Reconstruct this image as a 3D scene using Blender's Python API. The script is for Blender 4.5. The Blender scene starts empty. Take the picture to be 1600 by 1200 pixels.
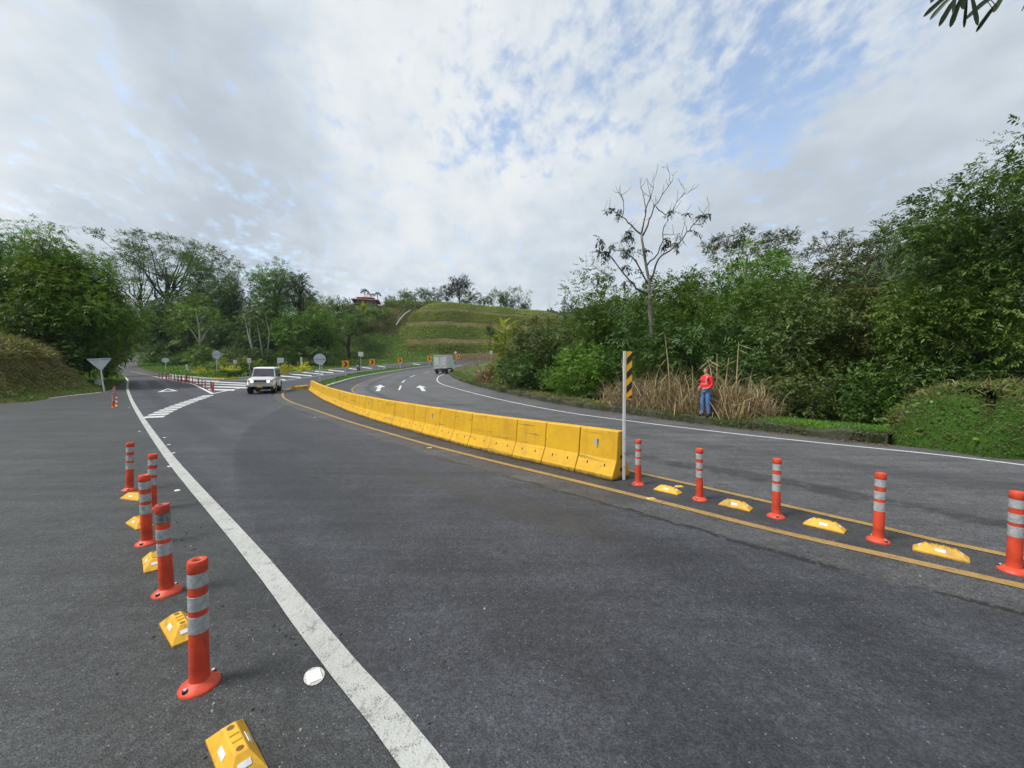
import bpy, bmesh, math, random
import numpy as np
from mathutils import Vector, Matrix, geometry

C = bpy.context.scene.collection
SC = bpy.context.scene
rad = math.radians
random.seed(7)

# ------------------------------------------------------------------ camera
CAM_Z = 1.75
PITCH = 1.24
FPX = 600.0
cam_data = bpy.data.cameras.new('camera')
cam = bpy.data.objects.new('camera', cam_data)
C.objects.link(cam)
cam_data.sensor_width = 36.0
cam_data.lens = 36.0 * FPX / 1600.0
cam_data.clip_start = 0.05
cam_data.clip_end = 6000.0
cam.location = (0, 0, CAM_Z)
cam.rotation_euler = (rad(90 - PITCH), 0, 0)
SC.camera = cam

# ------------------------------------------------------------------ sky and sun
SUN_ELEV, SUN_AZ = 54.0, -112.0          # azimuth measured from +Y towards +X
world = bpy.data.worlds.new('World')
SC.world = world
world.use_nodes = True
WT = world.node_tree
for n in list(WT.nodes):
    WT.nodes.remove(n)


def wn(t, **kw):
    n = WT.nodes.new(t)
    for k, v in kw.items():
        setattr(n, k, v)
    return n


def wl(a, b):
    WT.links.new(a, b)


def wmath(op, a, b=None, clamp=False):
    n = wn('ShaderNodeMath', operation=op, use_clamp=clamp)
    for i, v in enumerate((a, b)):
        if v is None:
            continue
        if isinstance(v, (int, float)):
            n.inputs[i].default_value = v
        else:
            wl(v, n.inputs[i])
    return n.outputs[0]


def wrange(v, a, b, c, d):
    n = wn('ShaderNodeMapRange', interpolation_type='SMOOTHSTEP')
    wl(v, n.inputs[0])
    for i, x in enumerate((a, b, c, d)):
        n.inputs[1 + i].default_value = x
    return n.outputs[0]


def sky_dir(u, v):
    d = Vector(((u - 800) / FPX, 1.0, (600 - v) / FPX))
    d = Matrix.Rotation(-rad(PITCH), 3, 'X') @ d
    return d.normalized()


def build_world():
    out = wn('ShaderNodeOutputWorld')
    bg = wn('ShaderNodeBackground')
    bg.inputs['Strength'].default_value = 0.1
    sky = wn('ShaderNodeTexSky', sky_type='NISHITA', sun_disc=False)
    sky.sun_elevation = rad(SUN_ELEV)
    sky.sun_rotation = rad(SUN_AZ)
    tc = wn('ShaderNodeTexCoord')
    sep = wn('ShaderNodeSeparateXYZ')
    wl(tc.outputs['Generated'], sep.inputs[0])
    z = wmath('MAXIMUM', sep.outputs[2], 0.0)
    den = wmath('ADD', z, 0.30)
    px_ = wmath('DIVIDE', sep.outputs[0], den)
    py_ = wmath('DIVIDE', sep.outputs[1], den)
    comb = wn('ShaderNodeCombineXYZ')
    wl(px_, comb.inputs[0])
    wl(py_, comb.inputs[1])

    def noise(scale, detail, rough, dist, loc=(0, 0, 0), rot=0.0, sx=1.0):
        mp = wn('ShaderNodeMapping')
        mp.inputs['Location'].default_value = loc
        mp.inputs['Rotation'].default_value = (0, 0, rot)
        mp.inputs['Scale'].default_value = (sx, 1, 1)
        wl(comb.outputs[0], mp.inputs[0])
        n = wn('ShaderNodeTexNoise')
        n.inputs['Scale'].default_value = scale
        n.inputs['Detail'].default_value = detail
        n.inputs['Roughness'].default_value = rough
        n.inputs['Distortion'].default_value = dist
        wl(mp.outputs[0], n.inputs['Vector'])
        return n.outputs[0]

    def patch(u, v, a_out, a_in):
        d = sky_dir(u, v)
        vm = wn('ShaderNodeVectorMath', operation='DOT_PRODUCT')
        wl(tc.outputs['Generated'], vm.inputs[0])
        vm.inputs[1].default_value = d
        return wrange(vm.outputs['Value'], math.cos(rad(a_out)), math.cos(rad(a_in)), 0, 1)

    big = noise(1.1, 6, 0.55, 0.1, (3.1, 1.7, 0))
    mid = noise(3.2, 8, 0.62, 0.12, (0.4, 5.2, 0), 0.6, 1.15)
    fine = noise(15.0, 8, 0.6, 0.1, (2.0, 0.3, 0), 0.75, 1.3)
    dens = wmath('ADD', wmath('MULTIPLY', big, 0.24), wmath('ADD', wmath('MULTIPLY', mid, 0.28), wmath('MULTIPLY', fine, 0.48)))
    gap = wmath('ADD', wmath('MULTIPLY', patch(1195, 150, 10, 1), 0.06), wmath('MULTIPLY', patch(730, 165, 11, 1), 0.05))
    gap = wmath('ADD', gap, wmath('MULTIPLY', patch(1290, 50, 14, 1), 0.035))
    gap = wmath('ADD', gap, wmath('MULTIPLY', patch(1010, 110, 22, 1), 0.06))
    dens = wmath('SUBTRACT', wmath('ADD', dens, 0.085), gap)
    cover = wrange(dens, 0.39, 0.575, 0.0, 1.0)
    # cloud brightness: thin bright parts, thick grey parts
    thick = noise(0.9, 7, 0.5, 0.1, (7.7, 2.2, 0), 0.3, 1.0)
    tex = noise(5.5, 9, 0.58, 0.12, (1.2, 8.2, 0), 0.7, 1.15)
    br = wmath('ADD', wmath('MULTIPLY', thick, 0.50), wmath('MULTIPLY', tex, 0.50))
    br = wmath('ADD', br, wmath('MULTIPLY', patch(80, 210, 14, 2), 0.27))
    br = wmath('ADD', br, wmath('MULTIPLY', patch(560, 120, 30, 4), 0.065))
    br = wmath('ADD', br, wmath('MULTIPLY', patch(760, 330, 22, 4), 0.05))
    br = wmath('SUBTRACT', br, wmath('MULTIPLY', patch(300, 330, 19, 4), 0.17))
    br = wmath('SUBTRACT', br, wmath('MULTIPLY', patch(150, 30, 20, 4), 0.17))
    br = wmath('SUBTRACT', br, wmath('MULTIPLY', patch(1280, 330, 16, 4), 0.10))
    b = wrange(br, 0.26, 0.76, 0.0, 1.0)
    ramp = wn('ShaderNodeValToRGB')
    wl(b, ramp.inputs[0])
    e = ramp.color_ramp.elements
    e[0].position = 0.0
    e[0].color = (0.40, 0.45, 0.505, 1)
    e[1].position = 1.0
    e[1].color = (0.70, 0.72, 0.73, 1)
    e2 = ramp.color_ramp.elements.new(0.5)
    e2.color = (0.535, 0.59, 0.64, 1)
    vm = wn('ShaderNodeVectorMath', operation='SCALE')
    wl(ramp.outputs[0], vm.inputs[0])
    vm.inputs['Scale'].default_value = 8.9
    skyg = wn('ShaderNodeVectorMath', operation='MULTIPLY')
    wl(sky.outputs[0], skyg.inputs[0])
    skyg.inputs[1].default_value = (2.35, 2.1, 1.85)
    mix = wn('ShaderNodeMix', data_type='RGBA')
    wl(cover, mix.inputs[0])
    wl(skyg.outputs[0], mix.inputs[6])
    wl(vm.outputs[0], mix.inputs[7])
    wl(mix.outputs[2], bg.inputs['Color'])
    wl(bg.outputs[0], out.inputs[0])


build_world()
sun_d = bpy.data.lights.new('sun', 'SUN')
sun_d.energy = 3.0
sun_d.angle = rad(18)
sun_d.color = (1.0, 0.965, 0.91)
sun = bpy.data.objects.new('sun', sun_d)
C.objects.link(sun)
_sd = Vector((math.sin(rad(SUN_AZ)) * math.cos(rad(SUN_ELEV)), math.cos(rad(SUN_AZ)) * math.cos(rad(SUN_ELEV)), math.sin(rad(SUN_ELEV))))
sun.rotation_euler = _sd.to_track_quat('Z', 'Y').to_euler()
sun.location = (-20, 5, 60)

SC.render.engine = 'CYCLES'
SC.view_settings.view_transform = 'Standard'
SC.view_settings.look = 'None'
SC.view_settings.exposure = 0.52
SC.view_settings.gamma = 1.0
SC.view_settings.use_curve_mapping = False
SC.cycles.max_bounces = 5
SC.cycles.diffuse_bounces = 3
SC.cycles.glossy_bounces = 2
SC.cycles.transmission_bounces = 3
SC.cycles.transparent_max_bounces = 4
SC.cycles.use_denoising = True
SC.cycles.caustics_reflective = False
SC.cycles.caustics_refractive = False


# ------------------------------------------------------------------ helpers
def tag(o, label=None, cat=None, group=None, kind=None):
    if label:
        o['label'] = label
    if cat:
        o['category'] = cat
    if group:
        o['group'] = group
    if kind:
        o['kind'] = kind
    return o


def empty(name, loc=(0, 0, 0), rz=0.0, label=None, cat=None, group=None):
    o = bpy.data.objects.new(name, None)
    o.empty_display_size = 0.2
    C.objects.link(o)
    o.location = loc
    o.rotation_euler = (0, 0, rz)
    return tag(o, label, cat, group)


def link_mesh(name, me, mat=None, parent=None, smooth=False):
    o = bpy.data.objects.new(name, me)
    C.objects.link(o)
    if mat is not None:
        mats = mat if isinstance(mat, (list, tuple)) else [mat]
        if not me.materials:
            for m in mats:
                me.materials.append(m)
    if smooth:
        me.polygons.foreach_set('use_smooth', [True] * len(me.polygons))
    if parent is not None:
        o.parent = parent
    return o


class MB:
    """collects faces of one mesh"""

    def __init__(self):
        self.v, self.f, self.m = [], [], []
        self.mi = 0

    def add(self, vs, fs):
        b = len(self.v)
        self.v += [tuple(p) for p in vs]
        self.f += [tuple(b + i for i in f) for f in fs]
        self.m += [self.mi] * len(fs)
        return self

    def box(self, c, s, rz=0.0, M=None):
        x, y, z = s[0] / 2, s[1] / 2, s[2] / 2
        vs = [Vector((i * x, j * y, k * z)) for k in (-1, 1) for j in (-1, 1) for i in (-1, 1)]
        R = M if M is not None else Matrix.Rotation(rz, 3, 'Z')
        vs = [R @ p + Vector(c) for p in vs]
        return self.add(vs, [(0, 2, 3, 1), (4, 5, 7, 6), (0, 1, 5, 4), (2, 6, 7, 3), (0, 4, 6, 2), (1, 3, 7, 5)])

    def loop(self, rings, cap0=True, cap1=True, closed=False):
        n = len(rings[0])
        vs = [p for r in rings for p in r]
        fs = []
        R = len(rings)
        for i in range(R - 1 + (1 if closed else 0)):
            a, b = i * n, ((i + 1) % R) * n
            for j in range(n):
                k = (j + 1) % n
                fs.append((a + j, a + k, b + k, b + j))
        if cap0 and not closed:
            fs.append(tuple(range(n))[::-1])
        if cap1 and not closed:
            fs.append(tuple((R - 1) * n + j for j in range(n)))
        return self.add(vs, fs)

    def tube(self, pts, radii, n=8, caps=True):
        pts = [Vector(p) for p in pts]
        rings = []
        prev = None
        for i, p in enumerate(pts):
            d = (pts[min(i + 1, len(pts) - 1)] - pts[max(i - 1, 0)])
            if d.length < 1e-6:
                d = Vector((0, 0, 1))
            d.normalize()
            if prev is None:
                a = Vector((1, 0, 0)) if abs(d.x) < 0.8 else Vector((0, 1, 0))
                u = (a - d * a.dot(d)).normalized()
            else:
                u = (prev - d * prev.dot(d))
                u = u.normalized() if u.length > 1e-5 else d.orthogonal().normalized()
            prev = u
            w = d.cross(u)
            r = radii[i] if isinstance(radii, (list, tuple)) else radii
            rings.append([p + (u * math.cos(t) + w * math.sin(t)) * r for t in [2 * math.pi * k / n for k in range(n)]])
        return self.loop(rings, caps, caps)

    def lathe(self, prof, n=20, c=(0, 0, 0), cap0=True, cap1=True):
        rings = [[(c[0] + r * math.cos(2 * math.pi * k / n), c[1] + r * math.sin(2 * math.pi * k / n), c[2] + z) for k in range(n)] for r, z in prof]
        return self.loop(rings, cap0, cap1)

    def prism(self, poly, p0, p1):
        """poly: list of 3D points (a planar outline); extruded by p1-p0"""
        d = Vector(p1) - Vector(p0)
        a = [Vector(p) for p in poly]
        return self.loop([a, [p + d for p in a]])

    def ball(self, c, r, nu=12, nv=8):
        c = Vector(c)
        rr = r if isinstance(r, (list, tuple)) else (r, r, r)
        rings = []
        for i in range(1, nv):
            t = math.pi * i / nv
            rings.append([c + Vector((rr[0] * math.sin(t) * math.cos(2 * math.pi * k / nu), rr[1] * math.sin(t) * math.sin(2 * math.pi * k / nu), -rr[2] * math.cos(t))) for k in range(nu)])
        return self.loop(rings)

    def mesh(self, name):
        me = bpy.data.meshes.new(name)
        me.from_pydata(self.v, [], self.f)
        me.polygons.foreach_set('material_index', self.m)
        bm = bmesh.new()
        bm.from_mesh(me)
        bmesh.ops.recalc_face_normals(bm, faces=bm.faces)
        bm.to_mesh(me)
        bm.free()
        return me

    def build(self, name, mat=None, parent=None, smooth=False, bevel=0.0, seg=2):
        me = self.mesh(name)
        if smooth == 'auto':
            o = link_mesh(name, me, mat, parent)
            me.polygons.foreach_set('use_smooth', [True] * len(me.polygons))
            try:
                me.set_sharp_from_angle(angle=rad(38))
            except Exception:
                pass
        else:
            o = link_mesh(name, me, mat, parent, smooth)
        if bevel:
            b = o.modifiers.new('bevel', 'BEVEL')
            b.width = bevel
            b.segments = seg
            b.limit_method = 'ANGLE'
            b.angle_limit = rad(35)
        return o


KIDS = {}


def kids(o):
    return [c for c in o.children]


def copy_tree(o, parent=None, depth=0):
    c = o.copy()
    C.objects.link(c)
    if parent is not None:
        c.parent = parent
    for ch in list(o.children):
        copy_tree(ch, c, depth + 1)
    return c


def np_mesh(name, V, F, tint=None):
    """V (n,3), F (m,3|4) arrays -> mesh, fast"""
    me = bpy.data.meshes.new(name)
    n, m, k = len(V), len(F), F.shape[1]
    me.vertices.add(n)
    me.vertices.foreach_set('co', np.ascontiguousarray(V, dtype=np.float32).ravel())
    me.loops.add(m * k)
    me.loops.foreach_set('vertex_index', np.ascontiguousarray(F, dtype=np.int32).ravel())
    me.polygons.add(m)
    me.polygons.foreach_set('loop_start', np.arange(0, m * k, k, dtype=np.int32))
    try:
        me.polygons.foreach_set('loop_total', np.full(m, k, dtype=np.int32))
    except Exception:
        pass
    if tint is not None:
        a = me.attributes.new('tint', 'FLOAT', 'POINT')
        a.data.foreach_set('value', np.ascontiguousarray(tint, dtype=np.float32))
    me.update(calc_edges=True)
    return me


_ONE = ['', 'first', 'second', 'third', 'fourth', 'fifth', 'sixth', 'seventh', 'eighth', 'ninth', 'tenth', 'eleventh', 'twelfth', 'thirteenth', 'fourteenth', 'fifteenth', 'sixteenth', 'seventeenth', 'eighteenth', 'nineteenth']
_TEN = {2: ('twentieth', 'twenty'), 3: ('thirtieth', 'thirty'), 4: ('fortieth', 'forty'), 5: ('fiftieth', 'fifty')}


def ordinal(n):
    if n < 20:
        return _ONE[n]
    a, b = _TEN[n // 10]
    return a if n % 10 == 0 else b + '-' + _ONE[n % 10]


ORD = [ordinal(i + 1) for i in range(59)]


# ------------------------------------------------------------------ materials
class Mat:
    def __init__(self, name):
        self.m = bpy.data.materials.new(name)
        self.m.use_nodes = True
        self.t = self.m.node_tree
        self.b = self.t.nodes['Principled BSDF']
        self.co = None

    def n(self, t, **kw):
        x = self.t.nodes.new(t)
        for k, v in kw.items():
            setattr(x, k, v)
        return x

    def l(self, a, b):
        self.t.links.new(a, b)

    def coord(self):
        if self.co is None:
            self.co = self.n('ShaderNodeTexCoord').outputs['Object']
        return self.co

    def own_coord(self):
        """object coordinates shifted by a random amount per object, so copies do not share their stains"""
        a = self.n('ShaderNodeTexCoord').outputs['Object']
        r = self.n('ShaderNodeObjectInfo').outputs['Random']
        k = self.n('ShaderNodeVectorMath', operation='SCALE')
        k.inputs[0].default_value = (37.0, 53.0, 71.0)
        self.l(r, k.inputs['Scale'])
        x = self.n('ShaderNodeVectorMath', operation='ADD')
        self.l(a, x.inputs[0])
        self.l(k.outputs[0], x.inputs[1])
        self.co = x.outputs[0]
        return a

    def noise(self, scale, detail=4, rough=0.55, vec=None, dist=0.0, out=0):
        x = self.n('ShaderNodeTexNoise')
        x.inputs['Scale'].default_value = scale
        x.inputs['Detail'].default_value = detail
        x.inputs['Roughness'].default_value = rough
        x.inputs['Distortion'].default_value = dist
        self.l(vec or self.coord(), x.inputs['Vector'])
        return x.outputs[out]

    def voronoi(self, scale, feature='F1', out='Distance', vec=None):
        x = self.n('ShaderNodeTexVoronoi', feature=feature)
        x.inputs['Scale'].default_value = scale
        self.l(vec or self.coord(), x.inputs['Vector'])
        return x.outputs[out]

    def mapping(self, scale=(1, 1, 1), rot=(0, 0, 0), loc=(0, 0, 0), vec=None):
        x = self.n('ShaderNodeMapping')
        x.inputs['Scale'].default_value = scale
        x.inputs['Rotation'].default_value = rot
        x.inputs['Location'].default_value = loc
        self.l(vec or self.coord(), x.inputs[0])
        return x.outputs[0]

    def rng(self, v, a, b, c=0.0, d=1.0, smooth=True):
        x = self.n('ShaderNodeMapRange')
        x.interpolation_type = 'SMOOTHSTEP' if smooth else 'LINEAR'
        self.l(v, x.inputs[0])
        for i, q in enumerate((a, b, c, d)):
            x.inputs[1 + i].default_value = q
        return x.outputs[0]

    def math(self, op, a, b=None, clamp=False):
        x = self.n('ShaderNodeMath', operation=op, use_clamp=clamp)
        for i, v in enumerate((a, b)):
            if v is None:
                continue
            if isinstance(v, (int, float)):
                x.inputs[i].default_value = v
            else:
                self.l(v, x.inputs[i])
        return x.outputs[0]

    def mix(self, f, a, b, blend='MIX'):
        x = self.n('ShaderNodeMix', data_type='RGBA', blend_type=blend)
        for i, v in ((0, f), (6, a), (7, b)):
            if isinstance(v, (int, float)):
                x.inputs[i].default_value = v
            elif isinstance(v, (tuple, list)):
                x.inputs[i].default_value = (v[0], v[1], v[2], 1)
            else:
                self.l(v, x.inputs[i])
        return x.outputs[2]

    def attr(self, name, out='Fac'):
        x = self.n('ShaderNodeAttribute', attribute_name=name)
        return x.outputs[out]

    def color(self, v):
        if isinstance(v, (tuple, list)):
            self.b.inputs['Base Color'].default_value = (v[0], v[1], v[2], 1)
        else:
            self.l(v, self.b.inputs['Base Color'])
        return self

    def set(self, **kw):
        for k, v in kw.items():
            s = self.b.inputs[k.replace('_', ' ')]
            if isinstance(v, (int, float, tuple)):
                s.default_value = v
            else:
                self.l(v, s)
        return self

    def bump(self, h, strength=0.3, dist=0.01):
        x = self.n('ShaderNodeBump')
        x.inputs['Strength'].default_value = strength
        x.inputs['Distance'].default_value = dist
        self.l(h, x.inputs['Height'])
        self.l(x.outputs[0], self.b.inputs['Normal'])
        return self


def simple(name, col, rough=0.6, var=0.15, scale=8.0, metal=0.0, dirt=None, dirt_amt=0.5, bump=0.0, spec=None):
    M = Mat(name)
    M.own_coord()
    nz = M.noise(scale, 5, 0.6)
    a = tuple(c * (1 - var) for c in col)
    b = tuple(min(1, c * (1 + var)) for c in col)
    c = M.mix(M.rng(nz, 0.3, 0.7), a, b)
    if dirt is not None:
        d = M.rng(M.noise(scale * 0.6, 7, 0.65, dist=0.6), 0.48, 0.75, 0, dirt_amt)
        c = M.mix(d, c, dirt)
    M.color(c).set(Roughness=rough, Metallic=metal)
    if bump:
        M.bump(nz, 0.5, bump)
    if spec is not None:
        M.set(Specular_IOR_Level=spec)
    return M.m


def leaf_mat(name, dark, light, trans=0.25, rough=0.5):
    """per-leaf hue variation from the tint attribute; thin translucent leaves"""
    M = Mat(name)
    t = M.attr('tint')
    oi = M.n('ShaderNodeObjectInfo').outputs['Random']
    col = M.mix(t, dark, light)
    hs = M.n('ShaderNodeHueSaturation')
    M.l(M.rng(oi, 0, 1, 0.485, 0.515, False), hs.inputs['Hue'])
    M.l(M.rng(oi, 0, 1, 0.85, 1.15, False), hs.inputs['Value'])
    M.l(col, hs.inputs['Color'])
    M.color(hs.outputs[0]).set(Roughness=rough, Specular_IOR_Level=0.35)
    tr = M.n('ShaderNodeBsdfTranslucent')
    br = M.mix(1.0, hs.outputs[0], (1.25, 1.35, 0.7), 'MULTIPLY')
    M.l(br, tr.inputs[0])
    mx = M.n('ShaderNodeMixShader')
    mx.inputs[0].default_value = trans
    M.l(M.b.outputs[0], mx.inputs[1])
    M.l(tr.outputs[0], mx.inputs[2])
    out = [n for n in M.t.nodes if n.type == 'OUTPUT_MATERIAL'][0]
    M.l(mx.outputs[0], out.inputs[0])
    return M.m
# ------------------------------------------------------------------ the lie of the land
def sp(v, w):
    v = np.asarray(v, dtype=float) / w
    return w * np.where(v > 30, v, np.log1p(np.exp(np.minimum(v, 30))))


def sstep(v, a, b):
    t = np.clip((np.asarray(v, dtype=float) - a) / (b - a), 0, 1)
    return t * t * (3 - 2 * t)


def G(x, y):
    """height of the paved surface"""
    return 0.05 * sp(y - 22, 6) + 0.02 * sp(y - 90, 10) + 0.08 * sp(np.minimum(y, 170) - 80, 6) * sstep(-np.asarray(x, dtype=float), 58, 80)


_cp, _sp = math.cos(rad(PITCH)), math.sin(rad(PITCH))


def ray(u, v):
    a, b = (u - 800) / FPX, (600 - v) / FPX
    return a, _cp + b * _sp, -_sp + b * _cp


def gp(u, v, tmax=420.0):
    """ground point seen at photo pixel (u, v)"""
    dx, dy, dz = ray(u, v)
    t, last = 0.5, 0.5
    while t < tmax:
        if CAM_Z + dz * t < float(G(dx * t, dy * t)):
            lo, hi = last, t
            for _ in range(40):
                m = (lo + hi) / 2
                if CAM_Z + dz * m < float(G(dx * m, dy * m)):
                    hi = m
                else:
                    lo = m
            t = hi
            break
        last = t
        t *= 1.02
    return Vector((dx * t, dy * t))


def g3(p, dz=0.0):
    return Vector((p[0], p[1], float(G(p[0], p[1])) + dz))


def at(u, v, y):
    """point at depth y in line with photo pixel (u, v)"""
    dx, dy, dz = ray(u, v)
    t = y / dy
    return Vector((dx * t, y, CAM_Z + dz * t))


def spline(pts, step):
    """Catmull-Rom through 2D points, resampled at even step"""
    P = [Vector((p[0], p[1])) for p in pts]
    P = [P[0] * 2 - P[1]] + P + [P[-1] * 2 - P[-2]]
    d = []
    for i in range(1, len(P) - 2):
        n = max(4, int((P[i + 1] - P[i]).length / (step * 0.3)))
        n = min(n, 200)
        for k in range(n):
            t = k / n
            a, b, c, e = P[i - 1], P[i], P[i + 1], P[i + 2]
            d.append(0.5 * ((2 * b) + (c - a) * t + (2 * a - 5 * b + 4 * c - e) * t * t + (3 * b - a - 3 * c + e) * t ** 3))
    d.append(P[-2])
    return resample(d, step)


def resample(d, step):
    L = [0.0]
    for i in range(1, len(d)):
        L.append(L[-1] + (d[i] - d[i - 1]).length)
    n = max(1, int(round(L[-1] / step)))
    out, j = [], 0
    for k in range(n + 1):
        s = L[-1] * k / n
        while j < len(L) - 2 and L[j + 1] < s:
            j += 1
        w = (s - L[j]) / max(1e-9, L[j + 1] - L[j])
        out.append(d[j].lerp(d[j + 1], min(1, max(0, w))))
    return out


def normals2(path):
    out = []
    for i in range(len(path)):
        d = path[min(i + 1, len(path) - 1)] - path[max(i - 1, 0)]
        d = d.normalized()
        out.append(Vector((d.y, -d.x)))       # to the right of travel
    return out


def seg_dist(px_, py_, poly, signed=False, closed=False):
    """distance of points to polyline; signed: + on the right of travel"""
    px_ = np.asarray(px_, dtype=float)
    py_ = np.asarray(py_, dtype=float)
    best = np.full(px_.shape, 1e18)
    sg = np.ones(px_.shape)
    n = len(poly)
    for i in range(n if closed else n - 1):
        ax, ay = poly[i]
        bx, by = poly[(i + 1) % n]
        ex, ey = bx - ax, by - ay
        L2 = ex * ex + ey * ey + 1e-12
        t = np.clip(((px_ - ax) * ex + (py_ - ay) * ey) / L2, 0, 1)
        d = (px_ - ax - t * ex) ** 2 + (py_ - ay - t * ey) ** 2
        m = d < best
        best = np.where(m, d, best)
        if signed:
            cr = (px_ - ax) * ey - (py_ - ay) * ex
            sg = np.where(m, np.where(cr >= 0, 1.0, -1.0), sg)
    return np.sqrt(best) * sg


def inside(px_, py_, poly):
    px_ = np.asarray(px_, dtype=float)
    py_ = np.asarray(py_, dtype=float)
    r = np.zeros(px_.shape, dtype=bool)
    n = len(poly)
    for i in range(n):
        ax, ay = poly[i]
        bx, by = poly[(i + 1) % n]
        if ay == by:
            continue
        c = ((ay > py_) != (by > py_)) & (px_ < (bx - ax) * (py_ - ay) / (by - ay) + ax)
        r ^= c
    return r


# key lines of the road, read off the photograph onto the ground
LEFT_KERB = spline([(-40, 4), (-35, 14), gp(0, 631), gp(90, 620), gp(160, 612)], 1.0)
LEFT_ROAD_EDGE = spline([gp(165, 611), gp(186, 602), gp(196, 593), gp(190, 584), gp(181, 577), gp(186, 569), gp(204, 560), gp(224, 553), (-135, 160)], 2.0)
ISLAND_EDGE = spline([(-122, 160), gp(229, 554.5), gp(217, 563), gp(215, 571), gp(228, 579), gp(262, 586), gp(300, 590), gp(335, 592.5), gp(372, 592), gp(430, 585.5),
                      gp(480, 580.5), gp(560, 574), gp(640, 567.5), gp(700, 563.8), (-19, 190)], 2.0)
RIGHT_KERB = spline([(30, -6), (22, 1.5), (14.6, 6.2), gp(1600, 714), gp(1390, 695), gp(1290, 684.5), gp(1185, 672.5), gp(1100, 663), gp(1000, 649.5), gp(880, 632.5), gp(790, 614),
                     gp(742, 602), gp(712, 592), gp(702, 584), gp(708, 578), gp(728, 572), gp(760, 567), (18, 190)], 1.0)
WHITE_LEFT = spline([gp(757, 1330), gp(664, 1200), gp(603, 1120), gp(542, 1050), gp(482, 975), gp(430, 908), gp(382, 850), gp(340, 802), gp(300, 757), gp(265, 715), gp(236, 675),
                     gp(215, 643), gp(204, 622), gp(199, 606), gp(200, 595)], 0.4)
YEL_OUT = spline([gp(1900, 984), gp(1600, 917), gp(1400, 872), gp(1200, 827), gp(1050, 789), gp(900, 752), gp(760, 718), gp(670, 695), gp(600, 675), gp(540, 657), gp(490, 640),
                  gp(455, 628), gp(442, 619), gp(446, 610), gp(462, 605), gp(482, 602)], 0.4)
YEL_IN = spline([gp(1900, 931), gp(1600, 873), gp(1500, 853), gp(1372, 823), gp(1212, 787), gp(1093, 760), gp(985, 736), gp(850, 703), gp(700, 665), gp(600, 634), gp(557, 616),
                 gp(552, 606), gp(575, 595), gp(620, 583), gp(680, 574), gp(740, 567.5)], 0.5)
WHITE_RIGHT = spline([gp(2000, 783), gp(1600, 727), gp(1450, 709), gp(1300, 694), gp(1150, 678), gp(1000, 660), gp(880, 643.5), gp(780, 624), gp(720, 609), gp(690, 600),
                      gp(683, 593), gp(690, 586), gp(712, 579), gp(734, 573), gp(770, 567)], 0.5)

# median: raised strip of grass between two kerbs
MED_N = spline([gp(497, 601), gp(520, 594), gp(560, 584.5), gp(600, 578.5), gp(650, 572.5), gp(690, 568.5)], 1.0)      # toothed stones
MED_S = spline([gp(512, 605), gp(530, 599), gp(560, 590.5), gp(600, 583), gp(650, 575), gp(695, 569)], 1.0)

ARC = list(reversed(spline([gp(450, 632), gp(418, 648), gp(388, 668), gp(372, 690), gp(365, 716), gp(366, 745), gp(380, 785)], 0.5)))
PAVED = [Vector((-40, -7))] + LEFT_KERB + LEFT_ROAD_EDGE + ISLAND_EDGE + list(reversed(RIGHT_KERB)) + [Vector((30, -7))]
PAVED_T = [(p.x, p.y) for p in PAVED]


def vnoise(x, y, s, seed=0):
    """smooth value noise, numpy"""
    x = np.asarray(x, dtype=float) / s + seed * 17.3
    y = np.asarray(y, dtype=float) / s + seed * 31.7
    xi, yi = np.floor(x), np.floor(y)
    fx, fy = x - xi, y - yi
    fx, fy = fx * fx * (3 - 2 * fx), fy * fy * (3 - 2 * fy)

    def h(a, b):
        q = np.sin(a * 127.1 + b * 311.7) * 43758.5453
        return q - np.floor(q)
    return (h(xi, yi) * (1 - fx) + h(xi + 1, yi) * fx) * (1 - fy) + (h(xi, yi + 1) * (1 - fx) + h(xi + 1, yi + 1) * fx) * fy


def H(x, y):
    """height of the open ground off the road"""
    x = np.asarray(x, dtype=float)
    y = np.asarray(y, dtype=float)
    base = G(x, np.minimum(y, 260)) - 0.08 * sp(np.minimum(y, 170) - 80, 6) * sstep(-x, 58, 80) * sstep(y, 128, 172)
    d1, d2 = -50 - 0.28 * np.clip(y - 105, 0, 60) - x, (y - 76) - 0.5 * (-x - 50)
    d = -9.0 * np.log(np.exp(-np.clip(d1, -300, 300) / 9.0) + np.exp(-np.clip(d2, -300, 300) / 9.0)) - 1.0
    amp = 9 + 0.15 * np.clip(y - 75, 0, 125) - 0.12 * np.clip(-x - 78, 0, 60)
    wood = np.where(d > 0, amp * (1 - np.exp(-np.maximum(d, 0) / 18.0)), 0)
    far = np.maximum(0, np.hypot(x, y) - 260)
    roll = far * 0.05 * (vnoise(x, y, 170, 3) - 0.15)
    back = 27 * sstep(y, 150, 206) * (1 - sstep(-x, 100, 150)) * (1 - 0.45 * sstep(x, -30, 12)) * (1 - sstep(x, 30, 90))
    gully = -1.2 * sstep(x, 9, 16) * sstep(y, 9, 14) * (1 - sstep(y, 60, 120))
    return base + np.maximum(wood, back) + roll + gully + 0.35 * (vnoise(x, y, 9, 1) - 0.5) * sstep(np.abs(x), 8, 40)


def Hs(x, y):
    return float(H(x, y))


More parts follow.
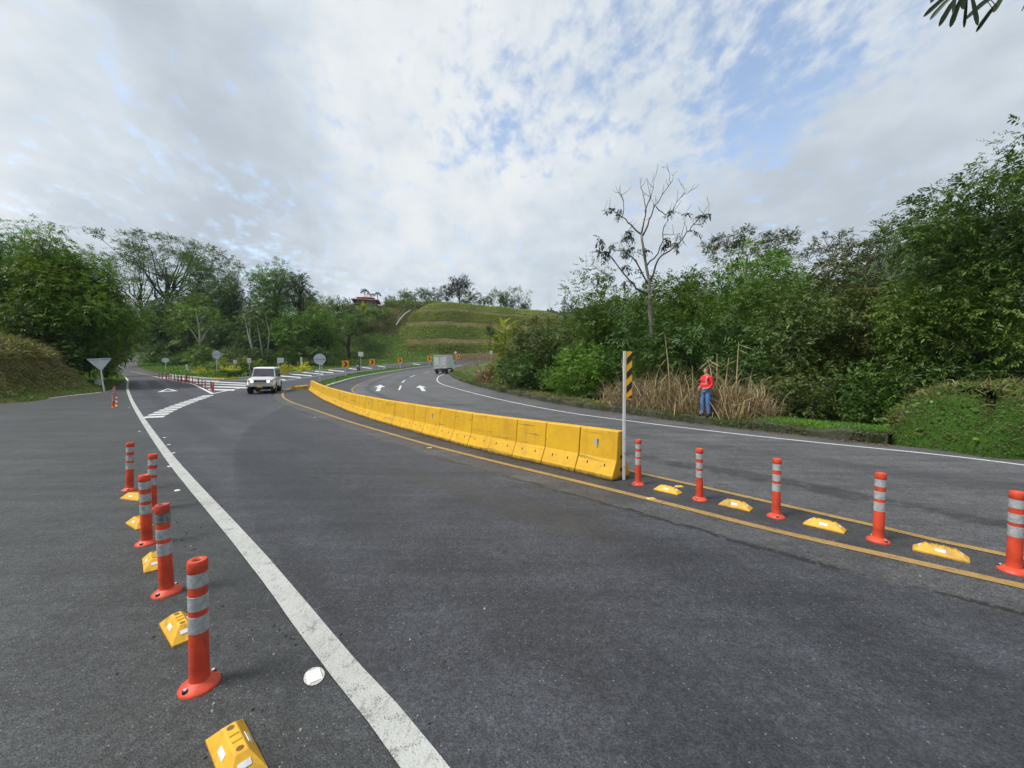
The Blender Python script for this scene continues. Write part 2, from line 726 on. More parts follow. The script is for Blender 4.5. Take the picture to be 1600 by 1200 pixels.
# ------------------------------------------------------------------ ground materials
def mat_asphalt():
    M = Mat('asphalt')
    lw = M.attr('white_dist')       # + right of the left white line (main lane), - the apron on the left
    ly = M.attr('yellow_dist')      # + beyond the outer yellow line
    li = M.attr('inner_dist')       # + beyond the inner yellow line
    arc = M.attr('arc_dist')
    kd = M.attr('edge_dist')
    midn = M.noise(1.6, 6, 0.65)
    wob = M.math('MULTIPLY', M.math('SUBTRACT', midn, 0.5), 0.5)

    def mul(*vs):
        r = vs[0]
        for v in vs[1:]:
            r = M.math('MULTIPLY', r, v)
        return r

    def scale(c, f):
        x = M.n('ShaderNodeVectorMath', operation='SCALE')
        M.l(c, x.inputs[0])
        M.l(f, x.inputs['Scale'])
        return x.outputs[0]
    # surface courses
    c = M.mix(M.rng(M.math('ADD', lw, wob), -0.25, 0.25), (0.045, 0.0485, 0.0487), (0.0460, 0.0492, 0.0585))
    c = M.mix(M.rng(M.math('ADD', ly, wob), -0.68, -0.50), c, (0.068, 0.069, 0.070))
    c = M.mix(M.rng(ly, -0.06, 0.06), c, (0.046, 0.047, 0.050))
    c = M.mix(M.rng(M.math('ADD', li, M.math('MULTIPLY', wob, 0.3)), -0.05, 0.2), c, (0.096, 0.097, 0.100))
    # large and small mottling, long streaks with the traffic
    f = mul(M.rng(M.noise(0.22, 6, 0.6, dist=0.4), 0.3, 0.7, 0.78, 1.04), M.rng(M.noise(0.7, 8, 0.7, dist=0.8), 0.36, 0.64, 0.84, 1.10), M.rng(M.noise(3.5, 8, 0.75), 0.34, 0.70, 0.88, 1.12),
            M.rng(M.noise(1.0, 6, 0.65, vec=M.mapping((0.22, 2.8, 1), (0, 0, rad(40)))), 0.36, 0.66, 1.14, 0.80))
    # wheel paths polished dark, a paler strip between them
    t1 = M.rng(M.math('ABSOLUTE', M.math('SUBTRACT', M.math('ADD', lw, M.math('MULTIPLY', wob, 0.6)), 1.15)), 0.1, 0.6, 1, 0)
    t2 = M.rng(M.math('ABSOLUTE', M.math('SUBTRACT', M.math('ADD', lw, M.math('MULTIPLY', wob, 0.6)), 2.75)), 0.1, 0.65, 1, 0)
    trk = M.math('MULTIPLY', M.math('MAXIMUM', t1, t2), M.rng(ly, -0.6, -1.0))
    f = mul(f, M.rng(trk, 0, 1, 1.06, 0.80))
    t3 = M.rng(M.math('ABSOLUTE', M.math('SUBTRACT', M.math('ADD', li, wob), 3.6)), 0.15, 0.7, 1, 0)
    f = mul(f, M.rng(t3, 0, 1, 1.0, 0.82))
    # darker wedge of newer tar with a curved edge, paler dusting outside it
    wedge = mul(M.rng(M.math('ADD', arc, M.math('MULTIPLY', wob, 0.4)), -0.08, 0.22), M.rng(arc, 0.5, 3.2, 1, 0), M.rng(ly, -0.6, -1.2))
    f = mul(f, M.rng(wedge, 0, 1, 1.0, 0.80))
    pale = mul(M.rng(arc, -1.7, -0.05), M.rng(arc, -0.03, 0.02, 1, 0), M.rng(lw, 0.1, 0.5))
    f = mul(f, M.rng(pale, 0, 1, 1.0, 1.28))
    # ragged tar seam inside the lane
    sm = M.math('ABSOLUTE', M.math('ADD', M.math('ADD', ly, 0.60), M.math('MULTIPLY', M.math('SUBTRACT', M.noise(2.0, 7, 0.72), 0.5), 0.40)))
    seam = mul(M.rng(sm, 0.015, 0.075, 1, 0), M.rng(M.noise(0.8, 3, 0.5), 0.40, 0.50), M.rng(M.noise(18.0, 4, 0.65), 0.34, 0.48))
    f = mul(f, M.rng(seam, 0, 1, 1.0, 0.24))
    # oily dark band down the far carriageway
    oil = M.math('ABSOLUTE', M.math('ADD', M.math('SUBTRACT', li, 1.25), M.math('MULTIPLY', M.math('SUBTRACT', M.noise(0.5, 6, 0.65), 0.5), 1.2)))
    oil = mul(M.rng(oil, 0.08, 0.46, 1, 0), M.rng(M.noise(2.4, 7, 0.72), 0.34, 0.56))
    f = mul(f, M.rng(oil, 0, 1, 1.0, 0.46))
    spl = mul(M.rng(M.noise(4.2, 7, 0.75), 0.60, 0.66), M.rng(M.noise(0.5, 2, 0.5), 0.45, 0.6))
    f = mul(f, M.rng(spl, 0, 1, 1.0, 0.55))
    # cracks
    wv = M.n('ShaderNodeVectorMath', operation='ADD')
    M.l(M.coord(), wv.inputs[0])
    M.l(M.noise(1.2, 5, 0.6, out=1), wv.inputs[1])
    ck = mul(M.rng(M.voronoi(0.23, 'DISTANCE_TO_EDGE', vec=wv.outputs[0]), 0.0012, 0.005, 1, 0), M.rng(M.noise(0.33, 3, 0.5), 0.5, 0.6))
    f = mul(f, M.rng(ck, 0, 1, 1.0, 0.72))
    # aggregate: stones, pits and pale chips
    ag = M.n('ShaderNodeSeparateColor')
    M.l(M.voronoi(130.0, out='Color'), ag.inputs[0])
    f = mul(f, M.rng(ag.outputs[0], 0.0, 1.0, 0.6, 1.36), M.rng(M.noise(45.0, 6, 0.8), 0.36, 0.66, 0.68, 1.28), M.rng(M.noise(14.0, 6, 0.8), 0.36, 0.66, 0.84, 1.16))
    c = scale(c, f)
    ac = M.n('ShaderNodeSeparateColor')
    M.l(M.voronoi(52.0, out='Color'), ac.inputs[0])
    vd = M.voronoi(52.0)
    chip = mul(M.rng(vd, 0.16, 0.30, 1, 0), M.rng(ac.outputs[1], 0.92, 0.95))
    c = M.mix(M.math('MULTIPLY', chip, 0.65), c, (0.25, 0.245, 0.235))
    pit = mul(M.rng(vd, 0.2, 0.42, 1, 0), M.rng(ac.outputs[2], 0.80, 0.86))
    c = M.mix(M.math('MULTIPLY', pit, 0.65), c, (0.012, 0.012, 0.013))
    # grit and earth washed against the edges of the tarmac
    gr = M.math('ADD', kd, M.math('MULTIPLY', M.math('SUBTRACT', M.noise(2.6, 7, 0.7), 0.5), 1.1))
    c = M.mix(M.rng(gr, 0.0, 0.55, 0.75, 0), c, (0.075, 0.066, 0.05))
    M.color(c)
    M.set(Roughness=M.rng(M.math('MAXIMUM', trk, seam), 0, 1, 0.68, 0.5), Specular_IOR_Level=0.5)
    h = M.math('ADD', M.math('MULTIPLY', M.voronoi(120.0), 0.7), M.math('MULTIPLY', M.noise(22.0, 4, 0.7), 0.5))
    M.bump(h, 0.6, 0.008)
    return M.m


def mat_paint(name, col, worn, amt=0.5):
    M = Mat(name)
    wear = M.noise(9.0, 8, 0.75)
    grit = M.noise(110.0, 4, 0.75)
    v = M.voronoi(60.0)
    dirt = M.noise(1.3, 5, 0.6)
    c = M.mix(M.rng(dirt, 0.3, 0.7, 0, 0.4), col, tuple(x * 0.62 for x in col))
    c = M.mix(M.rng(grit, 0.35, 0.7, 0, 0.35), c, tuple(x * 0.5 for x in col))
    hole = M.math('MULTIPLY', M.rng(wear, 0.54, 0.68), amt)
    pit = M.rng(M.math('ADD', grit, M.math('MULTIPLY', wear, 0.5)), 0.80, 0.90, 0, 0.8)
    tread = M.noise(1.0, 3, 0.6, vec=M.mapping((34.0, 11.0, 1), (0, 0, rad(-45))))
    c = M.mix(M.rng(tread, 0.52, 0.66, 0, 0.42), c, tuple(x * 0.45 for x in col))
    c = M.mix(hole, c, worn)
    c = M.mix(pit, c, worn)
    M.color(c).set(Roughness=0.75)
    M.bump(M.math('ADD', grit, v), 0.5, 0.004)
    return M.m


def mat_ground():
    M = Mat('open_ground')
    n1 = M.noise(0.12, 7, 0.6)
    n2 = M.noise(1.4, 6, 0.65)
    c = M.mix(M.rng(n1, 0.35, 0.65), (0.040, 0.082, 0.015), (0.066, 0.120, 0.026))
    c = M.mix(M.rng(n2, 0.45, 0.75, 0, 0.7), c, (0.075, 0.085, 0.025))
    M.color(c).set(Roughness=0.95, Specular_IOR_Level=0.1)
    M.bump(n2, 0.7, 0.15)
    return M.m


def mat_soil(name, a, b, g=None, gamt=0.6):
    M = Mat(name)
    n1 = M.noise(0.5, 7, 0.65)
    n2 = M.noise(5.0, 6, 0.7)
    c = M.mix(M.rng(n1, 0.3, 0.7), a, b)
    c = M.mix(M.rng(n2, 0.4, 0.8, 0, 0.5), c, tuple(x * 0.45 for x in a))
    if g:
        c = M.mix(M.rng(M.noise(1.1, 6, 0.7), 0.42, 0.62, 0, gamt), c, g)
    M.color(c).set(Roughness=0.97, Specular_IOR_Level=0.1)
    M.bump(M.math('ADD', n2, n1), 0.8, 0.08)
    return M.m


def mat_kerb(name, a, b, moss=0.0):
    M = Mat(name)
    n1 = M.noise(1.5, 7, 0.7)
    n2 = M.noise(14.0, 5, 0.7)
    c = M.mix(M.rng(n1, 0.3, 0.7), a, b)
    c = M.mix(M.rng(n2, 0.45, 0.75, 0, 0.6), c, tuple(x * 0.4 for x in a))
    if moss:
        c = M.mix(M.rng(M.noise(3.0, 7, 0.75), 0.42, 0.6, 0, moss), c, (0.035, 0.05, 0.015))
        c = M.mix(M.rng(M.noise(7.0, 6, 0.75), 0.60, 0.68, 0, moss), c, (0.20, 0.20, 0.165))
    M.color(c).set(Roughness=0.95, Specular_IOR_Level=0.15)
    M.bump(M.math('ADD', n2, n1), 0.7, 0.02)
    return M.m


ASPHALT = mat_asphalt()
WHITE_PAINT = mat_paint('white_road_paint', (0.46, 0.47, 0.44), (0.085, 0.085, 0.085), 0.45)
WHITE_PAINT_FAR = mat_paint('bright_white_road_paint', (0.66, 0.67, 0.66), (0.12, 0.12, 0.12), 0.3)
YELLOW_PAINT = mat_paint('yellow_road_paint', (0.38, 0.235, 0.07), (0.075, 0.07, 0.06), 0.75)
GROUND = mat_ground()
KERB_OLD = mat_kerb('mossy_concrete', (0.05, 0.046, 0.038), (0.105, 0.098, 0.08), 0.85)
KERB_NEW = mat_kerb('pale_concrete', (0.36, 0.36, 0.34), (0.50, 0.50, 0.47))
KERB_YELLOW = simple('yellow_kerb_paint', (0.62, 0.36, 0.03), 0.7, 0.2, 3.0, dirt=(0.12, 0.1, 0.06), dirt_amt=0.5)
SOIL = mat_soil('cut_earth', (0.165, 0.115, 0.062), (0.115, 0.082, 0.045), (0.05, 0.055, 0.02), 0.45)
BANK_SOIL = mat_soil('bank_earth', (0.085, 0.072, 0.036), (0.125, 0.11, 0.05), (0.055, 0.075, 0.022), 0.8)
MEADOW = mat_soil('short_grass_ground', (0.035, 0.085, 0.012), (0.055, 0.11, 0.018), (0.03, 0.065, 0.01), 0.5)


# ------------------------------------------------------------------ terrain, road, paint
def build_terrain():
    def axis(lo, hi, n_in, inner, far):
        a = np.linspace(-inner, inner, n_in)
        k = 26
        q = inner + (far - inner) * (np.linspace(0, 1, k)[1:] ** 2.2)
        return np.concatenate([-q[::-1], a, q])
    xs = axis(0, 0, 190, 150, 2600)
    ys = axis(0, 0, 190, 130, 2600) + 90
    X, Y = np.meshgrid(xs, ys)
    x, y = X.ravel(), Y.ravel()
    z = H(x, y)
    sd = seg_dist(x, y, PAVED_T, closed=True)
    ins = inside(x, y, PAVED_T)
    sd = np.where(ins, -sd, sd)
    near = sd < 4
    z = np.where(near, np.minimum(z, G(x, y) + np.clip(sd * 0.3 - 0.32, -1.3, 9)), z)
    V = np.stack([x, y, z], 1)
    nx, ny = len(xs), len(ys)
    i, j = np.meshgrid(np.arange(nx - 1), np.arange(ny - 1))
    a = (j * nx + i).ravel()
    F = np.stack([a, a + 1, a + 1 + nx, a + nx], 1)
    me = np_mesh('ground', V, F)
    o = link_mesh('ground', me, GROUND, smooth=True)
    tag(o, 'green open ground rising beyond the paved junction', 'ground', kind='structure')


def cdt(boundary, interior):
    n = len(boundary)
    pts = [Vector((p[0], p[1])) for p in boundary] + [Vector((p[0], p[1])) for p in interior]
    edges = [(i, (i + 1) % n) for i in range(n)]
    r = geometry.delaunay_2d_cdt(pts, edges, [list(range(n))], 1, 1e-4)
    return np.array([(v.x, v.y) for v in r[0]]), [f for f in r[2]]


def build_road():
    pts = []
    rg = np.random.default_rng(3)

    def grid(x0, x1, y0, y1, s):
        gx, gy = np.meshgrid(np.arange(x0, x1, s), np.arange(y0, y1, s))
        gx, gy = gx.ravel(), gy.ravel()
        return gx, gy
    levels = [(-40, 30, -7, 26, 0.8), (-75, 25, 26, 66, 1.6), (-125, 30, 66, 190, 3.0)]
    allx, ally = [], []
    for l in levels:
        gx, gy = grid(*l)
        allx.append(gx)
        ally.append(gy)
    gx, gy = np.concatenate(allx), np.concatenate(ally)
    sd = seg_dist(gx, gy, PAVED_T, closed=True)
    m = inside(gx, gy, PAVED_T) & (sd > 0.35)
    V, F = cdt(PAVED_T, list(zip(gx[m], gy[m])))
    me = bpy.data.meshes.new('road')
    z = G(V[:, 0], V[:, 1])
    me.from_pydata([(a, b, c) for (a, b), c in zip(V, z)], [], F)
    for nm, line in (('white_dist', WHITE_LEFT), ('yellow_dist', YEL_OUT), ('inner_dist', YEL_IN), ('arc_dist', ARC)):
        T = [(p.x, p.y) for p in line]
        d = seg_dist(V[:, 0], V[:, 1], T, signed=True)
        at_ = me.attributes.new(nm, 'FLOAT', 'POINT')
        at_.data.foreach_set('value', d.astype(np.float32))
    e = np.minimum(seg_dist(V[:, 0], V[:, 1], [(p.x, p.y) for p in RIGHT_KERB]), np.minimum(seg_dist(V[:, 0], V[:, 1], [(p.x, p.y) for p in LEFT_KERB + LEFT_ROAD_EDGE]), seg_dist(V[:, 0], V[:, 1], [(p.x, p.y) for p in ISLAND_EDGE])))
    at_ = me.attributes.new('edge_dist', 'FLOAT', 'POINT')
    at_.data.foreach_set('value', e.astype(np.float32))
    me.update()
    o = link_mesh('road', me, ASPHALT, smooth=True)
    tag(o, 'dark worn asphalt of the forking highway and apron', 'road', kind='structure')


def strip_mesh(mb, path, width, lift, w2=None, seed=0):
    nn = normals2(path)
    vs, fs = [], []
    for i, (p, n) in enumerate(zip(path, nn)):
        w = width / 2 if w2 is None else (width + (w2 - width) * i / max(1, len(path) - 1)) / 2
        j = 1 + 0.012 * math.sin(i * 1.7 + seed) + 0.01 * math.sin(i * 4.1)
        for s in (-1, 1):
            q = p + n * (s * w * j)
            vs.append(g3(q, lift))
        if i:
            b = 2 * i
            fs.append((b - 2, b - 1, b + 1, b))
    mb.add(vs, fs)


def poly_paint(mb, pts, lift):
    vs = [g3(p, lift) for p in pts]
    mb.add(vs, [tuple(range(len(vs)))])


def dash_paint(mb, quad, lift, n=6):
    """quad of four 2D corners a,b,c,d (a-b and d-c long sides), cut into n lengths so it lies on the slope"""
    a, b, c, d = [Vector(p) for p in quad]
    vs, fs = [], []
    for i in range(n + 1):
        t = i / n
        vs += [g3(a.lerp(b, t), lift), g3(d.lerp(c, t), lift)]
        if i:
            k = 2 * i
            fs.append((k - 2, k, k + 1, k - 1))
    mb.add(vs, fs)


def marking(name, mb, mat, label):
    o = mb.build(name, mat)
    tag(o, label, 'road marking', kind='structure')
    return o


def build_markings():
    m = MB()
    strip_mesh(m, WHITE_LEFT, 0.155, 0.006)
    marking('white_edge_line', m, WHITE_PAINT, 'wide worn white line curving from the foreground to the left road')
    m = MB()
    strip_mesh(m, YEL_OUT, 0.125, 0.006)
    marking('yellow_line', m, YELLOW_PAINT, 'yellow line along the lane side of the barrier curling round its far end')
    m = MB()
    strip_mesh(m, YEL_IN, 0.115, 0.006)
    marking('yellow_line', m, YELLOW_PAINT, 'yellow line behind the barrier along the far carriageway')
    m = MB()
    strip_mesh(m, WHITE_RIGHT, 0.12, 0.006)
    marking('white_edge_line', m, WHITE_PAINT_FAR, 'thin white line along the mossy kerb of the far carriageway')
    # thin lines of the side road on the left
    m = MB()
    strip_mesh(m, spline([gp(200, 595), gp(196, 590), gp(188, 584), gp(180, 578)], 1.0), 0.16, 0.008)
    strip_mesh(m, spline([gp(-60, 640), gp(0, 630.5), gp(90, 620.5), gp(158, 613)], 1.0), 0.14, 0.006)
    marking('white_edge_line', m, WHITE_PAINT_FAR, 'white edge line at the foot of the brown left bank')
    m = MB()
    strip_mesh(m, spline([gp(204, 580), gp(222, 584), gp(240, 588), gp(250, 590.5)], 1.0), 0.2, 0.006)
    marking('yellow_line', m, YELLOW_PAINT, 'short yellow centre line on the narrow left road')
    # outlines of the hatched area
    m = MB()
    strip_mesh(m, spline([gp(240, 588), gp(262, 592.5), gp(285, 597), gp(300, 599.5), gp(316, 607), gp(331, 614.5)], 1.0), 0.22, 0.006)
    strip_mesh(m, spline([gp(328, 616), gp(378, 606), gp(440, 595.5), gp(500, 587), gp(560, 580.5), gp(640, 572.5), gp(700, 567.5)], 1.0), 0.2, 0.007)
    strip_mesh(m, spline([gp(258, 586.8), gp(300, 592), gp(335, 595), gp(372, 594), gp(430, 587)], 1.0), 0.14, 0.006)
    marking('white_edge_line', m, WHITE_PAINT_FAR, 'white outline of the striped no-drive area by the red posts')
    # hatch stripes
    H_ = [((255, 589.6), (304, 592.8), 1.0), ((276, 592.2), (342, 595.8), 1.1), ((296, 595.0), (384, 599.0), 1.5), ((306, 599.2), (398, 602.6), 1.8), ((317, 603.6), (386, 606.0), 2.0), ((326, 608.6), (366, 609.6), 2.2),
          ((386, 594.0), (428, 597.6), 1.5), ((406, 590.6), (446, 593.6), 1.4), ((430, 586.8), (470, 589.9), 1.4), ((452, 584.2), (487, 587.2), 1.3), ((472, 581.9), (505, 584.8), 1.3), ((492, 580.0), (521, 582.6), 1.2),
          ((513, 578.2), (538, 580.6), 1.1), ((545, 575.6), (560, 577.6), 1.0), ((566, 573.9), (580, 575.7), 1.0), ((590, 571.8), (602, 573.4), 0.9), ((645, 568.4), (656, 569.6), 0.8)]
    m = MB()
    for (a, b, t) in H_:
        dash_paint(m, (gp(a[0], a[1] - t / 2), gp(b[0], b[1] - t / 2), gp(b[0], b[1] + t / 2), gp(a[0], a[1] + t / 2)), 0.008, 8)
    marking('hatch_stripes', m, WHITE_PAINT_FAR, 'broad white diagonal stripes filling the no-drive area')
    # broken give-way line
    m = MB()
    B = spline([gp(238, 653), gp(262, 641), gp(290, 630), gp(318, 620.5), gp(330, 616.5)], 0.1)
    L = len(B)
    k = 0
    while k < L - 6:
        a, b = B[k], B[min(L - 1, k + 7)]
        n = Vector(((b - a).y, -(b - a).x)).normalized()
        sh = Vector((1, 0)) * 0.0
        dash_paint(m, (a - n * 0.32, b - n * 0.32, b + n * 0.32, a + n * 0.32), 0.007, 2)
        k += 11
    marking('give_way_line', m, WHITE_PAINT_FAR, 'broken band of white blocks across the mouth of the left road')
    # give-way triangle
    m = MB()
    tri = [gp(262, 606.9), gp(278.5, 611.0), gp(246, 612.8)]
    cen = (tri[0] + tri[1] + tri[2]) / 3
    inn = [cen + (p - cen) * 0.55 for p in tri]
    for i in range(3):
        j = (i + 1) % 3
        dash_paint(m, (tri[i], tri[j], inn[j], inn[i]), 0.007, 5)
    marking('give_way_triangle', m, WHITE_PAINT_FAR, 'white give-way triangle painted on the left road')
    # lane dashes on the far carriageway
    m = MB()
    D = [((623.5, 609.5), (626.5, 602.5)), ((628, 598), (633, 593.8)), ((641, 589.3), (648, 586.3)), ((661, 582.6), (672, 580.6)), ((714, 572.8), (724, 571.2))]
    for a, b in D:
        strip_mesh(m, [gp(*a), (gp(*a) + gp(*b)) / 2, gp(*b)], 0.16, 0.006)
    marking('lane_dashes', m, WHITE_PAINT_FAR, 'white broken lane line on the far carriageway')
    # straight-ahead arrows
    for (u0, v0), (u1, v1), lab in (((590.5, 611.2), (594.5, 601.2), 'white arrow painted left of the broken lane line'), ((662.5, 611.2), (655.5, 602.2), 'white arrow painted right of the broken lane line')):
        m = MB()
        a, b = gp(u0, v0), gp(u1, v1)
        d = (b - a)
        Lh = d.length
        d.normalize()
        n = Vector((d.y, -d.x))
        hs = 0.42 * Lh
        dash_paint(m, (a - n * 0.16, a + d * (Lh - hs) - n * 0.16, a + d * (Lh - hs) + n * 0.16, a + n * 0.16), 0.007, 4)
        t = a + d * (Lh - hs)
        poly_paint(m, [t - n * 0.48, b, t - n * 0.16], 0.007)
        poly_paint(m, [t - n * 0.16, b, t + n * 0.16], 0.007)
        poly_paint(m, [t + n * 0.16, b, t + n * 0.48], 0.007)
        marking('lane_arrow', m, WHITE_PAINT_FAR, lab)


def kerb_loft(name, path, w, h, mat, label, side=1, chamfer=0.03, wob=0.0, parent=None):
    """kerb with its road face along path, its body on the `side` (+ right of travel)"""
    nn = normals2(path)
    rings = []
    for i, (p, n) in enumerate(zip(path, nn)):
        n = n * side
        hh = h * (1 + wob * math.sin(i * 1.3) + wob * 0.7 * math.sin(i * 3.7 + 1))
        o = wob * 0.12 * math.sin(i * 2.1)
        prof = [(0.0 + o, -0.25), (0.02 + o, hh - chamfer), (chamfer + 0.02 + o, hh), (w - chamfer, hh + wob * 0.04 * math.sin(i)), (w, hh - chamfer), (w, -0.25)]
        rings.append([Vector((p.x + n.x * a, p.y + n.y * a, float(G(p.x, p.y)) + b)) for a, b in prof])
    m = MB()
    m.loop(rings)
    o = m.build(name, mat, parent, smooth='auto')
    if parent is None:
        tag(o, label, 'kerb', kind='structure')
    return o


def build_kerbs():
    i0 = min(range(len(RIGHT_KERB)), key=lambda i: (RIGHT_KERB[i] - gp(1388, 693)).length)
    fine = resample(RIGHT_KERB[i0:], 0.45)
    kerb_loft('kerb', fine, 0.34, 0.25, KERB_OLD, 'low mossy crumbling concrete kerb along the right of the far carriageway', side=1, chamfer=0.06, wob=0.2)
    # shallow gutter apron before the bend
    kerb_loft('kerb', MED_S, 0.3, 0.16, KERB_NEW, 'pale concrete kerb on the right side of the grass median', side=-1)
    j0 = min(range(len(ISLAND_EDGE)), key=lambda i: (ISLAND_EDGE[i] - gp(262, 586)).length)
    isl = ISLAND_EDGE[j0:]
    kerb_loft('kerb', isl, 0.25, 0.15, KERB_NEW, 'pale concrete kerb round the planted island behind the striped area', side=-1)
    kerb_loft('kerb', resample(ISLAND_EDGE[8:j0 + 1], 2.0), 0.2, 0.1, KERB_OLD, 'low dark kerb along the grass verge of the narrow left road', side=-1)
    kerb_loft('kerb', resample(LEFT_ROAD_EDGE, 2.0), 0.2, 0.1, KERB_OLD, 'low dark kerb under the hedge of the narrow left road', side=-1)
    # yellow painted lengths on the island kerb
    for u, v, u2, v2, lab in ((334, 592.4, 348, 592.3, 'yellow painted length of kerb beside the tall round sign'), (503, 578.6, 510, 578, 'yellow painted length of kerb behind the large round sign')):
        a, b = gp(u, v), gp(u2, v2)
        ia = min(range(len(ISLAND_EDGE)), key=lambda i: (ISLAND_EDGE[i] - a).length)
        ib = min(range(len(ISLAND_EDGE)), key=lambda i: (ISLAND_EDGE[i] - b).length)
        if ib <= ia + 1:
            ib = ia + 2
        seg = resample(ISLAND_EDGE[ia:ib + 1], 0.7)
        nn = normals2(seg)
        seg = [p + n * 0.012 for p, n in zip(seg, nn)]
        kerb_loft('painted_kerb', seg, 0.275, 0.165, KERB_YELLOW, lab, side=-1)
    # yellow nose between barrier and median
    nose = [gp(462, 609.5), gp(472, 608.5), gp(484, 607)]
    kerb_loft('painted_kerb', resample(nose, 0.3), 0.4, 0.3, KERB_YELLOW, 'low yellow concrete nose at the far end of the barrier', side=-1)
    # toothed stones of the median: each a block
    t = empty('stone_edging', g3(MED_N[0]), 0, 'row of small dark kerb stones along the left side of the median', 'stone edging')
    me = None
    pts = resample(MED_N, 0.78)
    nn = normals2(pts)
    base = Vector(t.location)
    for i, (p, n) in enumerate(zip(pts, nn)):
        if me is None:
            m = MB()
            m.box((0, 0, 0.06), (0.42, 0.26, 0.34))
            me = m.mesh('stone')
            me.materials.append(KERB_OLD)
        o = bpy.data.objects.new('stone', me)
        C.objects.link(o)
        o.parent = t
        o.location = g3(p + n * 0.05) - base
        o.rotation_euler = (random.uniform(-.08, .08), random.uniform(-.08, .08), math.atan2(n.y, n.x) + math.pi / 2 + random.uniform(-.1, .1))
        s = random.uniform(0.85, 1.2)
        o.scale = (s, 1, random.uniform(0.8, 1.2))
    # grass fill of the median
    n = min(len(MED_N), len(MED_S))
    A, B = MED_N, MED_S
    rows = []
    for i in range(40):
        ta = A[min(len(A) - 1, int(i / 39 * (len(A) - 1)))]
        tb = B[min(len(B) - 1, int(i / 39 * (len(B) - 1)))]
        rows.append((ta, tb))
    vs, fs = [], []
    for i, (a, b) in enumerate(rows):
        for k in range(4):
            q = a.lerp(b, k / 3)
            vs.append(g3(q, 0.12 + (0.04 if k in (1, 2) else 0)))
        if i:
            for k in range(3):
                c = (i - 1) * 4 + k
                fs.append((c, c + 1, c + 5, c + 4))
    m = MB()
    m.add(vs, fs)
    o = m.build('median', MEADOW, smooth=True)
    tag(o, 'narrow raised grass median between the two carriageways', 'median', kind='structure')


build_terrain()
build_road()
build_markings()
build_kerbs()
# ------------------------------------------------------------------ materials of the made things
ORANGE = simple('orange_plastic', (0.60, 0.060, 0.022), 0.55, 0.18, 9, dirt=(0.11, 0.045, 0.035), dirt_amt=0.7)
RED_POST = simple('red_plastic', (0.42, 0.03, 0.022), 0.55, 0.12, 14)
BAND = simple('grey_reflective_band', (0.36, 0.38, 0.39), 0.45, 0.2, 30, dirt=(0.14, 0.14, 0.14), dirt_amt=0.7)
BAND_WORN = simple('worn_dark_band', (0.13, 0.15, 0.14), 0.5, 0.5, 26)
SEP_YELLOW = simple('yellow_rubber', (0.66, 0.36, 0.022), 0.6, 0.12, 9, dirt=(0.10, 0.07, 0.03), dirt_amt=0.75)
SEP_RECESS_SHADE = simple('shaded_yellow_recess', (0.16, 0.09, 0.012), 0.8, 0.3, 12)  # darkened yellow, paints the shade inside the bolt notches
REFL_WHITE = simple('white_reflector', (0.66, 0.67, 0.66), 0.35, 0.1, 40)
PAD = simple('dirty_white_pad', (0.42, 0.42, 0.38), 0.8, 0.3, 50)
STUD_WHITE = simple('white_stud', (0.72, 0.72, 0.68), 0.4, 0.1, 40)
STEEL = simple('galvanised_steel', (0.50, 0.53, 0.55), 0.45, 0.1, 12, metal=0.35)
SIGN_BACK = simple('pale_painted_sign_back', (0.52, 0.56, 0.59), 0.55, 0.06, 3)
POLE_WHITE = simple('white_painted_pole', (0.62, 0.64, 0.65), 0.5, 0.06, 6)
SIGN_DARK = simple('dark_brace', (0.13, 0.15, 0.17), 0.6, 0.1, 6)
CHEV_ORANGE = simple('orange_sign_face', (0.85, 0.34, 0.012), 0.45, 0.05, 3)
BLACK_PRINT = simple('black_print', (0.012, 0.012, 0.013), 0.5, 0.1, 8)
HAZ_YELLOW = simple('hazard_yellow', (0.82, 0.40, 0.015), 0.42, 0.05, 4)
DARK_HOLE = simple('dark_recess', (0.02, 0.016, 0.008), 0.9, 0.2, 10)
RUBBER = simple('black_tyre', (0.022, 0.022, 0.023), 0.85, 0.2, 12)
CAR_WHITE = simple('white_car_paint', (0.70, 0.71, 0.72), 0.22, 0.03, 2)
GLASS = simple('dark_car_glass', (0.06, 0.065, 0.075), 0.12, 0.1, 2, spec=0.6)
CHROME = simple('dull_chrome', (0.55, 0.55, 0.56), 0.25, 0.1, 5, metal=0.9)
BLACK_TRIM = simple('black_trim', (0.018, 0.018, 0.019), 0.55, 0.2, 7)
PLATE = simple('yellow_plate', (0.78, 0.42, 0.02), 0.5, 0.08, 20)
AMBER = simple('amber_lens', (0.75, 0.25, 0.02), 0.3, 0.05, 9)
TAIL_RED = simple('red_lens', (0.35, 0.012, 0.012), 0.3, 0.05, 9)
BOX_WHITE = simple('dull_white_panel', (0.52, 0.53, 0.51), 0.5, 0.08, 1.4, dirt=(0.30, 0.27, 0.22), dirt_amt=0.4)
BOX_SIDE = simple('clean_white_panel', (0.60, 0.63, 0.65), 0.45, 0.05, 1.4)


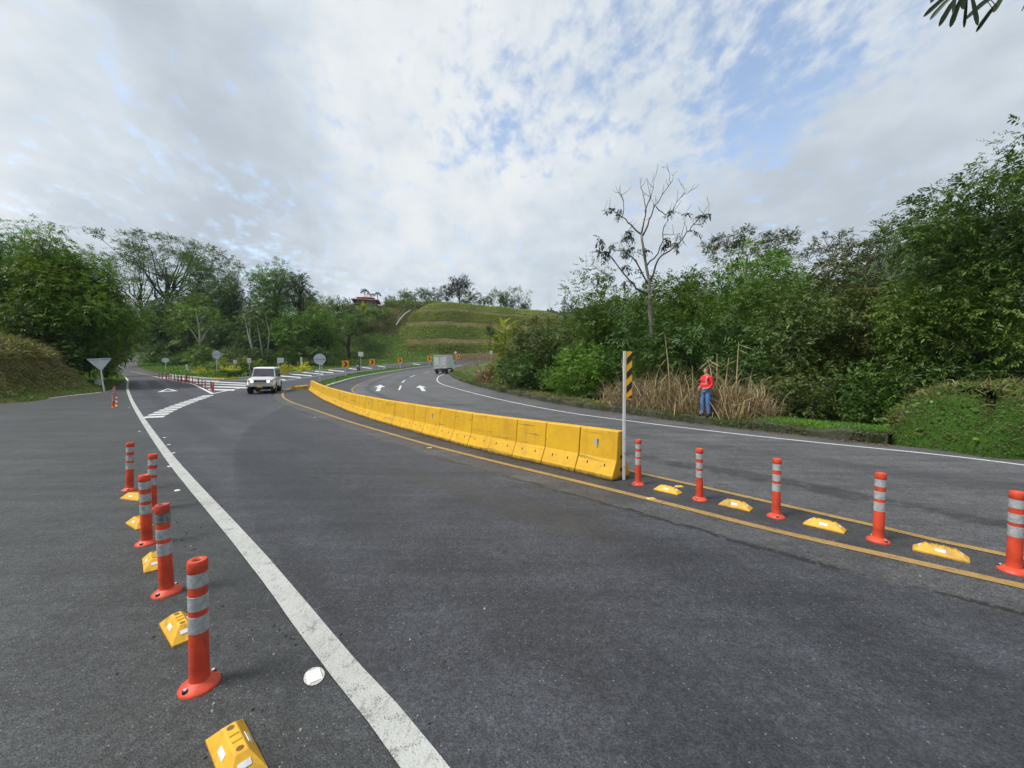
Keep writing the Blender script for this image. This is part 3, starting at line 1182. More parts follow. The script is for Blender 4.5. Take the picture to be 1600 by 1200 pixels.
def mat_barrier():
    M = Mat('yellow_painted_concrete')
    raw = M.own_coord()
    n1 = M.noise(2.0, 7, 0.65)
    n2 = M.noise(24.0, 5, 0.7)
    st = M.noise(3.0, 6, 0.65, vec=M.mapping((2.2, 2.2, 0.35)))
    c = M.mix(M.rng(n1, 0.3, 0.7), (0.57, 0.315, 0.006), (0.67, 0.39, 0.010))
    c = M.mix(M.rng(st, 0.48, 0.74, 0, 0.5), c, (0.36, 0.22, 0.025))
    c = M.mix(M.rng(M.noise(7.0, 8, 0.78), 0.60, 0.68, 0, 0.8), c, (0.17, 0.125, 0.05))
    c = M.mix(M.rng(M.noise(1.0, 4, 0.6, vec=M.mapping((1.2, 1.2, 9.0))), 0.60, 0.72, 0, 0.45), c, (0.16, 0.12, 0.05))
    # splash dirt and chipped paint at each block's foot, doubling as painted contact shadow
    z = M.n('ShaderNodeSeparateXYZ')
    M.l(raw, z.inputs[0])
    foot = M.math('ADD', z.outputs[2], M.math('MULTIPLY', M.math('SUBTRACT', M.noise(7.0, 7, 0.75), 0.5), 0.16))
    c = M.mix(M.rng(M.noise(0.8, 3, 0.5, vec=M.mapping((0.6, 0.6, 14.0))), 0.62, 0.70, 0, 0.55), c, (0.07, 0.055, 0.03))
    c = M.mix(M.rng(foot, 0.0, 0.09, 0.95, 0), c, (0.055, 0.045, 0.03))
    pits = M.rng(M.voronoi(22.0), 0.0, 0.10, 0.6, 0)
    pits = M.math('MULTIPLY', pits, M.rng(M.noise(4.0, 3, 0.6), 0.5, 0.6))
    c = M.mix(pits, c, (0.16, 0.10, 0.02))
    M.color(c).set(Roughness=0.62)
    M.bump(M.math('ADD', n2, n1), 0.4, 0.008)
    return M.m


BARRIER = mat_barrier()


def emit_mat(name, col, strength):
    M = Mat(name)
    M.color(col).set(Roughness=0.3)
    M.b.inputs['Emission Color'].default_value = (*col, 1)
    M.b.inputs['Emission Strength'].default_value = strength
    return M.m


HEADLIGHT = emit_mat('lit_headlamp', (1.0, 0.97, 0.85), 1.8)


# ------------------------------------------------------------------ flexible delineator posts
def make_post(loc, label, group, rz=0.0, tilt=(0, 0), h=0.72, worn=False):
    t = empty('delineator_post', loc, rz, label, 'traffic post', group)
    t.rotation_euler = (tilt[0], tilt[1], rz)
    m = MB()
    m.lathe([(0.097, -0.005), (0.097, 0.008), (0.092, 0.016), (0.072, 0.030), (0.056, 0.040), (0.047, 0.046)], 28)
    m.build('base', ORANGE, t, smooth='auto')
    m = MB()
    m.lathe([(0.050, 0.036), (0.048, 0.05), (0.0462, 0.12), (0.047, 0.124), (0.0455, 0.2), (0.0447, h - 0.075), (0.0427, h - 0.075), (0.0427, h - 0.068)], 28)
    m.build('tube', ORANGE, t, smooth='auto')
    m = MB()
    m.lathe([(0.0445, h - 0.07), (0.0475, h - 0.066), (0.0475, h - 0.012), (0.043, h - 0.002), (0.028, h), (0.024, h - 0.002), (0.018, h - 0.012)], 28)
    m.build('cap', ORANGE, t, smooth='auto')
    m = MB()
    m.lathe([(0.02, h - 0.0115), (0.001, h - 0.0112)], 16)
    m.build('cap_hole', DARK_HOLE, t)
    for k, (a, b) in enumerate(((0.575, 0.655), (0.445, 0.525), (0.318, 0.412))):
        m = MB()
        m.lathe([(0.0449, a), (0.0468, a + 0.001), (0.0468, b - 0.001), (0.0449, b)], 28, cap0=False, cap1=False)
        m.build('reflective_band', BAND_WORN if (worn and k == 0) else BAND, t, smooth='auto')
    for a in (-0.6, 2.5):
        m = MB()
        c = Vector((0.075 * math.sin(a), -0.075 * math.cos(a), -0.002))
        m.lathe([(0.015, 0.015), (0.015, 0.0345), (0.011, 0.0345)], 12, c=c)
        m.build('bolt_recess', DARK_HOLE, t)
        m = MB()
        m.lathe([(0.0095, 0.03), (0.0095, 0.041), (0.006, 0.043)], 6, c=c)
        m.build('bolt', STEEL, t)
    return t


def make_separator(loc, rz, label, group):
    t = empty('lane_separator', loc, rz, label, 'lane separator', group)
    L, W, h = 0.37, 0.15, 0.085
    m = MB()
    rings = []
    for x, z, wt in ((-L / 2, 0.012, 1.0), (-L / 2 + 0.01, 0.02, 0.97), (-L / 2 + 0.085, h, 0.34), (L / 2 - 0.085, h, 0.34), (L / 2 - 0.01, 0.02, 0.97), (L / 2, 0.012, 1.0)):
        w0, w1 = W / 2, W / 2 * wt
        rings.append([(x, -w0, -0.004), (x, w0, -0.004), (x, w0, min(0.014, z)), (x, w1, z), (x, -w1, z), (x, -w0, min(0.014, z))])
    m.loop(rings)
    m.build('body', SEP_YELLOW, t, bevel=0.006)
    for x in (-0.075, -0.022, 0.022, 0.075):
        m = MB()
        if abs(x) > 0.05:
            m.tube([(x, 0, h - 0.03), (x, 0, h + 0.0012)], 0.015, 14)
            m.build('bolt_recess', SEP_RECESS_SHADE, t)
        else:
            m.tube([(x, -0.017, h + 0.001), (x, 0.017, h + 0.001)], 0.006, 8)
            m.build('rib', SEP_YELLOW, t)
    sl = math.atan2(h - 0.014, W / 2 * 0.66)
    for s in (-1, 1):
        m = MB()
        R = Matrix.Rotation(s * -sl, 3, 'X')
        m.box((0, s * (W / 2 * 0.67), 0.0495), (0.07, 0.026, 0.006), M=R)
        m.build('reflector', REFL_WHITE, t)
        sl2 = math.atan2(h - 0.02, 0.075)
        R = Matrix.Rotation(s * sl2, 3, 'Y')
        m = MB()
        m.box((s * (L / 2 - 0.0475), 0, 0.0525), (0.026, 0.05, 0.006), M=R)
        m.build('reflector', REFL_WHITE, t)
    return t


def make_stud(loc, rz, label, yellow=False, group=None, s=1.0):
    t = empty('road_stud', loc, rz, label, 'road stud', group)
    mat = SEP_YELLOW if yellow else STUD_WHITE
    m = MB()
    m.lathe([(0.075, 0.0055), (0.075, 0.0075), (0.07, 0.0085)], 20)
    me = m.build('adhesive_pad', PAD if not yellow else YELLOW_PAINT, t)
    me.scale = (1, 0.72, 1)
    m = MB()
    rings = []
    for z, w, l in ((0.008, 0.052, 0.05), (0.012, 0.051, 0.049), (0.024, 0.036, 0.04)):
        rings.append([(-w, -l * 0.8, z), (w, -l * 0.8, z), (w, l * 0.8, z), (-w, l * 0.8, z)])
    m.loop(rings)
    m.build('body', mat, t, bevel=0.004)
    for q in (-1, 1):
        m = MB()
        m.box((q * 0.0455, 0, 0.0185), (0.004, 0.06, 0.010), M=Matrix.Rotation(q * -0.85, 3, 'Y'))
        m.build('reflector', REFL_WHITE, t)
    t.scale = (s, s, s * 0.5)
    return t


def dup(root, loc, rz, label, group=None):
    c = copy_tree(root)
    c.location = loc
    e = c.rotation_euler
    c.rotation_euler = (e.x, e.y, rz)
    c['label'] = label
    if group:
        c['group'] = group
    return c


def build_posts():
    # right row, between the two yellow lines, from the barrier towards the right edge of the picture
    rr = [(997, 757), (1093, 780.5), (1212.5, 807.5), (1372, 845), (1584, 893)]
    names = ['orange post next to the end of the yellow barrier', 'orange post between the first two yellow separators right of the barrier',
             'orange post third from the barrier, in the middle of the right row', 'orange post fourth from the barrier, beside the second-largest separator', 'orange post at the right end of the row, cut by the picture edge']
    P = [gp(u, v) for u, v in rr]
    ax = P[-1] - P[0]
    rz = math.atan2(ax.y, ax.x)
    tl = [(0.0, 0.0), (0.018, -0.012), (-0.012, 0.016), (0.012, 0.02), (0.0, -0.022)]
    grp = 'orange delineator posts between the yellow lines'
    proto = None
    for i, p in enumerate(P):
        if proto is None:
            proto = make_post(g3(p), names[i], grp, rz + 0.3)
        else:
            o = dup(proto, g3(p), rz + 0.5 * i, names[i], grp)
            o.rotation_euler = (tl[i][0], tl[i][1], rz + 0.5 * i)
    sr = [(1043, 768), (1149, 792), (1288, 824), (1469, 866)]
    sn = ['yellow separator between the first two orange posts right of the barrier', 'yellow separator between the second and third orange posts from the barrier',
          'yellow separator between the third and fourth orange posts from the barrier', 'large yellow separator between the two rightmost orange posts']
    S = [gp(u, v) for u, v in sr]
    sg = 'yellow separators between the yellow lines'
    sp0 = None
    for i, p in enumerate(S):
        if sp0 is None:
            sp0 = make_separator(g3(p), rz, sn[i], sg)
        else:
            dup(sp0, g3(p), rz + random.uniform(-0.05, 0.05), sn[i], sg)
    # left row, from the foreground backwards
    lr = [(312, 1071), (261, 926), (230, 849), (237.5, 796), (202.5, 766)]
    ln = ['orange post in the foreground, nearest the camera on the left', 'orange post with a torn dark top band, second from the foreground on the left', 'orange post third from the foreground on the left, hiding part of another',
          'orange post half hidden behind another, nearest the white line on the left', 'orange post farthest back and leftmost of the left foreground row']
    lt = [(0.012, 0.004), (0.012, -0.026), (0.02, -0.014), (-0.014, 0.03), (-0.02, 0.035)]
    lg = 'orange delineator posts along the white edge line'
    worn = None
    for i, (u, v) in enumerate(lr):
        o = dup(proto, g3(gp(u, v)), 0.35 + 0.2 * i, ln[i], lg)
        o.rotation_euler = (lt[i][0], lt[i][1], 0.35 + 0.2 * i)
        if i == 1:
            for ch in o.children:
                if ch.name.startswith('reflective_band') and max(v_[2] for v_ in ch.bound_box) > 0.6:
                    ch.data = ch.data.copy()
                    ch.data.materials.clear()
                    ch.data.materials.append(BAND_WORN)
                    ch['label'] = 'torn dark band'
    sl = [(368, 1181), (281, 985), (241, 881), (218, 820), (211.5, 779)]
    sln = ['yellow separator cut by the bottom edge of the picture', 'yellow separator behind the nearest orange post on the left', 'yellow separator behind the post with the torn dark band',
           'yellow separator partly behind the third orange post on the left', 'yellow separator at the foot of the leftmost orange post of the left foreground row']
    lsg = 'yellow separators along the white edge line'
    SL = [gp(u, v) for u, v in sl]
    for i, p in enumerate(SL):
        q0, q1 = SL[max(0, i - 1)], SL[min(len(SL) - 1, i + 1)]
        d = q1 - q0
        dup(sp0, g3(p), math.atan2(d.y, d.x) + (0.0, 0.06, -0.05, 0.2, 0.5)[i], sln[i], lsg)
    # far left: posts and separators one behind the other before the yield sign
    fl = [(177.5, 636.5), (178.3, 630.5), (179, 626), (178.2, 622.5), (179.4, 619.8)]
    fg = 'orange posts lined up before the triangular sign'
    fln = ['nearest orange post of the line before the triangular sign', 'second orange post of the line before the triangular sign', 'third orange post of the line before the triangular sign',
           'fourth orange post of the line before the triangular sign', 'farthest orange post of the line before the triangular sign']
    Q = [gp(u, v) for u, v in fl]
    for i, p in enumerate(Q):
        dup(proto, g3(p), 0.3 * i, fln[i], fg)
    fsn = ['nearest yellow separator beside the line of orange posts before the triangular sign', 'second yellow separator beside the line of orange posts before the triangular sign', 'farthest yellow separator beside the line of orange posts before the triangular sign']
    for i, (u, v) in enumerate([(181, 635), (181.4, 628.5), (181.3, 622)]):
        p = gp(u, v)
        d = Q[-1] - Q[0]
        dup(sp0, g3(p), math.atan2(d.y, d.x), fsn[i], 'yellow separators before the triangular sign')
    # far dense row of thin red posts
    m1 = MB()
    m1.lathe([(0.10, -0.02), (0.10, 0.012), (0.045, 0.03)], 12)
    bme = m1.mesh('base')
    bme.materials.append(RED_POST)
    m2 = MB()
    m2.lathe([(0.042, 0.025), (0.042, 0.70), (0.03, 0.74)], 12)
    tme = m2.mesh('tube')
    tme.materials.append(RED_POST)
    m3 = MB()
    for a, b in ((0.46, 0.53), (0.57, 0.64)):
        m3.lathe([(0.0432, a), (0.0432, b)], 12, cap0=False, cap1=False)
    rme = m3.mesh('reflective_band')
    rme.materials.append(SIGN_DARK)
    row = spline([gp(333.5, 611.6), gp(311, 602.8), gp(300, 599.0), gp(284, 597.2), gp(262, 593), gp(251, 590.2)], 0.2)
    us = [333.6, 331.2, 327.5, 323.5, 318.7, 310.8, 306.5, 302.5, 296.5, 294, 291.5, 289.5, 287.5, 284.8, 282.5, 280.5, 276.5, 273.5, 271, 269, 266.5, 264, 261.5, 259.5, 257.5, 253, 250.5]

    def u_of(p):
        return 800 + FPX * p.x / p.y
    for i, u in enumerate(us):
        p = min(row, key=lambda q: abs(u_of(q) - u))
        p = p + Vector((random.uniform(-.15, .15), random.uniform(-.3, .3)))
        lab = '%s red post from the right end of the dense row on the hatching' % (ORD[i] if i else 'first')
        t = empty('flexible_red_post', g3(p), 0, lab, 'traffic post', 'thin red posts in a dense row beside the hatching')
        t.rotation_euler = (random.uniform(-.03, .03), random.uniform(-.03, .03), 0)
        for nm, me in (('base', bme), ('tube', tme), ('reflective_band', rme)):
            o = bpy.data.objects.new(nm, me)
            C.objects.link(o)
            o.parent = t
    # studs
    d = gp(430, 908) - gp(540, 1050)
    rz = math.atan2(d.y, d.x)
    first = make_stud(g3(gp(491, 1057)), rz - 0.2, 'white road stud in the foreground, beside the broad white line', False, 'white road studs beside the white line', 1.0)
    wl_ = [((277, 766.5), 'white road stud right of the white line, level with the leftmost orange post'), ((265, 729), 'white road stud right of the white line where it starts to bend'),
           ((218, 674), 'white road stud just left of the white line, below the give-way blocks'), ((202, 637), 'white road stud left of the white line level with the far orange posts'),
           ((271, 708), 'white road stud right of the white line, nearer than two others in a row'), ((264, 695), 'white road stud right of the white line, middle of a row of three'), ((257, 684), 'white road stud right of the white line, farthest of a row of three')]
    for (u, v), lab in wl_:
        dup(first, g3(gp(u, v)), rz, lab, 'white road studs beside the white line').scale = (0.72, 0.72, 0.4)
    fy = make_stud(g3(gp(1017, 779.5)), 0.2, 'yellow road stud on the outer yellow line near the barrier end', True, 'yellow road studs', 1.0)
    for (u, v), lab in [((1061, 760.5), 'yellow road stud behind the first yellow separator by the barrier end'), ((671, 700), 'yellow road stud on the yellow line midway along the barrier'), ((492, 652.5), 'yellow road stud on the yellow line near its far curl')]:
        dup(fy, g3(gp(u, v)), 0.2, lab, 'yellow road studs')


# ------------------------------------------------------------------ concrete barrier
def build_barrier():
    near = spline([gp(957, 753), gp(898, 738), gp(848, 726.5), gp(805, 717), gp(766, 708), gp(735, 700), gp(709, 693), gp(685, 686), gp(662, 680.3), gp(645, 675), gp(629, 670.7), gp(614, 666), gp(587, 658),
                   gp(557.5, 648), gp(542, 642.5), gp(521, 633), gp(505, 625.5), gp(493, 618), gp(482, 610)], 0.05)
    seg = resample(near, 0.815)
    W = 0.25
    prof = [(-W, 0.0), (-W, 0.075), (-0.240, 0.09), (-0.132, 0.325), (-0.092, 0.785), (-0.080, 0.80)]
    prof = prof + [(-a, b) for a, b in reversed(prof)]
    n = len(seg) - 1
    for i in range(n):
        a, b = seg[i], seg[i + 1]
        d = (b - a)
        L = d.length
        d.normalize()
        nr = Vector((d.y, -d.x))
        c = (a + b) / 2 + nr * W
        z0, z1 = float(G(*(a + nr * W))), float(G(*(b + nr * W)))
        lab = '%s yellow concrete barrier block counted from the striped marker post' % (ORD[i] if i else 'first')
        if i == 0:
            lab = 'yellow concrete barrier block holding the striped marker post'
        if i == n - 1:
            lab = 'last yellow concrete barrier block, at the far end by the median'
        t = empty('barrier_block', (c.x, c.y, (z0 + z1) / 2), math.atan2(d.y, d.x), lab, 'barrier block', 'yellow concrete barrier blocks in a curved row')
        t.rotation_euler = (random.uniform(-.008, .008), -math.atan2(z1 - z0, L) + random.uniform(-.006, .006), t.rotation_euler.z + random.uniform(-.012, .012))
        l = L / 2 - (0.006 if i % 2 else 0.009)
        m = MB()
        rings = []
        for x, ins in ((-l, 0.008), (-l + 0.010, 0), (-l * 0.33, 0), (l * 0.33, 0), (l - 0.010, 0), (l, 0.008)):
            rings.append([(x, y * (1 - ins / 0.25) , max(0.0, z - (ins if z > 0.5 else 0)) + 0.004) for y, z in prof])
        m.loop(rings)
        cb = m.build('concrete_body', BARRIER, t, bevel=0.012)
        sl = math.atan2(0.23, 0.107)
        for x in (-0.19, 0.17):
            for s in (-1, 1):
                m = MB()
                R = Matrix.Rotation(s * (-(math.pi / 2 - sl)), 3, 'X')
                c0 = Vector((x, s * 0.178, 0.222))
                ring = []
                outw = Vector((0, s * math.sin(sl), math.cos(sl)))
                up = Vector((0, -s * math.cos(sl), math.sin(sl)))
                for k in range(12):
                    an = 2 * math.pi * k / 12
                    ring.append(c0 + Vector((0.011 * math.cos(an), 0, 0)) + up * 0.028 * math.sin(an))
                m.loop([[p - outw * 0.02 for p in ring], [p + outw * 0.0065 for p in ring]])
                m.build('lifting_slot', DARK_HOLE, t)
        if i % 7 == 0:
            for s in (-1, 1):
                m = MB()
                ring = []
                for k in range(9):
                    an = -math.pi / 2 + math.pi * k / 8
                    ring.append(Vector((0.02 + 0.062 * math.cos(an), s * 0.103, 0.56 + 0.072 * math.sin(an))))
                m.loop([ring, [p + Vector((0, s * 0.012, 0)) for p in ring]])
                o = m.build('reflector_plate', STEEL, t)
                m = MB()
                m.box((-0.0, s * 0.106, 0.56), (0.02, 0.03, 0.15))
                m.build('reflector_bracket', SIGN_DARK, t)
        if i == 0:
            # end face: two dark dowel holes
            for z in (0.37, 0.16):
                m = MB()
                m.tube([(-l - 0.004, 0.0, z), (-l + 0.03, 0.0, z)], 0.032, 14)
                m.build('dowel_hole', DARK_HOLE, t)
            end_c = a + nr * W - d * 0.01
    # striped marker at the end
    p = end_c - (seg[1] - seg[0]).normalized() * 0.035
    y = p.y
    ztop = at(970, 549, y).z
    zbot_panel = at(972, 624, y).z
    t = empty('hazard_marker', g3(p), rad(4), 'yellow and black striped hazard marker on a white post at the barrier end', 'hazard marker')
    gz = float(G(p.x, p.y))
    m = MB()
    m.box((0, 0, (ztop - gz) / 2), (0.045, 0.028, ztop - gz))
    m.build('post', POLE_WHITE, t, bevel=0.004)
    W2 = 0.092
    x0 = 0.028
    hb, ht = zbot_panel - gz, ztop - gz + 0.0
    m = MB()
    r = 0.025
    outl = []
    for cx, cz, a0 in ((x0 + W2 - r, hb + r, -90), (x0 + W2 - r, ht - r, 0), (x0 + r, ht - r, 90), (x0 + r, hb + r, 180)):
        for k in range(5):
            an = rad(a0 + 90 * k / 4)
            outl.append((cx + r * math.cos(an), cz + r * math.sin(an)))
    m.prism([(a, -0.022, b) for a, b in outl], (0, -0.022, 0), (0, -0.016, 0))
    m.build('panel', HAZ_YELLOW, t)
    # black diagonal stripes, printed flat on the panel
    sw, per = 0.115, 0.23
    k = 0
    z = hb - 0.15
    while z < ht + 0.1:
        poly = [(x0 + 0.002, z + 0.02), (x0 + W2 - 0.002, z + 0.02 + W2), (x0 + W2 - 0.002, z + 0.02 + W2 + sw), (x0 + 0.002, z + 0.02 + sw)]
        pts = [Vector((a, b)) for a, b in poly]
        clip = []
        for a, b in poly:
            clip.append((a, min(max(b, hb + 0.018), ht - 0.012)))
        if max(q[1] for q in clip) - min(q[1] for q in clip) > 0.03:
            m = MB()
            m.prism([(a, -0.0235, b) for a, b in clip], (0, -0.0235, 0), (0, -0.0222, 0))
            m.build('stripe', BLACK_PRINT, t)
        z += per
    for zz in (0.22, 0.45, 0.68):
        m = MB()
        m.tube([(0, -0.014, zz), (0, -0.02, zz)], 0.011, 8)
        m.build('bolt', STEEL, t)


# ------------------------------------------------------------------ signs
def face_cam(p):
    """rotation about z so that local -Y points towards the viewer"""
    return math.atan2(p[1], p[0]) - math.pi / 2


def pole_mb(h, r=0.035):
    m = MB()
    m.box((0, 0.03, h / 2 - 0.1), (2 * r, 2 * r, h + 0.2))
    return m


def build_signs():
    def base(u, v, vtop):
        p = gp(u, v)
        h = (v - vtop) / FPX * p.y
        return p, h

    # triangle seen from the back, leaning a little
    p, h = base(163, 612, 560)
    t = empty('triangle_sign', g3(p), face_cam(p) + 0.1, 'pale back of a downward-pointing triangular sign at the foot of the left bank', 'road sign')
    t.rotation_euler = (0.0, -0.09, face_cam(p) + 0.1)
    pole_mb(h - 0.08, 0.04).build('pole', POLE_WHITE, t)
    m = MB()
    w = 28 / FPX * p.y / 2
    hh = 20 / FPX * p.y
    tri = [(-w, h), (w, h), (0, h - hh)]
    cen = Vector((0, h - hh / 3))
    pts = []
    for i in range(3):
        a, b, c = Vector(tri[i - 1]), Vector(tri[i]), Vector(tri[(i + 1) % 3])
        for q in (b + (a - b).normalized() * 0.10, b + ((a - b).normalized() + (c - b).normalized()) * 0.028, b + (c - b).normalized() * 0.10):
            pts.append((q.x, -0.012, q.y))
    m.prism(pts, (0, -0.012, 0), (0, -0.006, 0))
    m.build('panel', SIGN_BACK, t)
    m = MB()
    m.box((0, -0.022, h - 0.10), (w * 1.75, 0.018, 0.035))
    m.build('brace', SIGN_DARK, t)
    m = MB()
    m.box((0, -0.024, h - hh * 0.45), (0.05, 0.02, hh * 0.82))
    m.build('brace', POLE_WHITE, t)

    # round discs seen from the back
    for (u, v, vt, wpx, hpx, lab, edge) in ((258.8, 579, 559.2, 9.2, 7.4, 'small round sign on the grass verge of the left road', 0), (339, 590.3, 547.6, 10.8, 13.4, 'round sign on a tall pole on the planted island beside a yellow kerb', 1),
                                            (500, 598.8, 552.8, 17.2, 17.0, 'large round sign back on the median nose behind the barrier', 1)):
        p, h = base(u, v, vt)
        t = empty('round_sign', g3(p), face_cam(p), lab, 'road sign', 'round signs seen from the back')
        D = hpx / FPX * p.y
        wr = min(1.25, wpx / hpx) if edge else 1.0
        pole_mb(h - D * 0.2, 0.045).build('pole', POLE_WHITE, t)
        m = MB()
        n = 36
        sx = wpx / FPX * p.y / 2
        ring = [(sx * math.cos(2 * math.pi * k / n), -0.02, h - D / 2 + D / 2 * math.sin(2 * math.pi * k / n)) for k in range(n)]
        m.loop([ring, [(a, b + 0.012, c) for a, b, c in ring]])
        m.build('disc', SIGN_BACK, t)
        if edge:
            m = MB()
            m.box((0, -0.03, h - D * 0.5), (sx * 1.86, 0.02, 0.05))
            m.build('brace', SIGN_DARK, t)
        m = MB()
        m.box((0, -0.026, h - D * 0.5), (0.05, 0.012, D * 0.9))
        m.build('bracket', POLE_WHITE, t)

    # small white panels on thin poles
    small = [(294, 584, 569.5, 3.2, 9, 'small leaning white marker panel at the left end of the planted island', -0.14), (367.3, 584, 562.5, 4.6, 5.2, 'small white panel left of the oncoming off-road car on the island', 0),
             (389.5, 584.5, 559.6, 5.4, 7.5, 'white rectangular panel just above the roof of the off-road car', 0), (435.2, 581.3, 559.2, 4.4, 8.5, 'white panel on the nearer of two poles right of the off-road car', 0.03),
             (440.6, 577, 559.3, 5.4, 7.4, 'white panel on the farther of two poles right of the off-road car', 0), (470.5, 578.5, 558.2, 2.9, 10.4, 'narrow white marker panel left of the large round sign', 0.02),
             (503, 577.8, 566.0, 3.4, 4.5, 'small white panel half hidden behind the large round sign', 0), (563.8, 575.2, 550.0, 7.4, 6.9, 'square white sign behind the motorcycle on the grassy slope', 0)]
    for (u, v, vt, wpx, hpx, lab, tl) in small:
        p, h = base(u, v, vt)
        z = max(float(G(p.x, p.y)), Hs(p.x, p.y) - 0.1)
        t = empty('panel_sign', g3(p, 0.02), face_cam(p), lab, 'road sign', 'small white panels on poles')
        t.rotation_euler = (0, tl, face_cam(p))
        k = p.y / FPX
        pole_mb(h - 0.1, 0.04).build('pole', POLE_WHITE, t)
        m = MB()
        m.box((0, -0.015, h - hpx * k / 2), (wpx * k, 0.02, hpx * k))
        m.build('panel', REFL_WHITE, t, bevel=0.004)
        m = MB()
        m.box((0, -0.03, h - hpx * k * 0.55), (wpx * k * 0.92, 0.012, 0.06))
        m.build('brace', SIGN_BACK, t)

    # chevrons
    ch = [(540, 590, 563.4, 9.8, 11.6, 'orange chevron sign nearest the large round sign'), (581.6, 581.5, 561, 8.0, 9.4, 'second orange chevron sign, right of the motorcycle'), (625.2, 577.3, 559, 6.6, 8.3, 'third orange chevron sign along the median'),
          (671, 571.8, 556.3, 6.4, 7.9, 'orange chevron sign just left of the box truck'), (715.6, 564.3, 553.6, 5.4, 6.6, 'farthest orange chevron sign, right of the box truck')]
    for (u, v, vt, wpx, hpx, lab) in ch:
        p, h = base(u, v, vt)
        t = empty('chevron_sign', g3(p), face_cam(p) , lab, 'road sign', 'orange chevron signs along the median')
        k = p.y / FPX
        w, hh = wpx * k, hpx * k
        pole_mb(h - 0.05, 0.04).build('pole', POLE_WHITE, t)
        m = MB()
        m.box((0, -0.02, h - hh / 2), (w, 0.02, hh))
        m.build('panel', CHEV_ORANGE, t, bevel=0.004)
        m = MB()
        c = h - hh / 2
        a, b = w * 0.5, hh * 0.5
        pol = [(-a * 0.62, b * 0.72), (-a * 0.05, b * 0.72), (a * 0.66, 0), (-a * 0.05, -b * 0.72), (-a * 0.62, -b * 0.72), (a * 0.05, 0)]
        # two convex halves
        for q in ((pol[0], pol[1], pol[2], pol[5]), (pol[5], pol[2], pol[3], pol[4])):
            m.prism([(x, -0.036, c + z) for x, z in q], (0, -0.036, 0), (0, -0.0315, 0))
        m.build('chevron', BLACK_PRINT, t)
    # diamonds
    for (u, v, vt, s, lab) in ((711.6, 564.5, 548.4, 4.9, 'white diamond sign left of the farthest chevron, at the foot of the terraces'), (767.5, 563.5, 547.2, 6.8, 'white diamond sign beside the bushes inside the bend')):
        p, h = base(u, v, vt)
        k = p.y / FPX
        t = empty('diamond_sign', g3(p), face_cam(p), lab, 'road sign', 'white diamond signs beyond the truck')
        pole_mb(h - s * k * 0.5, 0.06).build('pole', POLE_WHITE if s > 5 else SEP_YELLOW, t)
        m = MB()
        a = s * k / 2
        m.prism([(-a, -0.02, h - a), (0, -0.02, h), (a, -0.02, h - a), (0, -0.02, h - 2 * a)], (0, -0.02, 0), (0, -0.005, 0))
        m.build('panel', REFL_WHITE, t)
    # small grey cabinet behind the triangular sign
    p = at(153.5, 594, 35)
    t = empty('utility_box', (p.x, p.y, p.z - 0.5), face_cam(p), 'small pale grey utility box half hidden in leaves behind the triangular sign', 'utility box')
    m = MB()
    m.box((0, 0, 0.3), (0.5, 0.35, 0.62))
    m.build('cabinet', SIGN_BACK, t, bevel=0.015)
    m = MB()
    m.box((0, 0, -0.7), (0.12, 0.12, 1.4))
    m.build('stand', SIGN_DARK, t)
    m = MB()
    m.box((0.02, -0.182, 0.3), (0.40, 0.012, 0.5))
    m.build('door', REFL_WHITE, t)


# ------------------------------------------------------------------ vehicles
def wheel(t, x, y, r, w, hub_mat, side, hubs=True):
    """axle along local Y; side +1 left, -1 right"""
    e = empty('wheel', (x, y, r))
    e.parent = t
    m = MB()
    prof = [(r * 0.60, -w / 2), (r * 0.90, -w / 2), (r, -w * 0.32), (r, w * 0.32), (r * 0.90, w / 2), (r * 0.60, w / 2)]
    n = 24
    rings = [[(q * math.cos(2 * math.pi * k / n), z, q * math.sin(2 * math.pi * k / n)) for k in range(n)] for q, z in prof]
    m.loop(rings)
    m.build('tyre', RUBBER, e, smooth='auto')
    m = MB()
    prof = [(r * 0.61, side * w * 0.30), (r * 0.61, side * w * 0.46), (r * 0.52, side * w * 0.40), (r * 0.22, side * w * 0.36), (r * 0.18, side * w * 0.52), (0.01, side * w * 0.53)]
    rings = [[(q * math.cos(2 * math.pi * k / n), z, q * math.sin(2 * math.pi * k / n)) for k in range(n)] for q, z in prof]
    m.loop(rings)
    m.build('rim', hub_mat, e, smooth='auto')
    return e


def text_obj(name, body, size, mat, parent, loc, rot, extrude=0.004):
    cu = bpy.data.curves.new(name, 'FONT')
    cu.body = body
    cu.size = size
    cu.extrude = extrude
    cu.align_x = 'CENTER'
    cu.align_y = 'CENTER'
    cu.materials.append(mat)
    tmp = bpy.data.objects.new(name, cu)
    C.objects.link(tmp)
    me = bpy.data.meshes.new_from_object(tmp.evaluated_get(bpy.context.evaluated_depsgraph_get()))
    bpy.data.objects.remove(tmp)
    me.materials.clear()
    o = link_mesh(name, me, mat, parent)
    o.location = loc
    o.rotation_euler = rot
    return o


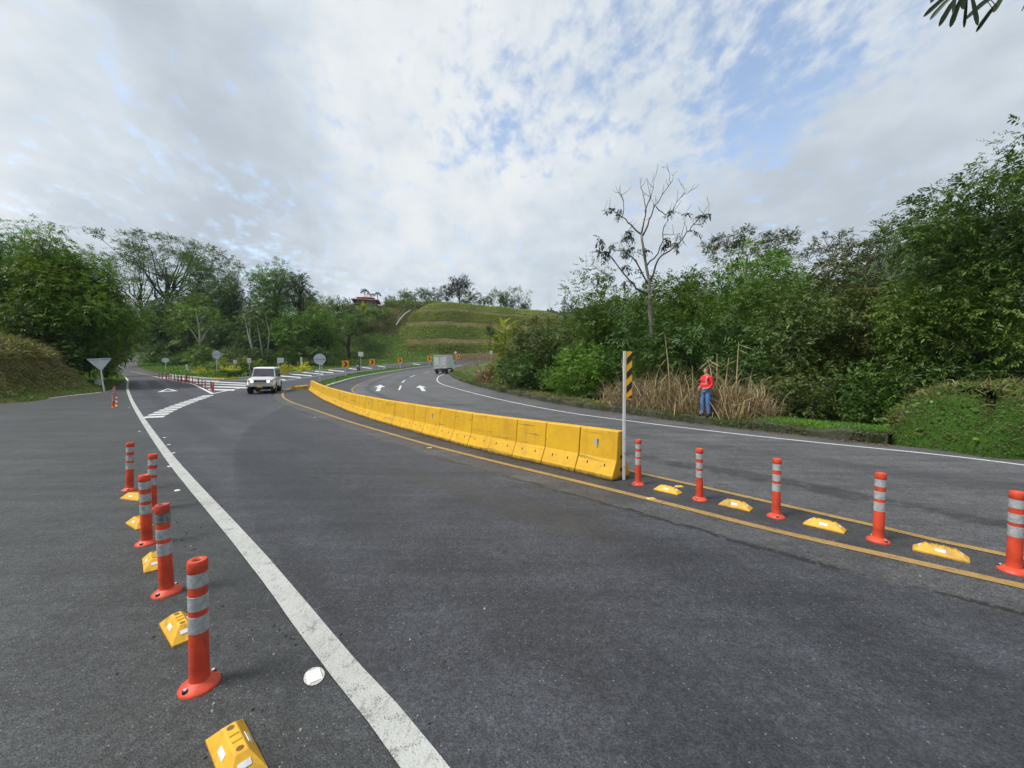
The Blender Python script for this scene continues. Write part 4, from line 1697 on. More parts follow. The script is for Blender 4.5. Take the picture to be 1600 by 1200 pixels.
def build_jeep():
    p = gp(409, 615)
    D = p.y
    heading = Vector((0.40, -0.916))
    rz = math.atan2(heading.y, heading.x)            # local +X is forward
    c = Vector(p) - heading * 1.55
    z = float(G(p.x, p.y))
    slope = (float(G(c.x + heading.x, c.y + heading.y)) - float(G(c.x - heading.x, c.y - heading.y))) / 2
    t = empty('off_road_car', (c.x, c.y, float(G(c.x, c.y))), rz, 'boxy white off-road car with lit headlamps driving towards the camera', 'car')
    t.rotation_euler = (0, -math.atan(slope), rz)
    HW = 0.80
    # lower body: loft of side profile sections along X
    def sect(x, zb, zt, w, tum=0.0, r=0.05):
        return [(x, -w, zb), (x, -w, zt - r - tum), (x, -w + r * 0.8 , zt), (x, w - r * 0.8, zt), (x, w, zt - r - tum), (x, w, zb)]
    m = MB()
    m.loop([sect(2.02, 0.70, 1.03, 0.66, 0, 0.06), sect(1.97, 0.58, 1.08, 0.74, 0, 0.06), sect(1.6, 0.58, 1.13, 0.78, 0, 0.05), sect(0.72, 0.5, 1.18, 0.80, 0, 0.05), sect(-1.9, 0.5, 1.18, 0.80, 0, 0.04), sect(-1.98, 0.56, 1.14, 0.78, 0, 0.04)])
    m.build('body', CAR_WHITE, t, smooth='auto', bevel=0.02)
    m = MB()
    m.loop([sect(1.98, 1.0, 1.105, 0.56, 0, 0.03), sect(1.7, 1.08, 1.155, 0.60, 0, 0.03), sect(0.76, 1.12, 1.215, 0.64, 0, 0.03)])
    m.build('bonnet', CAR_WHITE, t, smooth='auto', bevel=0.01)
    # greenhouse
    m = MB()
    m.loop([[(0.70, -0.77, 1.17), (0.70, 0.77, 1.17), (-1.96, 0.77, 1.17), (-1.96, -0.77, 1.17)], [(0.34, -0.68, 1.80), (0.34, 0.68, 1.80), (-1.86, 0.68, 1.80), (-1.86, -0.68, 1.80)]])
    m.build('cabin', CAR_WHITE, t, bevel=0.05, seg=3)
    m = MB()
    m.loop([[(0.40, -0.71, 1.795), (0.40, 0.71, 1.795), (-1.90, 0.71, 1.795), (-1.90, -0.71, 1.795)], [(0.34, -0.69, 1.86), (0.34, 0.69, 1.86), (-1.86, 0.69, 1.86), (-1.86, -0.69, 1.86)], [(0.20, -0.55, 1.905), (0.20, 0.55, 1.905), (-1.75, 0.55, 1.905), (-1.75, -0.55, 1.905)]])
    m.build('roof', CAR_WHITE, t, bevel=0.03, seg=3)
    # windscreen set proud of the cabin front
    a0, a1 = Vector((0.712, 0, 1.22)), Vector((0.392, 0, 1.775))
    dn = (a1 - a0).normalized()
    nn = Vector((dn.z, 0, -dn.x))
    m = MB()
    q = [Vector((a0.x, -0.68, a0.z)), Vector((a0.x, 0.68, a0.z)), Vector((a1.x, 0.60, a1.z)), Vector((a1.x, -0.60, a1.z))]
    m.loop([[v - nn * 0.02 for v in q], [v + nn * 0.012 for v in q]])
    w = m.build('windscreen', GLASS, t, bevel=0.008)
    for s in (-1, 1):
        m = MB()
        m.tube([(0.74, s * 0.06 - 0.25, 1.225), (0.66, s * 0.06 + 0.12, 1.36)], 0.009, 5)
        m.build('wiper', BLACK_TRIM, t)
        for (x0, x1) in ((0.36, -0.34), (-0.42, -1.1), (-1.18, -1.78)):
            m = MB()
            def sp_(x, zz):
                yy = s * (0.77 + (0.68 - 0.77) * (zz - 1.17) / 0.63 + 0.006)
                return Vector((x, yy, zz))
            top = 1.74
            k = 0.22 if x0 > 0.3 else 0.0
            q = [sp_(x0 + k, 1.235), sp_(x1, 1.235), sp_(x1, top), sp_(x0, top)]
            m.loop([[v - Vector((0, s * 0.02, 0)) for v in q], q])
            m.build('side_window', GLASS, t)
        # door seams and handle
        m = MB()
        for x in (0.62, -0.38):
            m.box((x, s * 0.801, 0.86), (0.014, 0.01, 0.60))
        m.build('door_seam', BLACK_TRIM, t)
        m = MB()
        m.box((-0.26, s * 0.815, 1.06), (0.14, 0.03, 0.03))
        m.build('door_handle', BLACK_TRIM, t)
        # mirror
        m = MB()
        m.box((0.56, s * 0.98, 1.33), (0.07, 0.17, 0.22))
        o = m.build('mirror', BLACK_TRIM, t, bevel=0.02)
        m = MB()
        m.tube([(0.6, s * 0.78, 1.24), (0.57, s * 0.93, 1.27)], 0.015, 6)
        m.build('mirror_arm', BLACK_TRIM, o)
        # flared arches
        for x in (1.28, -1.22):
            m = MB()
            rings = []
            for k in range(13):
                an = math.pi * k / 12
                cx, cz = x + 0.50 * math.cos(an), 0.42 + 0.44 * math.sin(an)
                ox, oz = x + 0.565 * math.cos(an), 0.42 + 0.50 * math.sin(an)
                rings.append([(cx, s * 0.77, cz), (cx, s * 0.895, cz), (ox, s * 0.875, oz), (ox, s * 0.77, oz)])
            m.loop(rings)
            m.build('wheel_arch', CAR_WHITE, t, smooth='auto')
            m = MB()
            m.tube([(x, s * 0.60, 0.42), (x, s * 0.812, 0.42)], 0.47, 24)
            m.build('wheel_well', BLACK_TRIM, t)
            wheel(t, x, s * 0.76, 0.385, 0.24, CHROME, s)
        # headlamps, indicators
        m = MB()
        m.tube([(2.0, s * 0.50, 0.925), (2.055, s * 0.50, 0.925)], 0.108, 20)
        hb = m.build('headlight', CHROME, t)
        m = MB()
        m.tube([(2.05, s * 0.50, 0.925), (2.063, s * 0.50, 0.925)], 0.094, 20)
        m.build('lamp_lens', HEADLIGHT, hb)
        m = MB()
        m.box((1.97, s * 0.70, 0.945), (0.10, 0.10, 0.11))
        m.build('indicator', AMBER, t, bevel=0.01)
        m = MB()
        m.box((2.115, s * 0.70, 0.585), (0.03, 0.16, 0.07))
        m.build('fog_lamp', AMBER, t)
    # snorkel on the car's right side
    m = MB()
    m.tube([(0.95, -0.83, 1.0), (0.78, -0.845, 1.22), (0.46, -0.80, 1.75)], 0.04, 8)
    m.box((0.46, -0.80, 1.82), (0.13, 0.13, 0.20))
    m.build('snorkel', BLACK_TRIM, t)
    # grille and brand name
    m = MB()
    m.box((2.03, 0, 0.93), (0.03, 0.80, 0.17))
    g = m.build('grille', BLACK_TRIM, t, bevel=0.008)
    for k in range(3):
        m = MB()
        m.box((2.048, 0, 0.87 + 0.055 * k), (0.008, 0.77, 0.012))
        m.build('grille_bar', SIGN_DARK, g)
    text_obj('lettering', 'TOYOTA', 0.135, CHROME, g, (2.058, 0, 0.93), (math.pi / 2, 0, math.pi / 2))
    m = MB()
    m.box((2.0, 0, 0.77), (0.08, 1.30, 0.10))
    m.build('valance', CAR_WHITE, t, bevel=0.01)
    m = MB()
    for x in (-0.28, -0.02, 0.22):
        m.box((2.043, x, 0.775), (0.008, 0.2, 0.035))
    m.build('valance_slot', BLACK_TRIM, t)
    m = MB()
    rings = []
    for y_, x_ in ((-0.88, 1.93), (-0.84, 2.04), (-0.70, 2.09), (0.70, 2.09), (0.84, 2.04), (0.88, 1.93)):
        rings.append([(x_, y_, 0.53), (x_ + 0.03, y_, 0.55), (x_ + 0.03, y_, 0.65), (x_, y_, 0.67), (x_ - 0.07, y_, 0.67), (x_ - 0.07, y_, 0.53)])
    m.loop(rings)
    m.build('front_bumper', CHROME, t, smooth='auto')
    m = MB()
    m.box((2.131, -0.02, 0.56), (0.012, 0.34, 0.15))
    pl = m.build('number_plate', PLATE, t, bevel=0.004)
    m = MB()
    m.box((0.0, 0, 0.40), (3.3, 0.9, 0.22))
    m.box((1.28, 0, 0.36), (0.12, 1.4, 0.12))
    m.box((-1.22, 0, 0.36), (0.12, 1.4, 0.12))
    m.build('chassis', BLACK_TRIM, t)
    s_ = 1.02
    t.scale = (s_, s_, s_)


def build_truck():
    p = gp(688, 584.2)
    to = Vector((-p.x, -p.y)).normalized()
    a = rad(-18)
    d = Vector((math.cos(a) * -to.x - math.sin(a) * -to.y, math.sin(a) * -to.x + math.cos(a) * -to.y))
    rz = math.atan2(d.y, d.x)
    K = (584.2 - 555.2) / FPX * p.y / 2.75           # scale so its height matches
    t = empty('box_truck', (p.x, p.y, float(G(p.x, p.y))), rz, 'small white box truck seen from behind on the far carriageway', 'truck')
    sl = (float(G(p.x + d.x * 3, p.y + d.y * 3)) - float(G(p.x, p.y))) / 3
    t.rotation_euler = (0, -math.atan(sl), rz)
    W, L = 0.98, 3.3
    zb, zt = 0.82, 2.75
    m = MB()
    m.box((L / 2, 0, (zb + zt) / 2), (L, 2 * W, zt - zb))
    m.build('cargo_box', BOX_SIDE, t, bevel=0.02)
    m = MB()
    for y, z, sy, sz in ((-W + 0.05, (zb + zt) / 2, 0.10, zt - zb), (W - 0.05, (zb + zt) / 2, 0.10, zt - zb), (0, zb + 0.05, 2 * W - 0.22, 0.10)):
        m.box((-0.012, y, z), (0.05, sy, sz))
    m.build('rear_frame', BOX_WHITE, t)
    m = MB()
    m.box((-0.016, 0, zt - 0.12), (0.05, 2 * W - 0.22, 0.13))
    m.build('header', SIGN_DARK, t)
    for s in (-1, 1):
        m = MB()
        m.box((-0.012, s * 0.432, (zb + zt) / 2 - 0.04), (0.05, 0.845, zt - zb - 0.30))
        dd = m.build('rear_door', BOX_WHITE, t, bevel=0.008)
        m = MB()
        m.tube([(-0.055, s * 0.13, zb + 0.12), (-0.055, s * 0.13, zt - 0.25)], 0.012, 6)
        m.build('lock_rod', STEEL, dd)
        m = MB()
        m.box((-0.05, s * 0.45, zb + 0.38), (0.03, 0.16, 0.09))
        m.box((-0.05, s * 0.80, zb + 0.36 + (0.18 if s < 0 else 0)), (0.03, 0.12, 0.07))
        m.build('latch', BLACK_TRIM, dd)
        m = MB()
        m.box((0.02, s * 0.78, 0.62), (0.06, 0.26, 0.10))
        m.build('tail_lamp', TAIL_RED, t)
        for x in (0.75,):
            wheel(t, x, s * 0.74, 0.36, 0.30, STEEL, s)
        wheel(t, 3.7, s * 0.74, 0.36, 0.22, STEEL, s)
        m = MB()
        m.box((0.30, s * 0.74, 0.50), (0.02, 0.36, 0.42))
        m.build('mud_flap', BLACK_TRIM, t)
        m = MB()
        m.box((4.1, s * 1.08, 1.55), (0.06, 0.16, 0.26))
        m.build('mirror', BLACK_TRIM, t)
    m = MB()
    m.box((L / 2 + 0.6, 0, 0.70), (L + 1.2, 0.8, 0.16))
    m.box((0.75, 0, 0.38), (0.14, 1.3, 0.16))
    m.build('chassis', BLACK_TRIM, t)
    m = MB()
    m.box((0.0, 0, 0.60), (0.08, 1.7, 0.14))
    m.build('rear_bumper', BLACK_TRIM, t)
    m = MB()
    m.box((-0.05, 0.05, 0.52), (0.02, 0.5, 0.20))
    m.build('number_plate', SIGN_DARK, t)
    m = MB()
    m.loop([[(3.40, -0.85, 0.55), (3.40, 0.85, 0.55), (4.85, 0.85, 0.55), (4.85, -0.85, 0.55)], [(3.40, -0.85, 1.25), (3.40, 0.85, 1.25), (4.90, 0.85, 1.25), (4.90, -0.85, 1.25)], [(3.42, -0.78, 2.02), (3.42, 0.78, 2.02), (4.45, 0.78, 2.02), (4.45, -0.78, 2.02)]])
    m.build('cab', CAR_WHITE, t, bevel=0.04)
    m = MB()
    m.loop([[(4.885, -0.72, 1.32), (4.885, 0.72, 1.32), (4.50, 0.66, 1.95), (4.50, -0.66, 1.95)], [(4.90, -0.72, 1.325), (4.90, 0.72, 1.325), (4.515, 0.66, 1.955), (4.515, -0.66, 1.955)]])
    m.build('windscreen', GLASS, t)
    t.scale = (K, K, K)


# ------------------------------------------------------------------ people
def mat_flat(name, col, rough=0.8, var=0.12, scale=14):
    return simple(name, col, rough, var, scale)


SKIN = mat_flat('skin', (0.42, 0.22, 0.14), 0.55, 0.08)
HAIR = mat_flat('dark_greying_hair', (0.045, 0.04, 0.038), 0.7, 0.3, 60)
RED_CLOTH = mat_flat('red_jacket_cloth', (0.66, 0.014, 0.024), 0.75, 0.18, 9)
GREY_CLOTH = mat_flat('silver_grey_strip', (0.40, 0.30, 0.30), 0.5, 0.15, 20)
DENIM = simple('blue_denim', (0.075, 0.16, 0.36), 0.9, 0.3, 9, dirt=(0.20, 0.30, 0.46), dirt_amt=0.6)
DARK_LEATHER = mat_flat('dark_boot_leather', (0.03, 0.022, 0.017), 0.6, 0.3)
DARK_CLOTH = mat_flat('dark_riding_clothes', (0.025, 0.026, 0.030), 0.8, 0.3)
GREY_MOTO = mat_flat('grey_motorcycle_panel', (0.42, 0.45, 0.48), 0.4, 0.1)


def skin_mesh(name, joints, edges, radii, mat, parent, root=0, sub=2):
    me = bpy.data.meshes.new(name)
    me.from_pydata(joints, edges, [])
    o = bpy.data.objects.new(name, me)
    C.objects.link(o)
    bm = bmesh.new()
    bm.from_mesh(me)
    lay = bm.verts.layers.skin.verify()
    bm.verts.ensure_lookup_table()
    for i, r in enumerate(radii):
        q = bm.verts[i][lay]
        q.radius = (r, r) if not isinstance(r, tuple) else r
        q.use_root = (i == root)
    bm.to_mesh(me)
    bm.free()
    s = o.modifiers.new('skin', 'SKIN')
    s.use_smooth_shade = True
    u = o.modifiers.new('subsurf', 'SUBSURF')
    u.levels = sub
    u.render_levels = sub
    dg = bpy.context.evaluated_depsgraph_get()
    ev = o.evaluated_get(dg)
    nm = bpy.data.meshes.new_from_object(ev)
    bpy.data.objects.remove(o)
    bpy.data.meshes.remove(me)
    nm.name = name
    nm.materials.clear()
    mats = mat if isinstance(mat, list) else [mat]
    for m in mats:
        nm.materials.append(m)
    r = bpy.data.objects.new(name, nm)
    C.objects.link(r)
    if parent is not None:
        r.parent = parent
    return r


def build_person():
    foot = gp(1102, 662)
    base = at(1102, 655.5, 13.3)
    fine = [p for p in resample(RIGHT_KERB, 0.05) if 5 < p.y < 30]
    i = min(range(len(fine)), key=lambda k: abs(800 + FPX * (fine[k].x + 0.1) / (fine[k].y + 0.12) - 1102))
    nrm = normals2(fine)[i]
    spot = fine[i] + nrm * 0.16
    # keep him in line with the pixel column
    gz = float(G(spot.x, spot.y)) + 0.262
    yaw = face_cam((spot.x, spot.y)) + rad(-48)
    root = empty('person', (spot.x, spot.y, gz), yaw, 'person in a red jacket and blue jeans standing on the kerb, looking left', 'person')
    # local: -Y front, x = his left is +X
    J, E, R = [], [], []

    def j(p, r, par=None):
        J.append(p)
        R.append(r)
        if par is not None:
            E.append((par, len(J) - 1))
        return len(J) - 1
    pel = j((0, 0, 0.95), (0.155, 0.115))
    wst = j((0, -0.01, 1.08), (0.15, 0.118), pel)
    che = j((0, 0.0, 1.28), (0.165, 0.12), wst)
    shc = j((0, 0.015, 1.43), (0.105, 0.085), che)
    nck = j((0, 0.01, 1.51), 0.058, shc)
    jaw = j((-0.01, -0.02, 1.575), (0.064, 0.072), nck)
    hed = j((-0.008, 0.0, 1.655), (0.084, 0.100), jaw)
    top = j((-0.005, 0.01, 1.715), (0.055, 0.066), hed)
    for s in (-1, 1):
        hip = j((s * 0.10, 0, 0.88), 0.108, pel)
        kn = j((s * 0.115, -0.02 if s > 0 else -0.05, 0.50), 0.080, hip)
        an = j((s * 0.125, 0.02 if s > 0 else -0.03, 0.10), 0.064, kn)
        ft = j((s * 0.135, (0.0 if s > 0 else -0.05) - 0.03, 0.045), (0.042, 0.040), an)
        toe = j((s * 0.15, (0.0 if s > 0 else -0.05) - 0.15, 0.035), (0.040, 0.030), ft)
        sh = j((s * 0.17, 0.02, 1.385), 0.058, shc)
        if s > 0:
            el = j((s * 0.235, 0.06, 1.13), 0.046, sh)
            wr = j((s * 0.18, -0.13, 1.00), 0.034, el)
            hd = j((s * 0.12, -0.19, 0.99), (0.036, 0.022), wr)
            fd = Vector((-0.9, -0.35, -0.12)).normalized()
        else:
            el = j((s * 0.235, 0.04, 1.13), 0.046, sh)
            wr = j((s * 0.20, -0.13, 0.99), 0.034, el)
            hd = j((s * 0.16, -0.19, 0.965), (0.036, 0.022), wr)
            fd = Vector((0.75, -0.45, -0.4)).normalized()
        side = fd.cross(Vector((0, 0, 1))).normalized()
        up = side.cross(fd)
        P0 = Vector(J[hd])
        for k, ln in enumerate((0.075, 0.082, 0.078, 0.06)):
            b0 = P0 + fd * 0.035 + up * (0.027 - 0.018 * k)
            f1 = j(tuple(b0), 0.0095, hd)
            f2 = j(tuple(b0 + fd * ln * 0.55 + side * 0.012), 0.0085, f1)
            f3 = j(tuple(b0 + fd * ln * 0.85 + side * 0.035 * s), 0.007, f2)
        th1 = j(tuple(P0 + up * 0.035 + fd * 0.01), 0.0105, hd)
        th2 = j(tuple(P0 + up * 0.055 + fd * 0.045), 0.008, th1)
    body = skin_mesh('body', J, E, R, [SKIN, DENIM, DARK_LEATHER], root)
    me = body.data
    for p in me.polygons:
        c = p.center
        p.material_index = 2 if c.z < 0.12 else (1 if (c.z < 0.93 and c.y > -0.16) or (c.z < 1.0 and abs(c.x) < 0.24 and c.y > -0.125) else 0)
        p.use_smooth = True
    # jacket: torso and sleeves
    J, E, R = [], [], []
    b = j((0, -0.005, 0.885), (0.176, 0.146))
    w = j((0, -0.012, 1.07), (0.176, 0.148), b)
    ch = j((0, 0.0, 1.28), (0.178, 0.148), w)
    sc = j((0, 0.015, 1.44), (0.125, 0.105), ch)
    co = j((0, 0.012, 1.515), (0.072, 0.078), sc)
    for s in (-1, 1):
        sh = j((s * 0.172, 0.02, 1.385), 0.076, sc)
        if s > 0:
            el = j((s * 0.235, 0.06, 1.13), 0.066, sh)
            wr = j((s * 0.195, -0.11, 1.012), 0.050, el)
        else:
            el = j((s * 0.235, 0.04, 1.13), 0.066, sh)
            wr = j((s * 0.212, -0.11, 1.0), 0.050, el)
    jk = skin_mesh('jacket', J, E, R, [RED_CLOTH, GREY_CLOTH], root, sub=3)
    for p in jk.data.polygons:
        p.use_smooth = True
        c = p.center
        strip = (abs(c.z - 1.17) < 0.02 and abs(c.x) < 0.15) or (abs(c.x - 0.118) < 0.018 and c.z > 1.17 and c.z < 1.45 and c.y < 0.05)
        arm = abs(c.x) > 0.16 and c.y < -0.06 and c.z < 1.06
        p.material_index = 1 if (strip or (arm and abs(c.y + 0.085) < 0.02)) else 0
    # shirt hem showing under the jacket
    m = MB()
    m.lathe([(0.86, 0.885), (0.9, 0.93)], 20, cap0=False, cap1=False)
    o = m.build('shirt_hem', GREY_CLOTH, root, smooth=True)
    o.scale = (0.172, 0.135, 1)
    # head turned to his right: face parts
    hd = empty('head_details', (-0.008, 0.0, 1.655))
    hd.parent = root
    hd.rotation_euler = (0, 0, rad(-38))
    m = MB()
    rings = []
    for k in range(7):
        a = rad(-12 + 102 * k / 6)
        rr, zz = 0.098 * math.cos(a), 0.012 + 0.090 * math.sin(a)
        rings.append([(0.86 * max(rr, 0.004) * math.cos(2 * math.pi * q / 20), 0.016 + max(rr, 0.004) * 1.05 * math.sin(2 * math.pi * q / 20) + (0.03 if k < 3 else 0.012) * (1 if math.sin(2 * math.pi * q / 20) < 0 else 0), zz) for q in range(20)])
    m.loop(rings)
    m.build('hair', HAIR, hd, smooth=True)
    m = MB()
    m.loop([[(-0.013, -0.088, -0.025), (0.013, -0.088, -0.025), (0, -0.088, 0.02)], [(-0.009, -0.117, -0.022), (0.009, -0.117, -0.022), (0, -0.095, 0.016)]])
    m.build('nose', SKIN, hd, smooth=True)
    for s in (-1, 1):
        m = MB()
        m.ball((s * 0.03, -0.088, 0.012), (0.011, 0.006, 0.006), 8, 6)
        m.build('eye', BLACK_TRIM, hd)
        m = MB()
        m.ball((s * 0.079, 0.008, -0.008), (0.009, 0.018, 0.03), 8, 6)
        m.build('ear', SKIN, hd)
    m = MB()
    m.box((0, -0.083, -0.062), (0.045, 0.012, 0.008))
    m.build('mouth', mat_flat('lips', (0.25, 0.09, 0.07)), hd)
    m = MB()
    m.box((-0.075, -0.152, 1.33), (0.05, 0.012, 0.035))
    m.build('chest_badge', SEP_YELLOW, root)
    s_ = 1.0
    hgt = (655.5 - 579.5) / FPX * spot.y
    s_ = hgt / 1.745
    root.scale = (s_, s_, s_)


def build_moto():
    p = gp(560, 579.3)
    d = Vector((0.12, -0.99)).normalized()
    rz = math.atan2(d.y, d.x)
    K = (579.3 - 565.6) / FPX * p.y / 1.62
    t = empty('motorcycle', g3(p), rz, 'dark motorcycle coming down the near lane past the square white sign', 'motorcycle')
    for x in (0.62, -0.62):
        wheel(t, x, 0, 0.30, 0.13, STEEL, 1)
    m = MB()
    m.loop([[(0.35, -0.12, 0.45), (0.35, 0.12, 0.45), (-0.45, 0.14, 0.45), (-0.45, -0.14, 0.45)], [(0.42, -0.14, 0.85), (0.42, 0.14, 0.85), (-0.75, 0.12, 0.82), (-0.75, -0.12, 0.82)]])
    m.build('body', GREY_MOTO, t, bevel=0.04)
    m = MB()
    m.box((-0.32, 0, 0.87), (0.75, 0.26, 0.10))
    m.build('seat', BLACK_TRIM, t, bevel=0.03)
    m = MB()
    m.tube([(0.62, 0, 0.30), (0.42, 0, 0.98)], 0.05, 8)
    m.build('fork', BLACK_TRIM, t)
    m = MB()
    m.tube([(0.36, -0.36, 1.05), (0.42, 0, 1.0), (0.36, 0.36, 1.05)], 0.02, 6)
    m.build('handlebar', BLACK_TRIM, t)
    m = MB()
    m.loop([[(0.52, -0.12, 0.72), (0.52, 0.12, 0.72), (0.46, 0.14, 1.08), (0.46, -0.14, 1.08)], [(0.60, -0.10, 0.76), (0.60, 0.10, 0.76), (0.52, 0.11, 1.02), (0.52, -0.11, 1.02)]])
    m.build('front_fairing', GREY_MOTO, t, bevel=0.02)
    m = MB()
    m.tube([(0.58, 0, 0.90), (0.63, 0, 0.90)], 0.07, 12)
    m.build('headlight', CHROME, t)
    t.scale = (K, K, K)
    r = empty('person', g3(p), rz, 'person in dark clothes and helmet riding the distant motorcycle', 'person')
    J, E, R = [], [], []

    def j(q, rr, par=None):
        J.append(q)
        R.append(rr)
        if par is not None:
            E.append((par, len(J) - 1))
        return len(J) - 1
    pel = j((-0.22, 0, 0.98), (0.15, 0.13))
    ch = j((-0.12, 0, 1.25), (0.17, 0.13), pel)
    nk = j((-0.05, 0, 1.43), 0.07, ch)
    j((-0.03, 0, 1.52), 0.08, nk)
    for s in (-1, 1):
        sh = j((-0.07, s * 0.19, 1.36), 0.07, ch)
        el = j((0.12, s * 0.33, 1.16), 0.055, sh)
        j((0.34, s * 0.34, 1.08), 0.045, el)
        hp = j((-0.15, s * 0.12, 0.95), 0.09, pel)
        kn = j((0.24, s * 0.20, 0.80), 0.07, hp)
        an = j((0.02, s * 0.20, 0.42), 0.05, kn)
        j((0.16, s * 0.21, 0.38), 0.045, an)
    skin_mesh('body', J, E, R, [DARK_CLOTH], r, sub=1)
    m = MB()
    m.ball((-0.02, 0, 1.56), (0.15, 0.13, 0.145), 14, 10)
    h = m.build('helmet', BLACK_TRIM, r, smooth=True)
    m = MB()
    m.ball((0.06, 0, 1.56), (0.08, 0.10, 0.05), 10, 8)
    m.build('visor', GLASS, h, smooth=True)
    r.scale = (K, K, K)


# ------------------------------------------------------------------ house on the hill
ROOF = simple('red_clay_roof', (0.27, 0.085, 0.05), 0.85, 0.35, 2.5)
WALL = simple('pale_house_wall', (0.50, 0.49, 0.45), 0.8, 0.12, 0.8)
WOOD_DARK = simple('dark_timber', (0.11, 0.05, 0.035), 0.8, 0.25, 3)


def build_house():
    y = 190.0
    b = at(573, 479, y)
    k = y / FPX
    t = empty('farmhouse', (b.x, b.y, b.z), rad(14), 'farmhouse with a two-tier red tiled roof on the hilltop', 'house')
    m = MB()
    W, D_ = 32 * k / 2, 4.2
    hw = 7.5 * k
    m.box((0, 0, hw / 2 - 1.2), (2 * W * 0.86, 2 * D_ * 0.9, hw + 2.4))
    m.build('wall', WALL, t)
    m = MB()
    m.box((-W * 0.43, -D_ * 0.9 - 0.03, hw * 0.42), (1.2, 0.12, hw * 0.75))
    m.build('door', WOOD_DARK, t)
    for x in (-W * 0.72, 0.0, W * 0.35, W * 0.7):
        m = MB()
        m.box((x, -D_ * 0.9 - 0.02, hw * 0.52), (1.1, 0.10, hw * 0.42))
        w = m.build('window', WOOD_DARK, t)
        m = MB()
        m.box((x, -D_ * 0.9 - 0.075, hw * 0.52), (0.85, 0.03, hw * 0.32))
        m.build('pane', GLASS, w)
    for x in (-1, -0.5, 0, 0.5, 1):
        m = MB()
        m.box((x * W * 1.02, -D_ * 1.18, hw / 2 - 1), (0.22, 0.22, hw + 2))
        m.build('post', WOOD_DARK, t)
    m = MB()
    m.box((0, -D_ * 1.02, hw * 0.04), (2 * W * 1.04, D_ * 0.42, 0.25))
    m.box((0, -D_ * 1.19, hw * 0.30), (2 * W * 1.04, 0.08, 0.10))
    m.build('veranda', WOOD_DARK, t)
    # lower hipped roof, then a smaller upper tier
    m = MB()
    e = 1.24
    z0, z1, z2, z3 = hw * 0.95, hw * 0.95 + 3.6 * k, hw * 0.95 + 4.6 * k, hw * 0.95 + 8.2 * k
    m.loop([[(-W * e, -D_ * 1.4, z0), (W * e, -D_ * 1.4, z0), (W * e, D_ * 1.4, z0), (-W * e, D_ * 1.4, z0)], [(-W * e, -D_ * 1.4, z0 + 0.2), (W * e, -D_ * 1.4, z0 + 0.2), (W * e, D_ * 1.4, z0 + 0.2), (-W * e, D_ * 1.4, z0 + 0.2)],
            [(-W * 0.66, -D_ * 0.62, z1), (W * 0.72, -D_ * 0.62, z1), (W * 0.72, D_ * 0.62, z1), (-W * 0.66, D_ * 0.62, z1)]])
    m.build('lower_roof', ROOF, t)
    m = MB()
    m.box((0.0, 0, z1 + 0.1), (W * 1.1, D_ * 0.95, z2 - z1 + 0.5))
    m.build('clerestory', WOOD_DARK, t)
    m = MB()
    m.loop([[(-W * 0.86, -D_ * 0.85, z1 + 0.35), (W * 0.80, -D_ * 0.85, z1 + 0.35), (W * 0.80, D_ * 0.85, z1 + 0.35), (-W * 0.86, D_ * 0.85, z1 + 0.35)], [(-W * 0.05, -0.1, z3), (W * 0.32, -0.1, z3), (W * 0.32, 0.1, z3), (-W * 0.05, 0.1, z3)]])
    m.build('upper_roof', ROOF, t)


def build_gravel():
    """loose chippings by the posts and along the lines"""
    rg = np.random.default_rng(5)
    m = MB()
    spots = [((430, 985), 55, 24), ((330, 780), 60, 26), ((300, 845), 60, 20), ((420, 1000), 150, 30), ((1120, 745), 150, 22), ((1250, 790), 200, 26), ((1450, 850), 160, 20), ((700, 1060), 200, 16), ((620, 960), 180, 14), ((370, 1120), 80, 22), ((250, 740), 60, 16)]
    for (u, v), spread, n in spots:
        for _ in range(n):
            uu, vv = u + rg.normal() * spread * 0.6, v + rg.normal() * spread * 0.25
            if vv < 660 or vv > 1260:
                continue
            p = g3(gp(uu, vv))
            s = 0.0035 + 0.007 * rg.random() ** 2
            q = []
            for k in range(6):
                a = 2 * math.pi * k / 6
                q.append((s * (0.7 + 0.6 * rg.random()) * math.cos(a), s * (0.7 + 0.6 * rg.random()) * math.sin(a)))
            m.mi = int(rg.random() < 0.22)
            m.loop([[(p.x + a, p.y + b, p.z) for a, b in q], [(p.x + a * 0.7, p.y + b * 0.7, p.z + s * (0.7 + 0.5 * rg.random())) for a, b in q]])
    o = m.build('gravel', [simple('dark_chippings', (0.045, 0.044, 0.043), 0.9, 0.4, 60), simple('pale_chippings', (0.26, 0.25, 0.23), 0.9, 0.3, 60)])
    tag(o, 'loose stone chippings scattered on the asphalt', 'gravel', kind='stuff')


build_posts()
build_barrier()
build_signs()
build_jeep()
build_truck()
build_moto()
build_person()
build_house()
build_gravel()
# ------------------------------------------------------------------ plant materials
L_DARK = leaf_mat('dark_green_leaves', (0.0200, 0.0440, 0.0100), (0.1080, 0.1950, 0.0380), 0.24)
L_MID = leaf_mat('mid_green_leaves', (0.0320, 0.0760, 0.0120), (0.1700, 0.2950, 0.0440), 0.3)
L_DEEP = leaf_mat('deep_green_leaves', (0.022, 0.046, 0.010), (0.125, 0.200, 0.038), 0.25)
L_FRESH = leaf_mat('fresh_green_leaves', (0.0396, 0.0756, 0.0086), (0.2013, 0.3180, 0.0437), 0.32)
L_BRIGHT = leaf_mat('bright_green_leaves', (0.040, 0.088, 0.012), (0.195, 0.300, 0.042), 0.3)
L_YELLOW = leaf_mat('yellow_green_leaves', (0.0842, 0.1361, 0.0120), (0.2864, 0.3110, 0.0264), 0.32)
L_OLIVE = leaf_mat('olive_leaves', (0.0288, 0.0461, 0.0115), (0.1525, 0.1980, 0.0506), 0.25)
